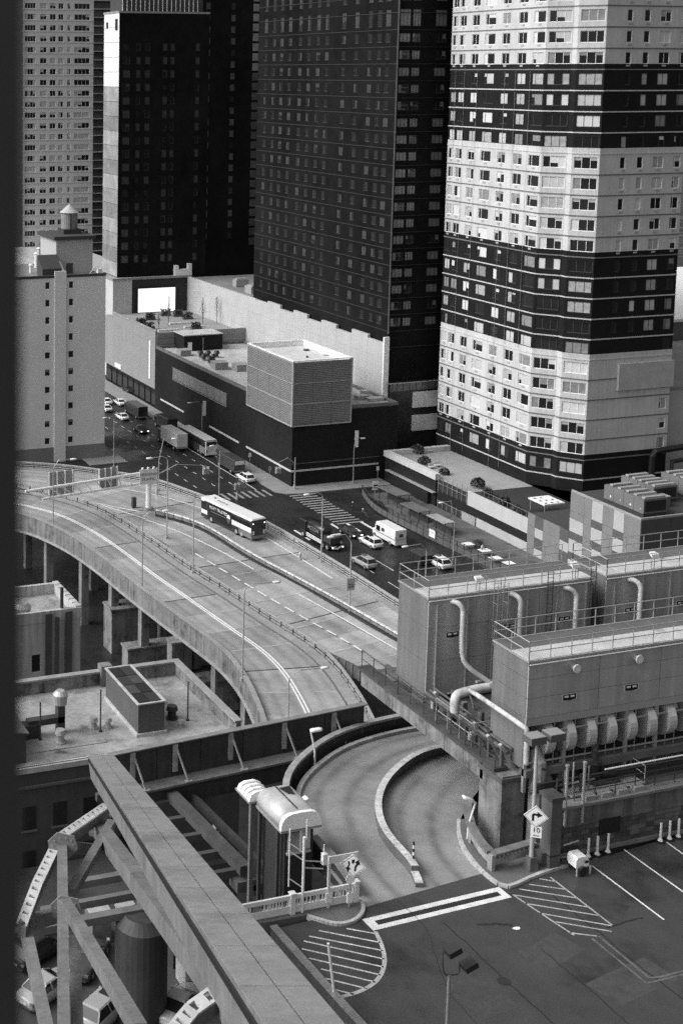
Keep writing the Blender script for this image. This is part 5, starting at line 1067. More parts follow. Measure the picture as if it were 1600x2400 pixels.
for i in range(npn):
    for s0, s1 in ((-1.0, -.025), (.025, 1.0)):
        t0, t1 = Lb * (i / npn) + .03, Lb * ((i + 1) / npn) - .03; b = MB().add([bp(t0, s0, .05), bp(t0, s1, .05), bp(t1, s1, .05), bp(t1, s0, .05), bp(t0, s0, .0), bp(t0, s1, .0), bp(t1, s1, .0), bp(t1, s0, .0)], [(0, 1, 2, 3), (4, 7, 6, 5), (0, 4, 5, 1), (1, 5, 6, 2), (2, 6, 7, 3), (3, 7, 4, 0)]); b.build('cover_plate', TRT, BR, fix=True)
for i in range(0):
    for k in range(9):
        for s0 in (-.93, -.07, .07, .93):
            c = bp(Lb * (i + (k + .5) / 9) / npn, s0, .05); b.add([c + dirb * .03 + sid * .03 + upb * .02, c - dirb * .03 + sid * .03 + upb * .02, c - dirb * .03 - sid * .03 + upb * .02, c + dirb * .03 - sid * .03 + upb * .02, c + dirb * .04 + sid * .04, c - dirb * .04 + sid * .04, c - dirb * .04 - sid * .04, c + dirb * .04 - sid * .04], [(0, 1, 2, 3), (0, 4, 5, 1), (1, 5, 6, 2), (2, 6, 7, 3), (3, 7, 4, 0)])
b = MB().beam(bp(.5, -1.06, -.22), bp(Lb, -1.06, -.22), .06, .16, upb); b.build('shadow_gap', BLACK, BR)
def member(name, a, e, wd, ht, label, m=TR, group='members of the facade truss', up=(0, 0, 1)):
    return one(MB().beam(at_depth(*a), at_depth(*e), wd, ht, up), name, m, label, 'truss beam', group)
member('truss_beam', (228, 1935, 80), (528, 2345, 46), .7, .8, 'second truss beam, parallel below the broad one')
member('truss_beam', (155, 2120, 62), (330, 2420, 42), .42, .5, 'third truss beam crossing the lower left corner')
member('truss_post', (146, 1975, 72), (150, 2420, 55), .5, .5, 'upright truss post at the left')
member('truss_beam', (262, 1930, 78), (165, 2095, 68), .45, .45, 'short slanting strut between truss post and second beam')
member('truss_beam', (62, 2185, 64), (112, 2420, 56), .5, .5, 'slanting strut in the lower left corner')
member('truss_beam', (60, 2165, 64), (150, 2140, 70), .5, .6, 'short horizontal tie at the left truss post')
member('truss_beam', (150, 1985, 72), (232, 1992, 80), .5, .6, 'short horizontal tie at the head of the left truss post')
member('truss_beam', (175, 2200, 66), (182, 2420, 56), .5, .5, 'thin upright beside the left truss post')
member('truss_beam', (520, 2320, 46), (560, 2420, 42), .6, .6, 'stub strut under the lower end of the second beam')
for k, (px, py, dep, s2) in enumerate(((148, 1980, 71.2, .95), (156, 2128, 65.5, .9), (236, 1940, 78.6, .9))):
    c = at_depth(px, py, dep); u3 = RGT; v4 = Vector((0, 0, 1)); t = thing('gusset_plate', c, ['gusset plate at the head of the left truss post', 'gusset plate halfway down the left truss post', 'gusset plate at the top of the second truss beam'][k], 'gusset plate', 'gusset plates of the facade truss')
    pl = [c + u3 * x * s2 + v4 * z * s2 for x, z in ((-.7, -.5), (.3, -.8), (.8, -.2), (.6, .5), (-.3, .7), (-.8, .2))]; nb = FWD * .04
    MB().add([p - nb for p in pl] + [p + nb for p in pl], [(0, 1, 2, 3, 4, 5), (11, 10, 9, 8, 7, 6)] + [(i, i + 6, (i + 1) % 6 + 6, (i + 1) % 6) for i in range(6)]).build('plate', TRT, t)
    for i in range(10): q = c + u3 * s2 * .55 * math.cos(i * .628) + v4 * s2 * .42 * math.sin(i * .628) - nb; MB().tube([q, q - FWD * .05], .045, 6).build('bolt', STEEL, t)
def lattice(P, label):
    t = thing('lattice_tie', P[0], label, 'lattice tie', 'perforated ties of the facade truss')
    for a, e in zip(P, P[1:]):
        n = max(3, int((e - a).length / .75))
        for i in range(n):
            p, q = a.lerp(e, i / n), a.lerp(e, (i + 1) / n); d2 = (q - p).normalized(); s2 = d2.cross(Vector((0, -.3, 1))).normalized(); u2 = s2.cross(d2)
            w2 = .2
            MB().beam(p + s2 * .2, q + s2 * .2, .13, .3, u2).build('chord', mat('tie_white', .6, .6, .25, 1.5), t) if False else None
            MB().beam(p.lerp(q, .0), p.lerp(q, .62), .5, .12, u2).build('plate', mat('tie_white', .6, .6, .25, 1.5), t)
            for s in (-1, 1): MB().beam(p.lerp(q, .62) + s2 * s * .2, q + s2 * s * .2, .1, .12, u2).build('edge_strip', MATS['tie_white'], t)
        MB().beam(a - Vector((0, 0, .4)), e - Vector((0, 0, .4)), .35, .5).build('lower_chord', TR, t)
lattice([at_depth(250, 1888, 80), at_depth(140, 1963, 73), at_depth(88, 2070, 67), at_depth(52, 2165, 63)], 'bent perforated white tie around the left truss panel')
lattice([at_depth(548, 2295, 45), at_depth(450, 2365, 44), at_depth(405, 2420, 43)], 'perforated white tie at the bottom edge')
# dark framing and ground clutter under the deck, left of the booth
DF = thing('dark_floor_frame', U(357, 1814, 30), 'dark steel floor beams running from the steel wall to the booth', 'steel frame')
e0, e1 = U(352, 1812, 30.2), U(575, 2040, 30.2)
MB().beam(e0, e1, .7, .6).build('main_beam', mat('frame_steel', .07, .6, .4, .8, fine=.2), DF); MB().beam(e0 + Vector((1.6, .2, -.5)), e1 + Vector((1.6, .2, -.5)), .3, .6).build('second_beam', DSTEEL, DF)
for i in range(6): q = e0.lerp(e1, .1 + i * .17); MB().beam(q + Vector((-4.5, 0, -.4)), q + Vector((.2, 0, -.4)), .35, .5).build('cross_beam', mat('cross_steel', .07, .6, .3, .8), DF)
for i in range(3): q = e1 + Vector((.3 + i * 1.1, .4, -.6 - .35 * i)); MB().box(q.x - .9, q.y - .6, q.z - .7, q.x + .5, q.y + .5, q.z).build('step_block', mat('step_concrete', .1, .85, .25, 1), DF)
for k, (px, py, L2, w2) in enumerate(((470, 2020, 9, .5), (430, 2075, 10, .4), (400, 2120, 11, .6))): q = U(px, py, 24); MB().beam(q + Vector((-L2, 0, 0)), q + Vector((2, 0, 0)), w2, .5).build('lower_beam', mat('cross_pale', .13, .7, .3, .8), DF)
# round vessel and parked car under the truss
p = U(330, 2380, 17); one(MB().cyl((p.x, p.y, 17), 1.7, 6.5, 28).cyl((p.x, p.y, 23.5), 1.7, .6, 28, r2=1.1), 'storage_tank', mat('tank_dark', .04, .6, .3, .5, streak=.2), 'dark round tank in the yard under the truss', 'tank')
# ------------------------------------------------------------------ machinery platform on its concrete girder
ZP = 37.4
PF = thing('machinery_platform', (50.3, 72, 31), 'raised machinery platform on a stained concrete girder over the helix ramp', 'platform')
XF = 50.3
for i in range(7): MB().box(XF, 67.4 + i * 1.95 + .015, 36.1, XF + .6, 67.4 + (i + 1) * 1.95 - .015, 37.2).build('fascia_panel', STAIN, PF)
MB().box(XF - .15, 66.2, 37.2, XF + .8, 81.3, 37.4).build('edge_beam', mat('edge_rusty', .06, .7, .4, .8, streak=.2), PF); MB().box(XF + .6, 66.0, 36.8, 105, 81, 37.1).build('slab', mat('slab_dark', .1, .8, .3, .5), PF)
MB().box(XF + .6, 66.0, 35.9, 105, 66.5, 36.8).build('beam', STAIN, PF)
for i in range(8): MB().beam((XF + 1.0, 67 + i * 1.7, 37.13), (XF + 1.0, 68.5 + i * 1.7, 37.13), .8, .05).build('deck_plate', (mat('plate_a', .08, .6, .4, 1), mat('plate_b', .16, .6, .4, 1))[i % 2], PF)
MB().beam((XF + 1.6, 68.8, 37.4), (XF + 1.6, 80.5, 37.4), .3, .45).build('duct_beam', mat('duct_rust', .1, .6, .4, 1, fine=.2), PF)
# big pier at the near end
pa, pb = U(1117, 2000, 33), U(1215, 1990, 33)
PR = thing('concrete_pier', (pa.x, pa.y, 28), 'massive stained concrete pier carrying the near end of the platform', 'pier')
MB().box(XF, 65.6, 27, XF + 1.6, 67.7, 37.15).build('shaft', STAIN, PR); MB().box(XF + 1.6, 66.1, 27, XF + 2.6, 67.7, 36.8).build('shaft_return', mat('stain_dark', .1, .85, .35, .5, streak=.3), PR); MB().box(XF - .1, 65.5, 36.75, XF + 1.7, 67.8, 37.05).build('cap', mat('cap_dark', .09, .85, .3, .7), PR)  # return face is darker stained concrete, its shade put into the colour
for k, (x, z) in enumerate(((XF + 2.2, 37.6), (XF + 2.9, 36.1))):
    q = Vector((x, 65.6, z)); t = thing('corroded_duct', q, ['upper corroded duct mouth beside the pier', 'lower corroded duct mouth beside the pier'][k], 'duct', 'corroded ducts by the pier')
    MB().tube([q + Vector((0, .1, .9)), q + Vector((0, -.25, .3)), q + Vector((-.05, -.35, -.8)), q + Vector((-.05, -.2, -5))], [.32, .48, .46, .4], 12).build('casing', mat('duct_corroded', .28, .7, .5, 1.2, fine=.3), t); MB().cyl(q + Vector((0, -.82, .1)), .14, .04, 8).build('hole', BLACK, t)
MB().tube([(XF + 3.5, 65.4, 38.3), (XF + 3.5, 65.4, 32)], .12).build('down_pipe', DSTEEL, PF); MB().tube([(XF + 3.8, 65.4, 38), (XF + 3.8, 65.4, 32)], .08).build('down_pipe', GALV, PF)

def rail(t, pts, h=1.1, n=None, m=None, r=.032):
    m = m or GALV; pts = [Vector(p) for p in pts]
    for a, e in zip(pts, pts[1:]):
        k = max(1, round((e - a).length / 1.45))
        for i in range(k + 1): q = a.lerp(e, i / k); MB().tube([q - Vector((0, 0, .3)), q + Vector((0, 0, h))], r, 5).build('rail_post', m, t)
        for z in (h, h * .5): MB().tube([a + Vector((0, 0, z)), e + Vector((0, 0, z))], r * .9, 5).build('rail', m, t)
pr = thing('platform_railing', (XF, 74, 37.4), 'thin dark railing along the outer platform edge', 'railing'); rail(pr, [(XF, 66.3, 37.4), (XF, 81, 37.4)], 1.25, m=DSTEEL); 
pr2 = thing('walkway_railing', (51, 70, 37.4), 'pale railing round the pipe walkway between the cooling units', 'railing'); rail(pr2, [(XF + .2, 72.6, 37.4), (XF + .2, 68.9, 37.4), (XF + 2.0, 68.9, 37.4)], 1.5, m=GALV)
# ------------------------------------------------------------------ cooling units
CS = mat('unit_sheet', .44, .45, .14, .35, streak=.15, fine=.1, metal=.25); CTOP = mat('unit_top', .46, .6, .25, .8, grime=.6); CSD = mat('unit_sheet_dark', .19, .5, .15, .35, streak=.16, fine=.1, metal=.25)  # end faces use a darker copy of the sheet, painting their shade
EMB = mat('emblem_black', .015, .4, .1, 1)
def cooling(name, x0, x1, y0, y1, z0, zbot, zt, label, seams_x, emblem_x, emblem_z, grp='cooling units on the platform', stubs=(), left=True):
    t = thing(name, (x0, y0, z0), label, 'cooling unit', grp)
    xs = [x0] + list(seams_x) + [x1]; zz = [zbot, zbot + (zt - zbot) * .36, zbot + (zt - zbot) * .70, zt]
    for a, e in zip(xs, xs[1:]):
        for k in range(3): MB().box(a + .02, y0, zz[k] + .012, e - .02, y0 + .1, zz[k + 1] - .012).build('side_panel', CS, t)
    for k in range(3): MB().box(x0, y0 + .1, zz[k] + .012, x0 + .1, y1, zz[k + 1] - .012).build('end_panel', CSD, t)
    MB().box(x0 + .08, y0 + .08, zbot, x1, y1 - .05, zt - .03).build('core', BLACK, t)
    MB().box(x0 - .06, y0 - .06, zt, x1, y1 + .06, zt + .1).build('top_edge', GALV, t)
    dm2 = y0 + (y1 - y0) * .5; n = 0
    for a, e in zip(xs, xs[1:]):
        k = max(1, round((e - a) / 1.5))
        for i in range(k): MB().box(a + (e - a) * i / k + .03, y0 + .05, zt + .1, a + (e - a) * (i + 1) / k - .03, dm2, zt + .13).build('walk_plate', CTOP, t); MB().box(a + (e - a) * i / k + .02, dm2 + .02, zt + .1, a + (e - a) * (i + 1) / k - .02, y1 - .05, zt + .115).build('eliminator_panel', mat('eliminator', .11, .7, .2, .8), t)
    for x in emblem_x:
        w2, h2 = .46, .17; b = MB()
        def em(s, dy, m): b.add([(x - w2 * s, y0 - dy, emblem_z - h2 * s), (x, y0 - dy, emblem_z - h2 * 1.35 * s), (x + w2 * s, y0 - dy, emblem_z - h2 * s), (x + w2 * s, y0 - dy, emblem_z + h2 * s), (x - w2 * s, y0 - dy, emblem_z + h2 * s)], [(0, 1, 2, 3, 4)], m)
        em(1.12, .012, 1); em(1, .02, 0); b.box(x - w2 * .75, y0 - .03, emblem_z - .02, x - .07, y0 - .022, emblem_z + .09, 1); b.box(x + .07, y0 - .03, emblem_z - .02, x + w2 * .75, y0 - .022, emblem_z + .09, 1)
        b.build('emblem', [EMB, WHITE], t)
    for x in stubs:
        MB().tube([(x, y0, zt - .62), (x, y0 - .3, zt - .62)], .2, 10).build('flange_neck', GALV, t); MB().tube([(x, y0 - .3, zt - .62), (x, y0 - .36, zt - .62)], .27, 14).build('flange', LAMPW, t)
        for i in range(8): MB().tube([(x + .2 * math.cos(i * .785), y0 - .36, zt - .62 + .2 * math.sin(i * .785)), (x + .2 * math.cos(i * .785), y0 - .39, zt - .62 + .2 * math.sin(i * .785))], .03, 5).build('bolt', STEEL, t)
    return t
def top_rail(x0, x1, y0, y1, zt, label):
    t = thing('top_railing', (x0, y0, zt), label, 'railing', 'railings on the cooling units'); rail(t, [(x1, y0, zt), (x0, y0, zt), (x0, y1, zt), (x1, y1, zt)], 1.15)
    b = MB().tube([(x0, y0 - .1, zt - .2), (x1, y0 - .1, zt - .2)], .04, 5); b.build('kick_rail', LAMPW, t)
XC = 51.45
xe1 = UY(1388, 1360, 75.2).x
cooling('cooling_unit', XC, xe1, 75.2, 78.6, 37.4, 37.6, 44.25, 'grey sheet-metal cooling unit behind, left, with tall white pipes', [XC + (xe1 - XC) * .36, XC + (xe1 - XC) * .67], [UY(1060, 1465, 75.2).x, UY(1194, 1447, 75.2).x, UY(1322, 1431, 75.2).x], 41.7)
xs1 = UY(1420, 1362, 75.2).x
cooling('cooling_unit', xs1, 92, 75.2, 78.6, 37.4, 37.6, 44.25, 'grey sheet-metal cooling unit behind, right, cut by the picture edge', [UY(1540, 1340, 75.2).x, 80], [UY(1477, 1410, 75.2).x, UY(1598, 1394, 75.2).x], 41.7)
zb2 = UY(1262, 1682, 65.2).z
sx2 = [UY(1405, 1560, 65.2).x, UY(1548, 1535, 65.2).x]
step = sx2[1] - sx2[0]
cu = cooling('cooling_unit', XC, 92, 65.2, 68.45, 37.4, zb2, 44.15, 'near grey cooling unit with emblems and a row of fan housings below', sx2 + [sx2[1] + step * (i + 1) for i in range(4)], [UY(1333, 1635, 65.2).x, UY(1478, 1613, 65.2).x, UY(1622, 1590, 65.2).x], zb2 + 1.0, stubs=[UY(1342, 1575, 65.2).x, UY(1488, 1553, 65.2).x, UY(1632, 1530, 65.2).x])
top_rail(XC, xe1 + .2, 75.2, 78.6, 44.35, 'railing on the back left cooling unit'); top_rail(xs1, 92, 75.2, 78.6, 44.35, 'railing on the back right cooling unit'); top_rail(XC, 92, 65.2, 68.45, 44.25, 'railing on the near cooling unit')
# fan section below the near unit
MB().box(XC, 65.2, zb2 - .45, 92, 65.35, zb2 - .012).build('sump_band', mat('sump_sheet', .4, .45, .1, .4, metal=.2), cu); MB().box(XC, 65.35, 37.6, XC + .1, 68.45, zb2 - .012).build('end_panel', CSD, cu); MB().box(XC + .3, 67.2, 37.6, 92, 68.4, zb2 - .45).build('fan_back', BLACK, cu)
SCRL = mat('scroll_metal', .62, .28, .1, .8, metal=.35)
fx = [UY(x, y, 65.2).x for x, y in ((1286, 1760), (1330, 1750), (1378, 1742), (1429, 1735), (1476, 1725), (1520, 1718), (1570, 1705))]; df = (fx[-1] - fx[0]) / 6
z0f, z1f = 38.2, zb2 - .5
for i in range(14):
    x = fx[0] + df * i
    if x > 90: break
    zf = (z0f + z1f) / 2 - .05; rf2 = (z1f - z0f) / 2 + .12
    MB().tube([(x - .27, 64.95 + rf2, zf), (x + .27, 64.95 + rf2, zf)], rf2, 28).build('fan_scroll', SCRL, cu)
    for s in (-.32, .32): MB().beam((x + s, 65.25, 37.7), (x + s, 65.25, zb2 - .45), .03, .03).build('guard_post', GALV, cu)
for z in (38.0, (z0f + z1f) / 2 + .55): MB().beam((XC + .2, 65.2, z), (92, 65.2, z), .07, .08).build('guard_rail', STEEL, cu)
for x in [XC + .1] + sx2 + [sx2[1] + step * (i + 1) for i in range(4)] + [sx2[0] + step / 2, sx2[0] - step / 2]: MB().box(x - .1, 65.22, 36.2, x + .1, 65.4, zb2 - .45).build('leg', STEEL, cu)
MB().box(XC, 65.0, 37.2, 92, 65.6, 37.65).build('base_beam', mat('base_rust', .12, .7, .35, .7), cu)
for x in (sx2[0] + .4, sx2[1] + .6): MB().tube([(x, 65.6, zb2 - .9), (x + 1.0, 65.6, zb2 - .8)], .26, 10).build('motor', GALV, cu)
# ladder, spotlights
ld2 = thing('unit_ladder', (UY(1150, 1580, 75).x, 75, 37), 'caged steel ladder on the face of the back cooling unit', 'ladder'); lx = UY(1150, 1500, 75.0).x
for s in (0, .5): MB().tube([(lx + s, 74.9, 37.6), (lx + s, 74.9, 45.2)], .03, 5).build('stile', STEEL, ld2)
for i in range(26): MB().tube([(lx, 74.9, 37.9 + i * .28), (lx + .5, 74.9, 37.9 + i * .28)], .018, 4).build('rung', STEEL, ld2)
for s in (-.15, .65, .25): MB().tube([(lx + s, 74.3, 40), (lx + s, 74.3, 45.1)], .02, 4).build('cage_bar', STEEL, ld2)
for i in range(5): MB().tube([(lx - .15, 74.9, 40.1 + i * 1.2), (lx - .15, 74.3, 40.1 + i * 1.2), (lx + .65, 74.3, 40.1 + i * 1.2), (lx + .65, 74.9, 40.1 + i * 1.2)], .018, 4).build('cage_hoop', STEEL, ld2)
for k, (px, py, Y) in enumerate(((1120, 1357, 75.3), (1345, 1325, 75.3), (1530, 1301, 75.3))):
    p = UY(px, py, Y); t = thing('floodlight', (p.x, p.y, 44.35), ['floodlight on the left of the back cooling units', 'floodlight on the middle of the back cooling units', 'floodlight at the right of the back cooling units'][k], 'floodlight', 'floodlights on the cooling units'); 
    MB().tube([(p.x - .12, p.y, 44.3), (p.x - .12, p.y, p.z - .1)], .03, 5).build('post', STEEL, t); MB().tube([(p.x + .12, p.y, 44.3), (p.x + .12, p.y, p.z - .1)], .03, 5).build('post', STEEL, t)
    MB().loft([[(p.x - .3, p.y - .25, p.z - .12), (p.x + .3, p.y - .25, p.z - .12), (p.x + .3, p.y - .2, p.z + .12), (p.x - .3, p.y - .2, p.z + .12)], [(p.x - .2, p.y + .2, p.z + .05), (p.x + .2, p.y + .2, p.z + .05), (p.x + .2, p.y + .15, p.z + .22), (p.x - .2, p.y + .15, p.z + .22)]]).build('head', LAMPW, t)
# pipes
PIPE = mat('pipe_pale', .5, .5, .2, 1, streak=.2, grime=.9)
def pipe(P, r, label, m=None, grp='pipes on the cooling units', n=10): return one(MB().tube(smooth_line(P, 2), r, n), 'pipe', m or PIPE, label, 'pipe', grp, True)
def droppipe(px, py, y2, label, tail=None):
    a = UY(px, py, 74.9); z2 = UY(px, y2, 74.5).z; P = [Vector((a.x - .35, 75.2, a.z)), Vector((a.x - .1, 74.8, a.z + .05)), Vector((a.x + .12, 74.5, a.z - .25)), Vector((a.x + .12, 74.5, a.z - .9)), Vector((a.x + .12, 74.5, z2))]
    if tail: P += tail
    return pipe(P, .17, label)
a = UY(1078, 1545, 74.5); droppipe(1073, 1412, 1530, 'tall bent pipe at the left of the back cooling unit, curling to the platform', [Vector((a.x + .3, 74.3, a.z - .45)), Vector((a.x + 1.8, 73.5, a.z - 1.5)), Vector((a.x + 2.3, 73, a.z - 2.2))])
droppipe(1208, 1394, 1540, 'bent pipe in the middle of the back cooling unit'); droppipe(1338, 1380, 1480, 'bent pipe near the right end of the back cooling unit'); droppipe(1488, 1360, 1480, 'bent pipe on the right back cooling unit')
yb3 = 70.5; h1 = UY(1070, 1625, yb3); h2p = UY(1185, 1605, yb3)
pipe([Vector((h1.x - .1, yb3 + .0, h1.z - 1.2)), Vector((h1.x - .15, yb3, h1.z - .3)), Vector((h1.x + .2, yb3, h1.z + .05)), Vector((h2p.x, yb3, h1.z + .1)), Vector((h2p.x + 3, yb3, h1.z + .1))], .28, 'fat pale header pipe with a down-turned elbow between the units', None, 'pipes on the cooling units', 14)
w0 = UY(1100, 1617, 69.8); w1 = UY(1228, 1704, 63.8); pipe([w0, w1, w1 + Vector((.12, -.12, -.15)), w1 + Vector((.12, -.15, -2.2))], .15, 'long straight white pipe slanting along the near unit end')
q = UY(1160, 1620, yb3); vv = thing('valve_group', q, 'clustered valves and flanges on the header pipe', 'valve')
for i, (dx, dz2, r) in enumerate(((0, 0, .42), (.25, -.1, .3), (.3, .45, .22), (.9, .3, .2), (-.5, .5, .2))): MB().tube([q + Vector((dx, -.3, dz2)), q + Vector((dx + .35, -.1, dz2 + .1))], r, 10).build('valve_body', mat('valve_grey', .3, .5, .3, 1.5), vv)
MB().tube([q + Vector((.1, -.3, .2)), q + Vector((.1, -.4, 1.3))], .06).build('stem', STEEL, vv); MB().tube([q + Vector((-.2, -.4, 1.3)), q + Vector((.4, -.4, 1.3))], .1, 8).build('hand_wheel', DSTEEL, vv)
for k, (x, y, L2) in enumerate(((XF + .9, 73.6, 1.2), (XF + .9, 70.4, 1.1), (XF + .5, 67.6, 1.2), (XF + .7, 69.2, 1.0), (XF + .5, 66.4, 1.1))):
    t = thing('pipe_stanchion', (x, y, 37.1), ['rusty pipe frame on the platform, farthest of five', 'rusty pipe frame beside the header elbow', 'rusty pipe frame by the white pipe\'s lower end', 'rusty pipe frame in the middle of the platform', 'rusty pipe frame nearest the pier'][k], 'pipe support', 'pipe supports on the platform')
    for s in (0, L2): MB().beam((x + s, y, 37.1), (x + s, y, 38.7), .18, .18).build('post', mat('rust_steel', .1, .7, .4, 1.5, fine=.2), t)
    MB().beam((x - .15, y, 38.75), (x + L2 + .15, y, 36.45), .22, .18).build('cross_head', mat('rust_pale', .34, .7, .3, 1.5), t)
for k in range(3): pipe([Vector((XF + .75 + k * .3, 66.2, 38.3 + .12 * k)), Vector((XF + .75 + k * .3, 74.5, 38.3 + .12 * k))], .14 - .03 * k, ['thick dark pipe running the length of the platform', 'dark pipe running the length of the platform, middle', 'thin dark pipe running the length of the platform'][k], mat('pipe_dark', .09, .6, .4, 1, fine=.2), 'dark pipes along the platform')
# ------------------------------------------------------------------ front ledge with pump platform above the block wall
wa, wb2 = D(1308, 2011), D(1600, 1951); wdir = (wb2 - wa); wdir.z = 0; wdir.normalize(); wnrm = Vector((-wdir.y, wdir.x, 0)); WRZ = math.atan2(wdir.y, wdir.x)
def wbox(u0, d0, z0, u1, d1, z1):
    P = [wa + wdir * u + wnrm * d for u, d in ((u0, d0), (u1, d0), (u1, d1), (u0, d1))]; return MB().prism([(p.x, p.y) for p in P], z0, z1)
def wpt(u, d, z): p = wa + wdir * u + wnrm * d; return Vector((p.x, p.y, z))
def uof(px, py, z): return (U(px, py, z) - wa).dot(wdir)
WL = thing('block_wall', wa, 'soot-stained retaining wall of stone blocks beside the parking deck', 'wall')
wbox(0, .05, ZD - .5, 40, 3.2, 36.0).build('core', mat('wall_core', .05, .9, .3, .5, streak=.25), WL)
BLK = [mat('block_a', .085, .85, .3, 1.2, streak=.2), mat('block_b', .13, .85, .3, 1.2, streak=.2), mat('block_c', .06, .85, .3, 1.2, streak=.2)]
rb = random.Random(5)
for r in range(5):
    x = -(.3 if r % 2 else 0)
    while x < 12.5:
        L2 = rb.uniform(.5, .72); wbox(max(x, 0), -rb.uniform(.0, .05), ZD + .25 + r * .3 + .015, x + L2 - .025, .1, ZD + .25 + (r + 1) * .3 - .012).build('block', BLK[rb.randrange(3)], WL); x += L2
wbox(0, -.1, ZD, 40, .06, ZD + .25).build('footing', mat('footing_pale', .2, .85, .35, 1, streak=.1), WL)
for i in range(12): wbox(i * 2.2 + .02, -.03, ZD + 1.77, (i + 1) * 2.2 - .02, .1, ZD + 3.0).build('upper_slab', mat('upper_stain', .13, .85, .4, .8, streak=.4), WL)
wbox(-.1, -.2, 36.0, 40, .5, 36.15).build('coping', mat('coping_dark', .18, .85, .3, .8), WL); wx = uof(1450, 1960, 34.2); wbox(wx - .75, -.08, 33.95, wx + .75, -.05, 34.9).build('vent_opening', BLACK, WL)
lg = thing('pump_platform', wpt(3, 1, 36.1), 'chequer-plate pump platform above the block wall', 'platform')
gu0, gu1 = uof(1308, 1845, 36.3), uof(1505, 1830, 36.3)
for i in range(6): wbox(gu0 + i * (gu1 - gu0) / 6 + .02, .5, 36.2, gu0 + (i + 1) * (gu1 - gu0) / 6 - .02, 2.9, 36.3).build('grating', mat_lines('grating', .3, .16, .12, 'X', .5, .4), lg)
wbox(-.2, .5, 35.6, 40, 3.4, 36.12).build('ledge', mat('ledge_dark', .07, .85, .3, .7), lg)
rail(lg, [wpt(gu1, .6, 36.3), wpt(gu1, 2.9, 36.3)], 1.0); rail(lg, [wpt(gu0, .3, 36.2), wpt(gu0 + 30, .3, 36.2)], .9, m=DSTEEL)
for i in range(4): wbox(gu0 + .6 + i * 1.15, .02, 36.15, gu0 + 1.3 + i * 1.15, .45, 36.42).build('step', CONC, lg)
pm = wpt((gu0 + gu1) / 2 + .2, 1.5, 36.3); pt = thing('pump', pm, 'dark pump and motor standing on the chequer-plate platform', 'pump')
MB().cyl(pm + Vector((-.3, .2, 0)), .32, 1.1, 12).build('casing', BLACK, pt); MB().tube([pm + Vector((0, 0, .45)), pm + Vector((.9, -.1, .45))], .28, 12).build('motor', BLACK, pt); MB().cyl(pm + Vector((-.3, .2, 1.1)), .42, .2, 12).build('head', DSTEEL, pt); MB().tube([pm + Vector((-.3, .2, 1.2)), pm + Vector((-.3, .2, 1.8)), pm + Vector((.1, .6, 2.3))], .17, 8).build('riser', DSTEEL, pt); MB().box(pm.x - .8, pm.y - .5, pm.z, pm.x + 1.1, pm.y + .6, pm.z + .12).build('plinth', DSTEEL, pt)
for k, px in enumerate((1340, 1392)):
    q = wpt(uof(px, 1925, 35.6), -.12, 35.0); one(MB().tube([q, q + Vector((0, 0, 3.6))], .085, 8).cyl(q + Vector((0, 0, 3.6)), .12, .1, 8), 'upright_pipe', GALV, ['pale upright pipe on the block wall, left of two', 'pale upright pipe on the block wall, right of two'][k], 'pipe', 'upright pipes on the block wall')
one(MB().tube([wpt(uof(1400, 1792, 37.8), .2, 37.8), wpt(36, .2, 37.8)], .05, 6), 'conduit', LAMPW, 'thin pale conduit crossing above the block wall', 'pipe')
for k in range(4): one(MB().tube([(XC + .3, 64.9 - .06 * k, 36.3 + .2 * k), (92, 64.9 - .06 * k, 36.3 + .2 * k)], .07, 6), 'pipe_run', DSTEEL, ['lowest dark pipe run under the fan housings', 'second dark pipe run under the fan housings', 'third dark pipe run under the fan housings', 'top dark pipe run under the fan housings'][k], 'pipe', 'pipe runs under the fans')

# ------------------------------------------------------------------ more plant-room clutter
rk = random.Random(21)
CL = [mat('clutter_dark', .05, .6, .4, 1.5), mat('clutter_mid', .16, .6, .4, 1.5), mat('clutter_pale', .36, .6, .3, 1.5)]
for k in range(14):
    x = XF + .5 + rk.uniform(0, 2.2) if k < 7 else XC + .8 + rk.uniform(0, 9); y = rk.uniform(66.6, 74) if k < 7 else rk.uniform(69.2, 74.2); z = 37.15
    t = thing('junction_box', (x, y, z), 'x', 'junction box', 'boxes and conduits on the platform'); w2, h2 = rk.uniform(.2, .45), rk.uniform(.4, 1.0)
    MB().box(x - .03, y - .03, z, x + .03, y + .03, z + .6).build('stand', CL[0], t); MB().box(x - w2 / 2, y - .12, z + .5, x + w2 / 2, y + .12, z + .5 + h2).build('box', CL[k % 3], t); MB().tube([(x, y, z + .5), (x, y + .3, z + .1), (x + rk.uniform(-1, 1), y + 1.2, z + .06)], .03, 5).build('cable', CL[0], t)
    t['label'] = ('%s junction box on the platform walkway, %s from the pier' % (('dark', 'grey', 'pale')[k % 3], ('first', 'second', 'third', 'fourth', 'fifth', 'sixth', 'seventh')[k]) if k < 7 else '%s junction box between the cooling units, %s of seven' % (('dark', 'grey', 'pale')[k % 3], ('first', 'second', 'third', 'fourth', 'fifth', 'sixth', 'seventh')[k - 7]))
for k in range(6):
    x0 = XC + 1 + k * 2.1; z = 38.2 + .5 * (k % 3); pipe([Vector((x0, 74.2, z)), Vector((x0 + 1.4, 74.2, z)), Vector((x0 + 1.6, 74.0, z - .3)), Vector((x0 + 1.6, 73.6, 37.2))], .07 + .03 * (k % 2), '%s branch pipe low on the back cooling unit' % ('first', 'second', 'third', 'fourth', 'fifth', 'sixth')[k], CL[1 + k % 2], 'branch pipes low on the back unit')
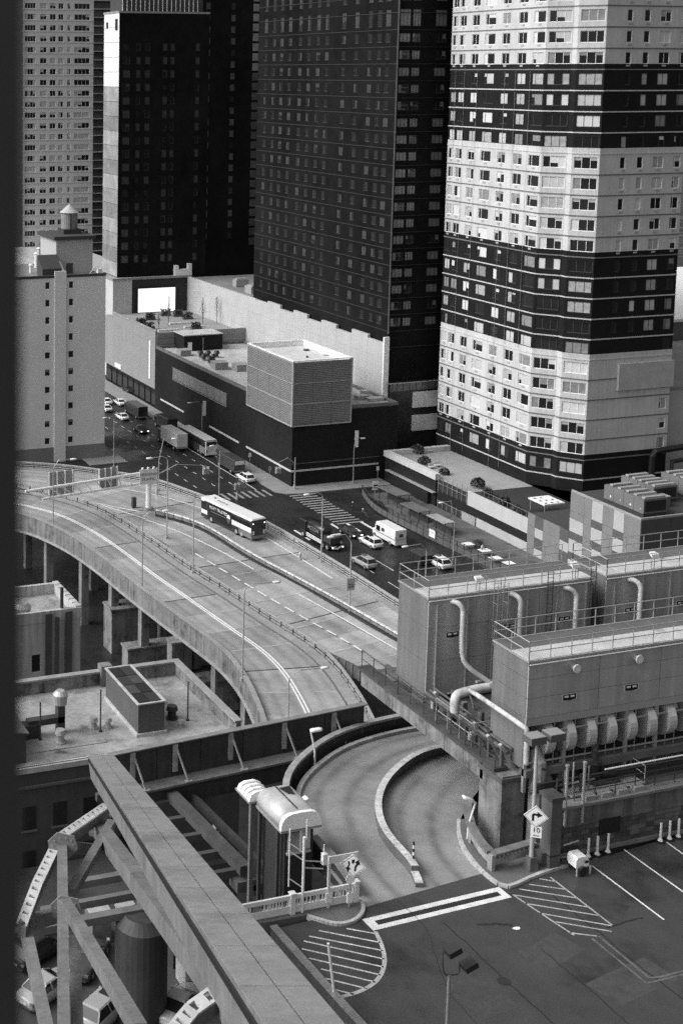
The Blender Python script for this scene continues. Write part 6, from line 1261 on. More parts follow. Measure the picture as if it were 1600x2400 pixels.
for k in range(5):
    q = wpt(.4 + k * .55, .9, 36.15); one(MB().tube([q, q + Vector((0, 0, 1.2 + .4 * (k % 3)))], .05 + .02 * (k % 2), 7).tube([q + Vector((-.1, 0, .7)), q + Vector((.4, 0, .75))], .06, 6), 'standpipe', CL[k % 3], '%s standpipe in the cluster beside the lamp post' % ('leftmost', 'second', 'third', 'fourth', 'rightmost')[k], 'pipe', 'standpipes behind the corner pillar')
hl2 = UY(1275, 1480, 75.1).x
for k, dx in enumerate((0, 3.4)):
    t = thing('wall_ladder', (hl2 + dx, 75, 38), ['plain steel ladder on the back cooling unit, middle', 'plain steel ladder on the back cooling unit, right'][k], 'ladder', 'ladders on the cooling units')
    for s in (0, .42): MB().tube([(hl2 + dx + s, 75.0, 37.6), (hl2 + dx + s, 75.0, 45.2)], .028, 5).build('stile', DSTEEL, t)
    for i in range(24): MB().tube([(hl2 + dx, 75.0, 37.9 + i * .3), (hl2 + dx + .42, 75.0, 37.9 + i * .3)], .016, 4).build('rung', DSTEEL, t)
for i in range(9): MB().box(XC + .6 + i * 2.3, 75.1, 38.0, XC + .68 + i * 2.3, 75.2, 44.1).build('stiffener', CS, bpy.data.objects['cooling_unit'])
# ------------------------------------------------------------------ guard booth
ZE = 35.3
e0, e1, e2 = U(640, 1950, ZE), U(737, 1932, ZE), U(598, 1902, ZE)
bx0, bx1, by0 = e0.x + .5, e0.x + 3.0, e0.y; by1 = by0 + max(3.0, (e2 - e0).length)
BO = thing('guard_booth', (bx0, by0, 29), 'guard booth with a white-fronted barrel roof above the ramp', 'booth')
cxb = (bx0 + bx1) / 2; n = 12; prof = []
for i in range(n + 1):
    a = math.pi * i / n; prof.append((cxb + (bx1 - bx0) / 2 * math.copysign(abs(math.cos(a)) ** .55, math.cos(a)), ZE + .95 * math.sin(a) ** .8))
b = MB(); b.loft([[(x, by0 + .12, z) for x, z in prof], [(x, by1, z) for x, z in prof]]); b.build('barrel_roof', mat('barrel_metal', .55, .4, .2, .8, streak=.05, metal=.2), BO, True)
b = MB(); b.loft([[(cxb + (x - cxb) * 1.04, by0 - .1, ZE + (z - ZE) * 1.05 - .05) for x, z in prof], [(cxb + (x - cxb) * 1.04, by0 + .16, ZE + (z - ZE) * 1.05 - .05) for x, z in prof]]); b.build('roof_front', mat('bright_white', .9, .5, .02, 1), BO)
MB().box(cxb - .12, by0 + .3, ZE + .93, cxb - .04, by1, ZE + .99).build('roof_seam', DSTEEL, BO); MB().poly([(cxb + .0, by1 - .3, ZE + .985), (cxb + .75, by1 - .2, ZE + .945), (cxb + .6, by1 - 1.2, ZE + .965), (cxb + .2, by1 - 1.0, ZE + .985)]).build('roof_stain', BLACK, BO)
MB().box(bx0 - .05, by0 - .1, ZE - .16, bx1 + .05, by1, ZE - .02).build('eave', mat('eave_grey', .3, .6, .1, 1), BO)
MB().box(bx0 + .4, by0 + .25, 28, bx1 - .3, by1 - .2, ZE - .16).build('wall', mat('booth_dark', .035, .7, .25, .8, streak=.2), BO)
MB().box(bx0 + .55, by0 + .12, 33.75, bx0 + 1.25, by0 + .25, 34.95).build('window', mat('dusty_glass', .3, .3, .4, 1.6), BO); MB().box(bx0 + 1.4, by0 + .12, 33.85, bx0 + 1.95, by0 + .25, 35.0).build('window', mat('dusty_glass2', .45, .35, .3, 1.6), BO)
MB().box(bx0 + .48, by0 + .1, 33.62, bx0 + 2.0, by0 + .27, 33.75).build('sill', KERB, BO); MB().box(bx0 + 1.25, by0 + .1, 33.75, bx0 + 1.4, by0 + .26, 35.1).build('mullion', WHITE, BO)
for y in (by0 + .5, by1 - .3): MB().box(bx0 + .05, y, 28, bx0 + .22, y + .2, ZE - .16).build('column', mat('booth_post', .05, .7, .3, 1), BO)
q = Vector((bx0 - .35, by1 + .15, ZE + .15)); VH = thing('ribbed_vent_hood', q, 'white ribbed ventilation hood behind the booth roof', 'vent hood')
for i in range(4):
    y = q.y + (3 - i) * .42; pr3 = [(-.75, 0), (-.62, .38), (-.3, .55), (.3, .55), (.62, .38), (.75, 0)]; MB().loft([[(q.x + .7 + x, y, q.z + z) for x, z in pr3], [(q.x + .7 + x, y + .36, q.z + z * .8) for x, z in pr3]]).build('rib', mat('bright_white', .85), VH)
MB().box(q.x - .1, q.y - .05, q.z - .12, q.x + 1.5, q.y + 1.75, q.z).build('tray', mat('eave_grey', .3), VH)
for y in (q.y + .1,): MB().box(q.x + .1, y, 28, q.x + .35, y + .22, q.z - .12).build('post', mat('post_pale', .16, .7, .25, 1), VH)
sl = thing('side_lamp', e1 + Vector((-.6, 1.6, 0)), 'white lamp box sticking out behind the booth roof', 'lamp'); c = UY(704, 1880, by0 + 1.6); MB().beam(c - Vector((.4, 0, .14)), c + Vector((.45, 0, .16)), .4, .22).build('head', LAMPW, sl); MB().tube([c - Vector((.4, 0, .2)), (bx1 - .3, by0 + 1.6, ZE - .2)], .04, 5).build('bracket', STEEL, sl)
# ribbed low wall along the outer ramp edge
rw = [U(735, 1962, 33.6), U(790, 2020, 33.6), U(832, 2078, 33.6)]; RW = thing('ribbed_ramp_wall', rw[1], 'low dark ribbed wall with pale coping between booth and ramp', 'wall')
b = MB().ribbon(rw, .15, -1.6, 0); b.build('wall', mat_lines('ribbed_metal', .05, .02, .13, 'S', .6, .4), RW); MB().ribbon(rw, .5, 0, .12).build('coping', mat('coping_stained', .2, .8, .4, 1.5), RW)
# white fence
fy = D(685, 2149).y; xa2, xb2 = U(560, 2175, 33).x, D(834, 2116).x
WF = thing('white_fence', (xb2, fy, ZD), 'white board fence with narrow pickets at the deck edge', 'fence')
WP = mat('fence_white', .74, .6, .12, 1, streak=.03)
MB().box(xa2 - 3, fy + .02, 33.98, xb2, fy + .14, 34.22).build('top_rail', WP, WF); MB().box(xa2 - 3, fy + .02, 33.22, xb2, fy + .1, 33.6).build('lower_board', WP, WF)
x = xa2 - 2; i = 0; rd = random.Random(2)
while x < xb2 - .2: MB().box(x, fy + .05, 33.6, x + .07, fy + .09, 33.98).build('picket', WP if rd.random() > .25 else mat('picket_grey', .3, .7, .2, 1), WF); x += rd.choice((.13, .16, .22))
for x in (xa2 - 1.6, D(685, 2149).x - .12, xb2 - .2): MB().box(x, fy - .06, 33.1, x + .26, fy + .2, 34.3).build('post', WP, WF); MB().box(x - .04, fy - .1, 34.28, x + .3, fy + .24, 34.36).build('post_cap', WP, WF)
# slim white post with brackets
p = D(708, 2144); BPst = thing('bracket_post', p, 'tall slim white post with side brackets before the booth', 'post'); zt3 = UY(712, 1962, p.y).z
MB().tube([p, (p.x, p.y, zt3)], .075, 8).build('pole', LAMPW, BPst)
for zz3, L2, s in ((zt3 - .9, .75, -1), (zt3 - 1.35, .75, -1), (zt3 - 1.35, 1.4, 1), (zt3 - 1.75, 1.4, 1), (zt3 - 2.9, .75, -1)): MB().tube([(p.x, p.y, zz3), (p.x + s * L2 * .75, p.y + (.5 if s < 0 else -.25), zz3 + (.35 if s < 0 else -.1))], .035, 5).build('bracket', GALV, BPst)
MB().tube([(p.x - .58, p.y + .5, zt3 + .3), (p.x - .58, p.y + .5, zt3 - 3.0)], .04, 5).build('antenna', WHITE, BPst); MB().tube([(p.x + .2, p.y + .1, zt3 + .9), (p.x + .2, p.y + .1, zt3 - .2)], .035, 5).build('antenna', WHITE, BPst); MB().tube([(p.x + 1.1, p.y - .2, zt3 - .5), (p.x + 1.1, p.y - .2, zt3 - 1.6)], .035, 5).build('antenna', WHITE, BPst); MB().box(p.x + .98, p.y - .35, zt3 - 1.6, p.x + 1.25, p.y - .1, zt3 - 1.0).build('equipment_box', WHITE, BPst)
# sign board with divided-road diamond
def diamond(t, c, h, yf, draw):
    MB().add([(c.x, yf, c.z - h), (c.x + h, yf, c.z), (c.x, yf, c.z + h), (c.x - h, yf, c.z), (c.x, yf + .03, c.z - h), (c.x + h, yf + .03, c.z), (c.x, yf + .03, c.z + h), (c.x - h, yf + .03, c.z)], [(0, 1, 2, 3), (7, 6, 5, 4), (0, 4, 5, 1), (1, 5, 6, 2), (2, 6, 7, 3), (3, 7, 4, 0)]).build('plate', mat('sign_white', .9, .5, .03, 1), t)
    hb = h * .93; t2 = .02; b = MB()
    pts = [(0, -hb), (hb, 0), (0, hb), (-hb, 0)]; inn = [(0, -hb + .05), (hb - .05, 0), (0, hb - .05), (-hb + .05, 0)]
    for i in range(4): j = (i + 1) % 4; b.poly([(c.x + pts[i][0], yf - .004, c.z + pts[i][1]), (c.x + pts[j][0], yf - .004, c.z + pts[j][1]), (c.x + inn[j][0], yf - .004, c.z + inn[j][1]), (c.x + inn[i][0], yf - .004, c.z + inn[i][1])])
    b.build('border', mat('sign_grey2', .35, .5, .1, 1), t); m = MB()
    for poly in draw: m.poly([(c.x + x * h, yf - .008, c.z + z * h) for x, z in poly])
    m.build('symbol', BLACK, t)
p = D(818, 2124); yS = p.y; c = UY(820, 2022, yS - .1); DS = thing('blank_sign_board', p, 'blank white board on a post behind the two-arrow diamond', 'sign')
DD = thing('divided_road_diamond', Vector((c.x, yS - .12, c.z)), 'white diamond sign with two opposed black arrows by the booth', 'sign')
diamond(DD, c, .68, yS - .12, [[(-.42, .3), (-.3, .34), (-.22, .1), (-.32, -.2), (-.18, -.22), (-.4, -.62), (-.56, -.2), (-.44, -.2), (-.36, .08)], [(.1, -.45), (.24, -.42), (.26, -.1), (.42, .18), (.56, .12), (.44, .6), (.12, .3), (.26, .26), (.12, -.05)], [(-.1, .5), (.14, .56), (.1, .3), (.0, .14), (-.1, .22)]])
DD.rotation_euler[2] = R(-36); DD.location.y -= .28
bl, br2 = UY(770, 2014, yS), UY(838, 1998, yS); MB().box(bl.x, yS - .06, c.z + .12, br2.x, yS - .01, c.z + .52).build('board', WHITE, DS); MB().box(br2.x - .5, yS - .055, c.z - .9, br2.x, yS - .015, c.z + .12).build('board_leg', WHITE, DS)
MB().box(bl.x, yS - .02, ZD + .1, bl.x + .14, yS + .1, c.z + .5).build('post', mat('post_white', .62, .6, .15, 1), DS); MB().box(bl.x - .1, yS - .05, ZD + .45, bl.x + .25, yS + .12, ZD + 1.0).build('post_box', WHITE, DS)
st = thing('octagon_sign_back', (p.x, p.y - .2, ZD), 'blank white octagonal sign below the diamond', 'sign'); oc = UY(821, 2060, yS - .3)
MB().tube([(oc.x, yS - .32, oc.z), (oc.x, yS - .29, oc.z)], .3, 8).build('plate', mat('bright_white', .85), st); MB().tube([(oc.x, yS - .26, ZD + .1), (oc.x, yS - .26, oc.z)], .06, 6).build('post', GALV, st); MB().box(oc.x - .16, yS - .32, ZD + .4, oc.x + .16, yS - .2, ZD + .95).build('post_box', WHITE, st)
# white slanting pole and rail at the deck's left edge
p = D(784, 2338); zp = UY(770, 2211, p.y).z; one(MB().tube([p, UY(769, 2211, p.y)], .07, 8).cyl(p, .12, .15, 8), 'edge_pole', LAMPW, 'plain white pole at the left deck edge', 'pole')
er = [D(640, 2182), D(700, 2250), D(800, 2362), D(880, 2450)]; ER = thing('edge_upstand', er[1], 'dark steel upstand along the left deck edge', 'upstand'); er = resample(er, 13)
for i in range(12): MB().ribbon([er[i], er[i].lerp(er[i + 1], .985)], .35, -1.2, .28).build('upstand_plate', mat('upstand_steel', .05, .5, .4, 1), ER); MB().ribbon([er[i], er[i].lerp(er[i + 1], .98)], .42, .28, .34).build('cap_strip', mat('upstand_cap', .18, .5, .4, 1), ER)
# ------------------------------------------------------------------ black double lamp, bottom
p = D(1040, 2560); BL = thing('black_lamp', p, 'black twin floodlight lamp on a curved yoke, bottom edge', 'lamp post'); tp = UY(1052, 2285, p.y)
MB().tube([p, tp], [.09, .07], 8).build('pole', mat('lamp_pole_grey', .22, .5, .1, 1), BL)
for px, py, px2, py2 in ((1038, 2232, 1060, 2228), (1076, 2260, 1098, 2262)):
    h = UY(px, py, p.y); MB().tube(smooth_line([tp, UY((1052 + px) / 2 - (6 if px < 1050 else -4), 2284, p.y), UY(px - (2 if px < 1050 else 0), py + 20, p.y), h], 2), .035, 6).build('yoke', DSTEEL, BL)
    h2 = UY(px2, py2, p.y); MB().beam(h2 - Vector((.3, 0, .08)), h2 + Vector((.3, 0, .12)), .55, .26).build('flood_head', mat('flood_black', .03, .45, .1, 1), BL)
# ------------------------------------------------------------------ arrow sign post with twin floodlights
p = D(1243, 2036, ZD + .15); AP = thing('sign_lamp_post', p, 'tall grey post with twin box floodlights above the deck', 'lamp post'); tz = UY(1272, 1722, p.y).z
MB().loft([[(p.x - .3, p.y - .3, p.z), (p.x + .3, p.y - .3, p.z), (p.x + .3, p.y + .3, p.z), (p.x - .3, p.y + .3, p.z)], [(p.x - .2, p.y - .2, p.z + .75), (p.x + .2, p.y - .2, p.z + .75), (p.x + .2, p.y + .2, p.z + .75), (p.x - .2, p.y + .2, p.z + .75)]]).build('pedestal', mat('pedestal_dark', .1, .8, .3, 1), AP)
MB().tube([(p.x, p.y, p.z + .7), (p.x, p.y, tz)], [.13, .085], 10).build('pole', mat('pole_pale', .38, .5, .15, 1), AP); MB().tube([(p.x + .25, p.y, tz - .6), (p.x + .25, p.y, tz - .1)], .03, 5).build('arm', STEEL, AP)
for px, py in ((1252, 1728), (1297, 1720)):
    h = UY(px, py, p.y); MB().box(h.x - .5, h.y - .4, h.z - .28, h.x + .5, h.y + .4, h.z + .12).build('flood_head', mat('flood_grey', .1, .5, .1, 1), AP); MB().box(h.x - .48, h.y - .38, h.z + .12, h.x + .48, h.y + .38, h.z + .15).build('head_top', mat('flood_top', .26, .5, .1, 1), AP)
c = UY(1252, 1911, p.y - .18); AS = thing('turn_arrow_sign', c, 'white diamond sign with a black right-turn arrow', 'sign')
diamond(AS, c, .66, p.y - .2, [[(-.34, -.42), (-.14, -.42), (-.14, .08), (.1, .08), (.1, -.1), (.52, .18), (.1, .46), (.1, .28), (-.2, .28), (-.34, .14)]]); AS.rotation_euler[2] = R(-36); AS.location.y -= .12
c = UY(1252, 1947, p.y - .18); TS = thing('ten_sign', c, 'small white speed plate reading 10 under the arrow diamond', 'sign'); MB().box(c.x - .29, p.y - .2, c.z - .34, c.x + .29, p.y - .17, c.z + .34).build('plate', mat('sign_white', .8), TS); lettering('10', .42, (0, -.03, .1), BLACK, TS); lettering('M.P.H', .13, (0, -.03, -.21), BLACK, TS); TS.rotation_euler[2] = R(-36); TS.location.y -= .12
# squat concrete block, corner pillar
p2 = D(1283, 2032); MBk = one(MB().box(p2.x - .55, p2.y - .1, ZD, p2.x + .5, p2.y + .9, ZD + .95), 'concrete_block', mat('block_dark', .08, .85, .3, 1), 'dark square concrete block beside the sign post', 'block')
pc = D(1302, 2042); CPl = thing('corner_pillar', pc, 'grey concrete pillar with a white plate at the wall corner', 'pillar'); ztop = UY(1302, 1880, pc.y).z
MB().box(pc.x - .4, pc.y + .1, ZD, pc.x + .3, pc.y + 1.0, ztop).build('shaft', mat('pillar_grey', .1, .85, .25, .8, streak=.15), CPl); MB().box(pc.x - .5, pc.y + .0, ztop, pc.x + .4, pc.y + 1.1, ztop + .2).build('cap', mat('cap_dark2', .06, .85, .3, 1), CPl); MB().box(pc.x - .42, pc.y + .08, ZD + .85, pc.x + .32, pc.y + 1.02, ZD + .9).build('band', BLACK, CPl); MB().box(pc.x + .3, pc.y + .2, ztop - 1.4, pc.x + .36, pc.y + .5, ztop - .5).build('plate', WHITE, CPl)
# parapet bench-like barrier on the island
def barrier(P, label, front=True):
    P = [D(*q, ZD + .15) for q in P]; t = thing('plank_barrier', P[0], label, 'barrier', 'plank barriers on the kerbed island'); W2 = mat('plank_worn', .28, .75, .4, 1.2)
    MB().ribbon(P, .5, .95, 1.08).build('top_plank', mat('plank_top', .16, .75, .4, 1.2), t); MB().ribbon(P, .12, .3, .66).build('side_plank', W2, t)
    for q in (P[0], P[-1]) + ((P[len(P) // 2],) if len(P) > 2 else ()): MB().beam(q, q + Vector((0, 0, .95)), .22, .22).build('post', W2, t)
    a, e = P[0], P[-1]
    for i in range(9): q = a.lerp(e, (i + .7) / 10); (MB().beam(q + Vector((0, 0, .66)), q + Vector((0, 0, .95)), .06, .06).build('slat', KERB, t) if len(P) == 2 else None)
barrier([(1152, 2040), (1248, 2012)], 'short weathered plank barrier under the arrow sign'); barrier([(1147, 2036), (1122, 2008), (1103, 1975), (1092, 1935), (1097, 1900)], 'curved plank barrier following the inner kerb')
# small cranked lamps of the helix
def crank(base, z, elbow1, top, head, label):
    P = U(base[0], base[1], z); Y = P.y; e1, tp, hd = [UY(q[0], q[1], Y) for q in (elbow1, top, head)]
    t = thing('cranked_lamp', P, label, 'lamp post', 'small cranked lamps by the helix ramp'); MB().tube([P, e1, tp], .06, 7).build('pole', LAMPW, t); d = (hd - tp).normalized()
    MB().loft([[hd + d * a + Vector((0, s * w2, z2)) for s, z2 in ((-1, 0), (-.8, .1), (.8, .1), (1, 0), (.6, -.1), (-.6, -.1))] for a, w2 in ((-.42, .1), (-.2, .17), (.25, .17), (.42, .1))]).build('head', mat('bright_white', .85), t, True)
    MB().cyl(P, .12, .2, 8).build('base', STEEL, t)
crank((1094, 1975), 32.9, (1097, 1935), (1114, 1880), (1097, 1873), 'cranked white lamp beside the inner kerb'); crank((738, 1797), 31.8, (737, 1755), (728, 1713), (741, 1711), 'cranked white lamp on the outer helix parapet')
# striped delineator
p = D(967, 2035); sd2 = thing('striped_post', p, 'thin black and white striped post at the divider end', 'post')
for i in range(7): MB().tube([(p.x, p.y, ZD + .2 + i * .2), (p.x, p.y, ZD + .2 + (i + 1) * .2)], .06, 8).build('stripe', WHITE if i % 2 else BLACK, sd2)
# bollards
for k, (px, py) in enumerate(((1377, 2009), (1398, 2004), (1423, 1998), (1546, 1972), (1567, 1967), (1588, 1962))):
    p = D(px, py); t = thing('white_bollard', p, ['white tube bollard nearest the generator', 'white tube bollard, second from the generator', 'white tube bollard, third from the generator', 'white tube bollard, left of the far right trio', 'white tube bollard, middle of the far right trio', 'white tube bollard, right of the far right trio'][k], 'bollard', 'white bollards along the block wall')
    MB().cyl(p, .3, .06, 12).build('base', BLACK, t); MB().cyl(p + Vector((0, 0, .06)), .16, .14, 10, r2=.09).build('foot', WHITE, t); MB().cyl(p + Vector((0, 0, .2)), .07, .95, 8).build('tube', WHITE, t)
# generator
p = D(1352, 2040); GE = thing('generator', p, 'small white wheeled light-tower generator by the block wall', 'generator'); w3 = .6
pr4 = [(-.42, .4), (-.42, .85), (-.3, 1.02), (.26, 1.02), (.42, .82), (.46, .4)]; MB().loft([[(p.x + x, p.y - .38, ZD + z) for x, z in pr4], [(p.x + x, p.y + .38, ZD + z) for x, z in pr4]]).build('hood', mat('bright_white', .85), GE)
for sx in (-.45, .45): MB().tube([(p.x + sx, p.y - .5, ZD), (p.x + sx, p.y - .5, ZD + .5)], .06, 6).build('leg', STEEL, GE)
MB().tube([(p.x - .1, p.y - .62, ZD + .28), (p.x - .1, p.y - .5, ZD + .28)], .28, 12).build('wheel', RUBBER, GE); MB().box(p.x - .7, p.y + .3, ZD + .4, p.x + .7, p.y + .6, ZD + .5).build('frame', DSTEEL, GE); MB().box(p.x + .05, p.y - .52, ZD + .7, p.x + .3, p.y - .5, ZD + .85).build('panel', BLACK, GE); MB().tube([(p.x - .6, p.y + .5, ZD + 1.35), (p.x + .4, p.y + .5, ZD + 1.45)], .05, 6).build('mast', STEEL, GE)
# ------------------------------------------------------------------ vehicles (built heading +y at the origin, then placed)
def wheel(t, x, y, r, wd=.22):
    o = MB().tube([(x - wd / 2, y, r), (x + wd / 2, y, r)], r, 14).build('wheel', RUBBER, t); s = 1 if x > 0 else -1
    MB().tube([(x + s * wd * .5, y, r), (x + s * (wd * .5 + .02), y, r)], r * .58, 10).build('rim', GALV, o)
def place(t, px, py, z, rz=0): p = U(px, py, z); t.location = p; t.rotation_euler[2] = rz; return t
def paintmat(n, v): return mat(n, v, .25, .04, .5, spec=.6)
PW, PK, PG = paintmat('paint_white', .75), paintmat('paint_black', .02), paintmat('paint_silver', .35)
LIGHT = mat('lamp_lens', .5, .2, .1, 1); HEADL = mat_emit('headlight_lit', 3.0); TAIL = mat('tail_lens', .12, .2, .1, 1)
def car(label, paint, kind='sedan', group='cars on the streets', head=False):
    L, W = (4.7, 1.84) if kind == 'sedan' else (4.75, 1.9); zr = 1.45 if kind == 'sedan' else 1.68; zb = .92 if kind == 'sedan' else 1.02
    t = thing('parked_car' if False else 'car', (0, 0, 0), label, 'car', group); h = L / 2; w2 = W / 2
    def sec(y, w3, z0, z1): return [(-w3, y, z0), (-w3 * 1.0, y, z0 + .28), (-w3 * .97, y, z1 - .12), (-w3 * .86, y, z1), (w3 * .86, y, z1), (w3 * .97, y, z1 - .12), (w3, y, z0 + .28), (w3, y, z0)]
    tail = zb - (.02 if kind == 'sedan' else -.02)
    MB().loft([sec(-h, w2 * .82, .38, tail - .12), sec(-h + .12, w2 * .95, .28, tail), sec(-h + .9, w2, .24, zb + .02), sec(0, w2, .24, zb), sec(h - 1.1, w2 * .99, .24, zb - .06), sec(h - .25, w2 * .92, .28, zb - .22), sec(h, w2 * .76, .38, zb - .36)]).build('body', paint, t, True)
    rb, ft = (-h + (.75 if kind == 'sedan' else .12)), h - 1.25; rt, f2 = (-h + (1.5 if kind == 'sedan' else .55)), h - 2.15
    wb, wt = w2 * .9, w2 * .7; zb2 = zb - .02
    B = [(-wb, rb, zb2), (wb, rb, zb2), (wb, ft, zb2), (-wb, ft, zb2)]; Tt = [(-wt, rt, zr - .06), (wt, rt, zr - .06), (wt, f2, zr - .06), (-wt, f2, zr - .06)]
    MB().add(B + Tt, [(0, 1, 5, 4), (1, 2, 6, 5), (2, 3, 7, 6), (3, 0, 4, 7)]).build('glazing', GLASS, t)
    MB().loft([[(-wt * 1.04, rt - .08, zr - .07), (wt * 1.04, rt - .08, zr - .07), (wt * 1.04, f2 + .06, zr - .07), (-wt * 1.04, f2 + .06, zr - .07)], [(-wt * .9, rt + .08, zr), (wt * .9, rt + .08, zr), (wt * .9, f2 - .1, zr), (-wt * .9, f2 - .1, zr)]]).build('roof', paint, t)
    for s in (-1, 1):
        for (ya, za, yb2, zb3) in ((rb, zb2, rt, zr - .06), (ft, zb2, f2, zr - .06), ((rb + ft) / 2 - .1, zb2, (rt + f2) / 2 - .1, zr - .06)): MB().beam((s * (wb + .01), ya, za), (s * (wt + .02), yb2, zb3), .09, .06).build('pillar', paint, t)
        wheel(t, s * (w2 - .08), h - .85, .33); wheel(t, s * (w2 - .08), -h + .85, .33)
        MB().box(s * w2 * .86 - .16, h - .1, .58, s * w2 * .8 + .1, h + .0, .72).build('headlight', HEADL if head else LIGHT, t); MB().box(s * w2 * .84 - .14, -h - .02, .66, s * w2 * .84 + .12, -h + .08, .84).build('tail_light', TAIL, t)
        MB().box(s * (wb + .02), ft - .55, zb2 + .02, s * (wb + .2), ft - .42, zb2 + .16).build('mirror', paint, t)
    MB().box(-.3, -h - .03, .5, .3, -h + .02, .64).build('number_plate', mat('plate_pale', .5, .5, .05, 1), t); MB().box(-w2 * .8, -h - .04, .3, w2 * .8, -h + .1, .42).build('bumper', mat('trim_dark', .04, .6, .1, 1), t)
    if kind == 'suv': MB().box(-wt * .6, -.4, zr, wt * .6, .7, zr + .015).build('sunroof', GLASS, t)
    return t
KA = 0.0
place(car('white coupe-backed car between the black truck and the van', PW, 'suv'), 868, 1278, 0, R(2))
place(car('grey sport utility car with pale roof, nearest the barrier', PG, 'suv'), 853, 1325, 0, R(3))
place(car('white hatchback stopped just beyond the cooling unit railing', PW, 'suv'), 1027, 1326, 0, R(2))
place(car('dark car with lit lamps beside the black truck', PK, 'sedan', head=True), 820, 1254, 0, R(182))
place(car('white car waiting at the kerb before the crossing', PW, 'suv'), 575, 1126, 0, R(1))
place(car('white saloon on the avenue, nearer of two', PW, 'sedan'), 287, 982, 0, R(0))
place(car('white saloon on the avenue, farther of two', PW, 'sedan'), 281, 948, 0, R(0))
place(car('white car half hidden behind the brick slab, nearer', PW, 'sedan'), 249, 962, 0, R(0)); place(car('white car half hidden behind the brick slab, farther', PW, 'sedan'), 249, 946, 0, R(0))
place(car('dark saloon with lit headlamps coming down the avenue', PK, 'sedan', head=True), 330, 1012, 0, R(180))
place(car('dark saloon far up the avenue near the kerb', PK, 'sedan'), 300, 918, 0, R(0))
def boxbody(name, t, x0, x1, y0, y1, z0, z1, m, bev=.08):
    def s(y, i): return [(x0 + i, y, z0), (x1 - i, y, z0), (x1 - i * .5, y, z0 + bev), (x1 - i * .5, y, z1 - bev), (x1 - bev - i, y, z1 - i * .5), (x0 + bev + i, y, z1 - i * .5), (x0 + i * .5, y, z1 - bev), (x0 + i * .5, y, z0 + bev)]
    return MB().loft([s(y0, bev * .6), s(y0 + bev, 0), s(y1 - bev, 0), s(y1, bev * .6)]).build(name, m, t)
# commuter bus on the ramp
BU = thing('commuter_bus', (0, 0, 0), 'white-roofed commuter bus with a dark wrapped side on the ramp', 'bus')
W2, L2 = 1.28, 6.15
boxbody('body', BU, -W2, W2, -L2, L2, .35, 3.05, paintmat('bus_dark', .028), .1); boxbody('roof', BU, -W2 - .01, W2 + .01, -L2 + .02, L2 - .3, 2.92, 3.22, PW, .14)
boxbody('front_cap', BU, -W2 - .012, W2 + .012, L2 - .9, L2 + .03, 2.75, 3.24, PW, .12)
MB().box(-W2 - .015, -L2 + .05, 1.25, -W2 + .1, -1.5, 1.95).build('white_band', PW, BU); MB().box(W2 - .1, -L2 + .05, 1.25, W2 + .015, L2 - 1, 1.95).build('white_band', PW, BU)
MB().box(-W2 - .015, L2 - 1.6, .9, -W2 + .1, L2 - .1, 1.5).build('white_band', PW, BU)
MB().box(-W2 - .02, -1.5, .55, -W2 + .1, 4.4, 2.85).build('advert_wrap', mat('wrap_black', .012, .35, .2, .6), BU); MB().box(-W2 - .02, -L2 + .1, 1.98, -W2 + .1, -1.52, 2.8).build('side_window', GLASS, BU)
MB().box(-W2 - .015, -L2 + .02, .42, -W2 + .1, -3.2, 1.2).build('lower_panel', mat('bus_silver', .22, .3, .2, 1, metal=.3), BU)
lettering('MOST TRUSTED', .62, (-W2 - .03, 1.75, 2.3), mat('letter_white', .75, .6, .02, 1), BU, R(-90)); MB().box(-W2 - .03, -.1, 1.72, -W2 - .01, 3.6, 1.76).build('underline', mat('wrap_line', .3, .6, .1, 1), BU)
b = MB()     # balloon emblem: two tone drop
ctr = (-.75, 1.85)
for a0, a1, m in ((0, math.pi, 1), (math.pi, 2 * math.pi, 0)):
    pts = [(-W2 - .032, ctr[0] - .42 * math.cos(a0 + (a1 - a0) * i / 10), ctr[1] + (.55 if m else .75) * math.sin(a0 + (a1 - a0) * i / 10)) for i in range(11)]; b.poly(pts, m)
b.build('balloon_emblem', [mat('emblem_dark', .09, .5, .1, 1), MATS['letter_white']], BU)
MB().box(-W2 * .86, -L2 - .02, 1.5, W2 * .86, -L2 + .1, 2.75).build('rear_window', GLASS, BU); MB().box(-W2 * .95, -L2 - .015, .95, W2 * .95, -L2 + .1, 1.48).build('rear_panel', PW, BU); MB().box(-W2 * .6, -L2 - .03, .92, W2 * .6, -L2 + .05, 1.5).build('engine_door', mat('engine_dark', .03, .4, .1, 1), BU)
MB().box(-W2, -L2 - .1, .38, W2, -L2 + .1, .78).build('bumper', mat('bumper_grey', .18, .4, .1, 1), BU); MB().box(-W2 + .2, -L2 + .1, 3.2, W2 - .2, -L2 + .9, 3.26).build('rear_spoiler', PW, BU)
for s in (-1, 1):
    MB().box(s * 1.0 - .07, -L2 - .05, 2.5, s * 1.0 + .07, -L2, 2.62).build('marker_light', HEADL, BU); MB().box(s * 1.08 - .1, -L2 - .04, 1.05, s * 1.08 + .1, -L2, 1.35).build('tail_light', TAIL, BU)
    for y in (-3.9, -2.6, 3.5): wheel(BU, s * (W2 - .14), y, .5, .3)
for i in range(6): MB().box(-.3, 1.2 + i * .42, 3.222, .12 - .1 * (i % 2), 1.42 + i * .42, 3.228).build('roof_number', BLACK, BU)
MB().cyl((0, 4.6, 3.2), .3, .2, 12, r2=.2).build('antenna_dome', GALV, BU); MB().box(-W2 - .02, L2 - 1.3, 1.6, -W2 + .1, L2 - .15, 2.7).build('driver_window', GLASS, BU)
a, e = U(604, 1264, ZR), U(487, 1208, ZR); BU.location = U(545, 1238, ZR - .02); BU.rotation_euler[2] = math.atan2(-(e.x - a.x), e.y - a.y)
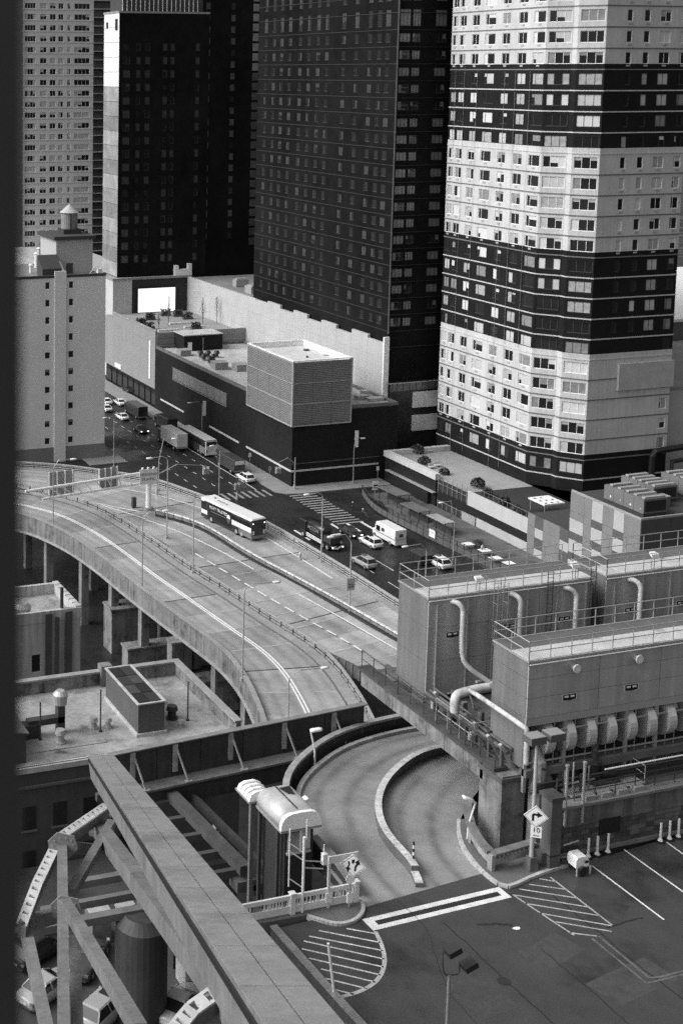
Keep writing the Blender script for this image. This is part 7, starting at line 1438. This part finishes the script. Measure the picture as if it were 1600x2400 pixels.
# coach on the avenue
CO = thing('coach', (0, 0, 0), 'long touring coach with pale roof and white tail on the avenue', 'bus')
boxbody('body', CO, -1.27, 1.27, -6.4, 6.4, .35, 3.4, paintmat('coach_dark', .05), .12); boxbody('roof', CO, -1.2, 1.2, -6.35, 6.3, 3.36, 3.5, mat('coach_roof', .55, .5, .1, .6), .05)
boxbody('tail', CO, -1.28, 1.28, -6.44, -6.1, .4, 3.3, PW, .1); MB().box(-1.1, -6.5, 2.35, 1.1, -6.42, 3.15).build('rear_window', GLASS, CO); MB().box(-1.3, -6.0, 2.0, -1.25, 5.8, 3.1).build('side_window', GLASS, CO); MB().box(-1.3, -5.9, .6, -1.26, -3.5, 1.9).build('side_stripe', mat('coach_pale', .3, .4, .2, .6), CO)
for i in range(3): MB().box(-.7, -6.48, 1.3 + i * .3, .7, -6.43, 1.34 + i * .3).build('engine_louvre', STEEL, CO)
for s in (-1, 1):
    for y in (-4.2, -2.9, 4): wheel(CO, s * 1.12, y, .5, .3)
    MB().box(s * 1.1 - .1, -6.5, .9, s * 1.1 + .1, -6.43, 1.5).build('tail_light', TAIL, CO)
place(CO, 463, 1052, 0, R(1))
# white box lorry
BTK = thing('box_lorry', (0, 0, 0), 'pale box lorry seen from behind beside the coach', 'lorry')
boxbody('box', BTK, -1.25, 1.25, -4.6, 3.4, 1.0, 3.75, mat('lorry_pale', .5, .5, .1, .6), .06); MB().box(-1.15, -4.66, 1.1, 1.15, -4.6, 3.55).build('rear_door', mat('lorry_door', .58, .5, .12, 1), BTK); MB().box(-1.25, -4.7, .75, 1.25, -4.5, .98).build('bumper', GALV, BTK)
MB().box(-.9, -4.5, .6, .9, 5, .95).build('chassis', BLACK, BTK); boxbody('cab', BTK, -1.15, 1.15, 3.6, 5.5, .6, 2.9, paintmat('cab_dark', .04), .2); MB().box(-1.2, 4.6, 1.6, 1.2, 5.2, 2.5).build('cab_window', GLASS, BTK)
for s in (-1, 1):
    for y in (-3.0, 4.4): wheel(BTK, s * 1.08, y, .5, .3)
place(BTK, 405, 1046, 0, R(1))
def darkvan(label, px, py, L3, H3, v, rz, pale=False):
    t = thing('dark_lorry', (0, 0, 0), label, 'lorry', 'dark lorries on the avenue'); boxbody('box', t, -1.2, 1.2, -L3 / 2, L3 / 2 - 1.8, .6, H3, paintmat('van%d' % int(v * 1000), v), .1); boxbody('cab', t, -1.1, 1.1, L3 / 2 - 1.9, L3 / 2, .5, H3 * .8, paintmat('vanc%d' % int(v * 1000), v * .8), .2)
    if pale: MB().box(-1.0, -L3 / 2 - .05, H3 - .95, 1.0, -L3 / 2 + .02, H3 - .2).build('rear_panel', WHITE, t)
    MB().box(-1.1, -L3 / 2 - .08, .5, 1.1, -L3 / 2 + .1, .75).build('bumper', STEEL, t); MB().box(-1.12, L3 / 2 - 1.2, 1.4, 1.12, L3 / 2 - .5, H3 * .72).build('cab_window', GLASS, t)
    for s in (-1, 1):
        for y in (-L3 / 2 + 1.4, L3 / 2 - 1.0): wheel(t, s * 1.02, y, .45, .28)
    place(t, px, py, 0, rz)
darkvan('dark lorry with a pale rear panel behind the white car', 540, 1100, 7.6, 2.9, .06, R(1), True); darkvan('dark lorry ahead of the pale box lorry', 388, 1005, 7.5, 3.1, .03, R(1)); darkvan('dark lorry farther up the avenue near the kerb', 318, 974, 8.5, 3.0, .035, R(1))
# delivery step van
SV = thing('step_van', (0, 0, 0), 'white delivery step van with a dark side stripe', 'van')
boxbody('box', SV, -1.12, 1.12, -3.4, 2.1, .5, 2.95, PW, .1); b = MB().loft([[(-1.08, 2.1, .5), (1.08, 2.1, .5), (1.08, 2.1, 2.6), (-1.08, 2.1, 2.6)], [(-1.05, 2.6, .5), (1.05, 2.6, .5), (1.0, 2.4, 2.5), (-1.0, 2.4, 2.5)], ]); b.build('cab', PW, SV); boxbody('bonnet', SV, -.98, .98, 2.5, 3.3, .5, 1.45, PW, .12)
MB().box(-1.14, .9, 1.5, -1.1, 2.0, 2.4).build('door_window', GLASS, SV); MB().box(-1.14, -.3, 1.75, -1.11, .5, 2.35).build('side_emblem', mat('emblem_mid', .06, .5, .2, 3), SV); MB().box(-1.135, -3.35, 1.25, -1.1, 2.1, 1.36).build('side_stripe', mat('stripe_dark', .08, .5, .1, 1), SV)
MB().box(-.9, 2.45, 1.55, .9, 2.62, 2.35).build('windscreen', GLASS, SV); MB().box(-.98, -3.43, .8, .98, -3.38, 2.75).build('rear_door', mat('van_door', .68, .4, .06, 1), SV); MB().box(-.35, -3.46, 1.75, .4, -3.42, 2.25).build('rear_emblem', mat('emblem_mid', .06), SV); MB().box(-.95, -3.47, 1.35, .95, -3.41, 1.45).build('rear_bar', STEEL, SV); MB().box(-1.15, -3.6, .42, 1.15, -3.35, .58).build('bumper', mat('van_bumper', .3, .5, .1, 1), SV)
for s in (-1, 1):
    wheel(SV, s * .98, -2.0, .42, .28); wheel(SV, s * .98, 2.5, .42, .28); MB().box(s * 1.05 - .06, -3.45, 1.5, s * 1.05 + .06, -3.4, 1.9).build('tail_light', TAIL, SV)
place(SV, 910, 1268, 0, R(2))
# black tank truck facing the camera
TT = thing('tank_truck', (0, 0, 0), 'black work truck with pale lettering and a cluttered rear', 'truck')
TK = paintmat('truck_black', .015)
boxbody('cab', TT, -1.2, 1.2, 3.0, 5.0, .6, 3.0, TK, .2); MB().box(-1.22, 3.6, 1.7, 1.22, 4.7, 2.7).build('cab_window', GLASS, TT); secs = []
for y, r in ((-2.2, 1.0), (-2.0, 1.2), (2.6, 1.2), (2.85, 1.0)): secs.append([(r * math.copysign(abs(math.cos(k * .3927)) ** .7, math.cos(k * .3927)), y, 2.15 + r * math.copysign(abs(math.sin(k * .3927)) ** .7, math.sin(k * .3927))) for k in range(16)])
MB().loft(secs).build('tank', TK, TT, True); MB().box(-1.0, -4.8, .7, 1.0, 4.8, 1.0).build('chassis', BLACK, TT)
lettering('ACTION', .85, (-1.235, .6, 2.3), mat('letter_dim', .32, .6, .1, 1), TT, R(-90))
for k in range(3): MB().box(-1.3, -2.0, .62 + k * .24, -1.2, 2.5, .74 + k * .24).build('side_guard', WHITE, TT)
MB().box(-1.25, -2.1, .6, -1.18, -1.9, 1.3).build('side_guard', WHITE, TT)
rd = random.Random(9); RUB = [mat('rear_pale', .5, .5, .3, 2), DSTEEL, STEEL, BLACK]
for i in range(16): x, y, z = rd.uniform(-1.0, .9), rd.uniform(-4.9, -2.5), rd.uniform(.6, 2.4); MB().box(x, y, z, x + rd.uniform(.15, .6), y + rd.uniform(.2, .6), z + rd.uniform(.15, .7)).build('rear_gear', RUB[i % 4], TT)
MB().tube([(-.9, -4.6, 1.0), (-.8, -4.8, .6), (0, -4.9, .5), (.8, -4.7, .9)], .14, 7).build('hose', RUB[0], TT); MB().box(-.9, -4.6, 2.7, .8, -4.2, 2.85).build('light_bar', WHITE, TT); MB().box(-1.1, -4.5, 1.2, 1.1, -2.3, 2.2).build('pump_housing', DSTEEL, TT)
for s in (-1, 1):
    for y in (-3.6, -2.3, 3.7): wheel(TT, s * 1.05, y, .52, .32)
    MB().box(s * .95 - .1, -4.98, .75, s * .95 + .1, -4.9, .9).build('tail_light', HEADL, TT)
place(TT, 752, 1272, 0, R(3))
# parked car under the truss, bottom left
place(car('pale car parked in the yard at the lower left', PG, 'sedan', None), 112, 2330, 17, R(-62)); place(car('pale car parked in the yard beside the round tank', PG, 'sedan', None), 425, 2370, 17, R(-50))
# ------------------------------------------------------------------ people: one continuous skinned figure each
def person(label, px, py, z, rz, top_m, leg_m, skin, pose):
    p = U(px, py, z); J, E, RAD = pose
    t = thing('person', p, label, 'person'); t.rotation_euler[2] = rz
    me = bpy.data.meshes.new('body'); me.from_pydata(J, E, []); o = link('body', me, t); me.materials.append(top_m); me.materials.append(leg_m); me.materials.append(skin)
    sk = o.modifiers.new('skin', 'SKIN')
    for i, r in enumerate(RAD): me.skin_vertices[0].data[i].radius = (r, r)
    me.skin_vertices[0].data[0].use_root = True; o.modifiers.new('sub', 'SUBSURF').levels = 1; o.modifiers['sub'].render_levels = 1
    dg = bpy.context.evaluated_depsgraph_get(); nm = bpy.data.meshes.new_from_object(o.evaluated_get(dg)); o.modifiers.clear(); o.data = nm
    nm.materials.clear(); [nm.materials.append(m) for m in (top_m, leg_m, skin)]
    for f in nm.polygons:
        zc4 = f.center.z; side = abs(f.center.x); f.material_index = 2 if zc4 > 1.48 or (side > .24 and zc4 < .95 and zc4 > .7) else (1 if zc4 < .95 else 0); f.use_smooth = True
    h = J[3]; MB().tube([(h[0], h[1] - .02, h[2] + .02), (h[0], h[1] - .02, h[2] + .13)], [.115, .06], 8).build('hair', BLACK, t); return t
def stand(step=.18, arm=.2, lean=0):
    J = [(0, 0, .95), (0, lean * .5, 1.2), (0, lean, 1.45), (0, lean + .02, 1.66), (-.2, lean, 1.42), (-.26, lean + .05, 1.12), (-.25, lean + arm, .86), (.2, lean, 1.42), (.26, lean - .02, 1.12), (.25, lean - arm * .6, .86), (-.1, 0, .88), (-.11, step, .48), (-.11, step * 1.1, .08), (-.11, step + .16, .04), (.1, 0, .88), (.11, -step * .4, .48), (.11, -step, .09), (.11, -step + .16, .04)]
    E = [(0, 1), (1, 2), (2, 3), (2, 4), (4, 5), (5, 6), (2, 7), (7, 8), (8, 9), (0, 10), (10, 11), (11, 12), (12, 13), (0, 14), (14, 15), (15, 16), (16, 17)]
    return J, E, [.14, .14, .13, .1, .075, .05, .04, .075, .05, .04, .09, .065, .045, .04, .09, .065, .045, .04]
CLK, CLG, SKN, CLW = mat('cloth_black', .02, .9, .1, 1), mat('cloth_grey', .08, .9, .1, 1), mat('skin', .3, .6, .05, 1), mat('cloth_white', .7, .9, .05, 1)
person('person in dark clothes stepping off the crosswalk', 826, 1196, 0, R(80), CLK, CLK, SKN, stand()); person('person in dark grey jacket waiting at the crosswalk end', 850, 1212, .15, R(110), CLG, CLK, SKN, stand(.05, .1)); person('person in a white shirt leaning by the white tables', 1128, 1298, .15, R(200), CLW, CLG, SKN, stand(.06, .3, .1))
# bicycle beside the waiting person
p = U(858, 1216, .15); BC = thing('bicycle', p, 'dark bicycle held at the crosswalk end', 'bicycle')
for y in (-.52, .52): MB().tube([(p.x + .0 + .34 * math.cos(a / 12 * 6.283), p.y + y + .34 * 0, .15 + .36 + .34 * math.sin(a / 12 * 6.283)) if False else (p.x, p.y + y + .34 * math.cos(a / 12 * 6.283), .51 + .34 * math.sin(a / 12 * 6.283)) for a in range(13)], .03, 5).build('wheel', BLACK, BC)
for a, e in (((0, -.52, .36), (0, -.1, .85)), ((0, -.1, .85), (0, .4, .88)), ((0, .4, .88), (0, .52, .36)), ((0, -.52, .36), (0, .0, .36)), ((0, 0, .36), (0, .4, .85)), ((0, 0, .36), (0, -.12, .95))): MB().tube([Vector(a) + p, Vector(e) + p], .025, 5).build('frame_tube', DSTEEL, BC)
MB().box(p.x - .07, p.y - .25, p.z + .95, p.x + .07, p.y, p.z + 1.0).build('saddle', BLACK, BC); MB().tube([Vector((-.28, .4, 1.0)) + p, Vector((.28, .4, 1.0)) + p], .02, 5).build('handlebar', STEEL, BC)
# hydrant-like post box on the pavement
p = U(703, 1312, ZR); hy = thing('hydrant', p, 'small pale standpipe on the bus lane footway', 'hydrant'); MB().cyl(p, .18, .9, 10).build('barrel', GALV, hy); MB().cyl(p + Vector((0, 0, .9)), .22, .2, 10, r2=.08).build('cap', GALV, hy); MB().cyl(p, .3, .12, 10).build('base', STEEL, hy)
# ------------------------------------------------------------------ dark window mullion close before the camera, left edge
a = at_depth(52, 1200, 2.0); PI = thing('facade_fin', (a.x - .08, a.y, 40), 'dark out-of-focus facade fin down the left edge of the view', 'facade fin')
MB().box(a.x - .16, a.y, 40, a.x, a.y + .3, 110).build('shaft', mat('pier_dark', .05, .7, .1, 1), PI)

# ------------------------------------------------------------------ yard clutter under the truss
rk2 = random.Random(4)
for k, (px, py, rz) in enumerate(((205, 2260, -40), (250, 2380, -55), (90, 2240, -62))):
    place(car(['dark grey car parked in the yard behind the truss struts', 'silver car parked in the yard at the bottom edge', 'dark car parked in the yard at the far left'][k], (paintmat('paint_charcoal', .07), PG, PK)[k], 'suv' if k else 'sedan', 'cars parked in the yard'), px, py, 17, R(rz))
for k, (px, py) in enumerate(((300, 2180), (350, 2160), (420, 2250), (455, 2300), (230, 2200), (480, 2210))):
    p = U(px, py, 17); h = rk2.uniform(1.2, 2.6); t = thing('yard_crate', p, ['pale', 'grey', 'dark', 'tall', 'low', 'narrow'][k] + ' stacked crate standing in the yard below the truss', 'crate', 'crates in the yard')
    w2 = rk2.uniform(1.2, 2.2); MB().box(p.x - w2 / 2, p.y - .8, 17, p.x + w2 / 2, p.y + .8, 17 + h).build('body', (CL[2], CL[1], CL[0])[k % 3], t); MB().box(p.x - w2 / 2 - .06, p.y - .86, 17 + h, p.x + w2 / 2 + .06, p.y + .86, 17.1 + h).build('lid', CL[2], t)
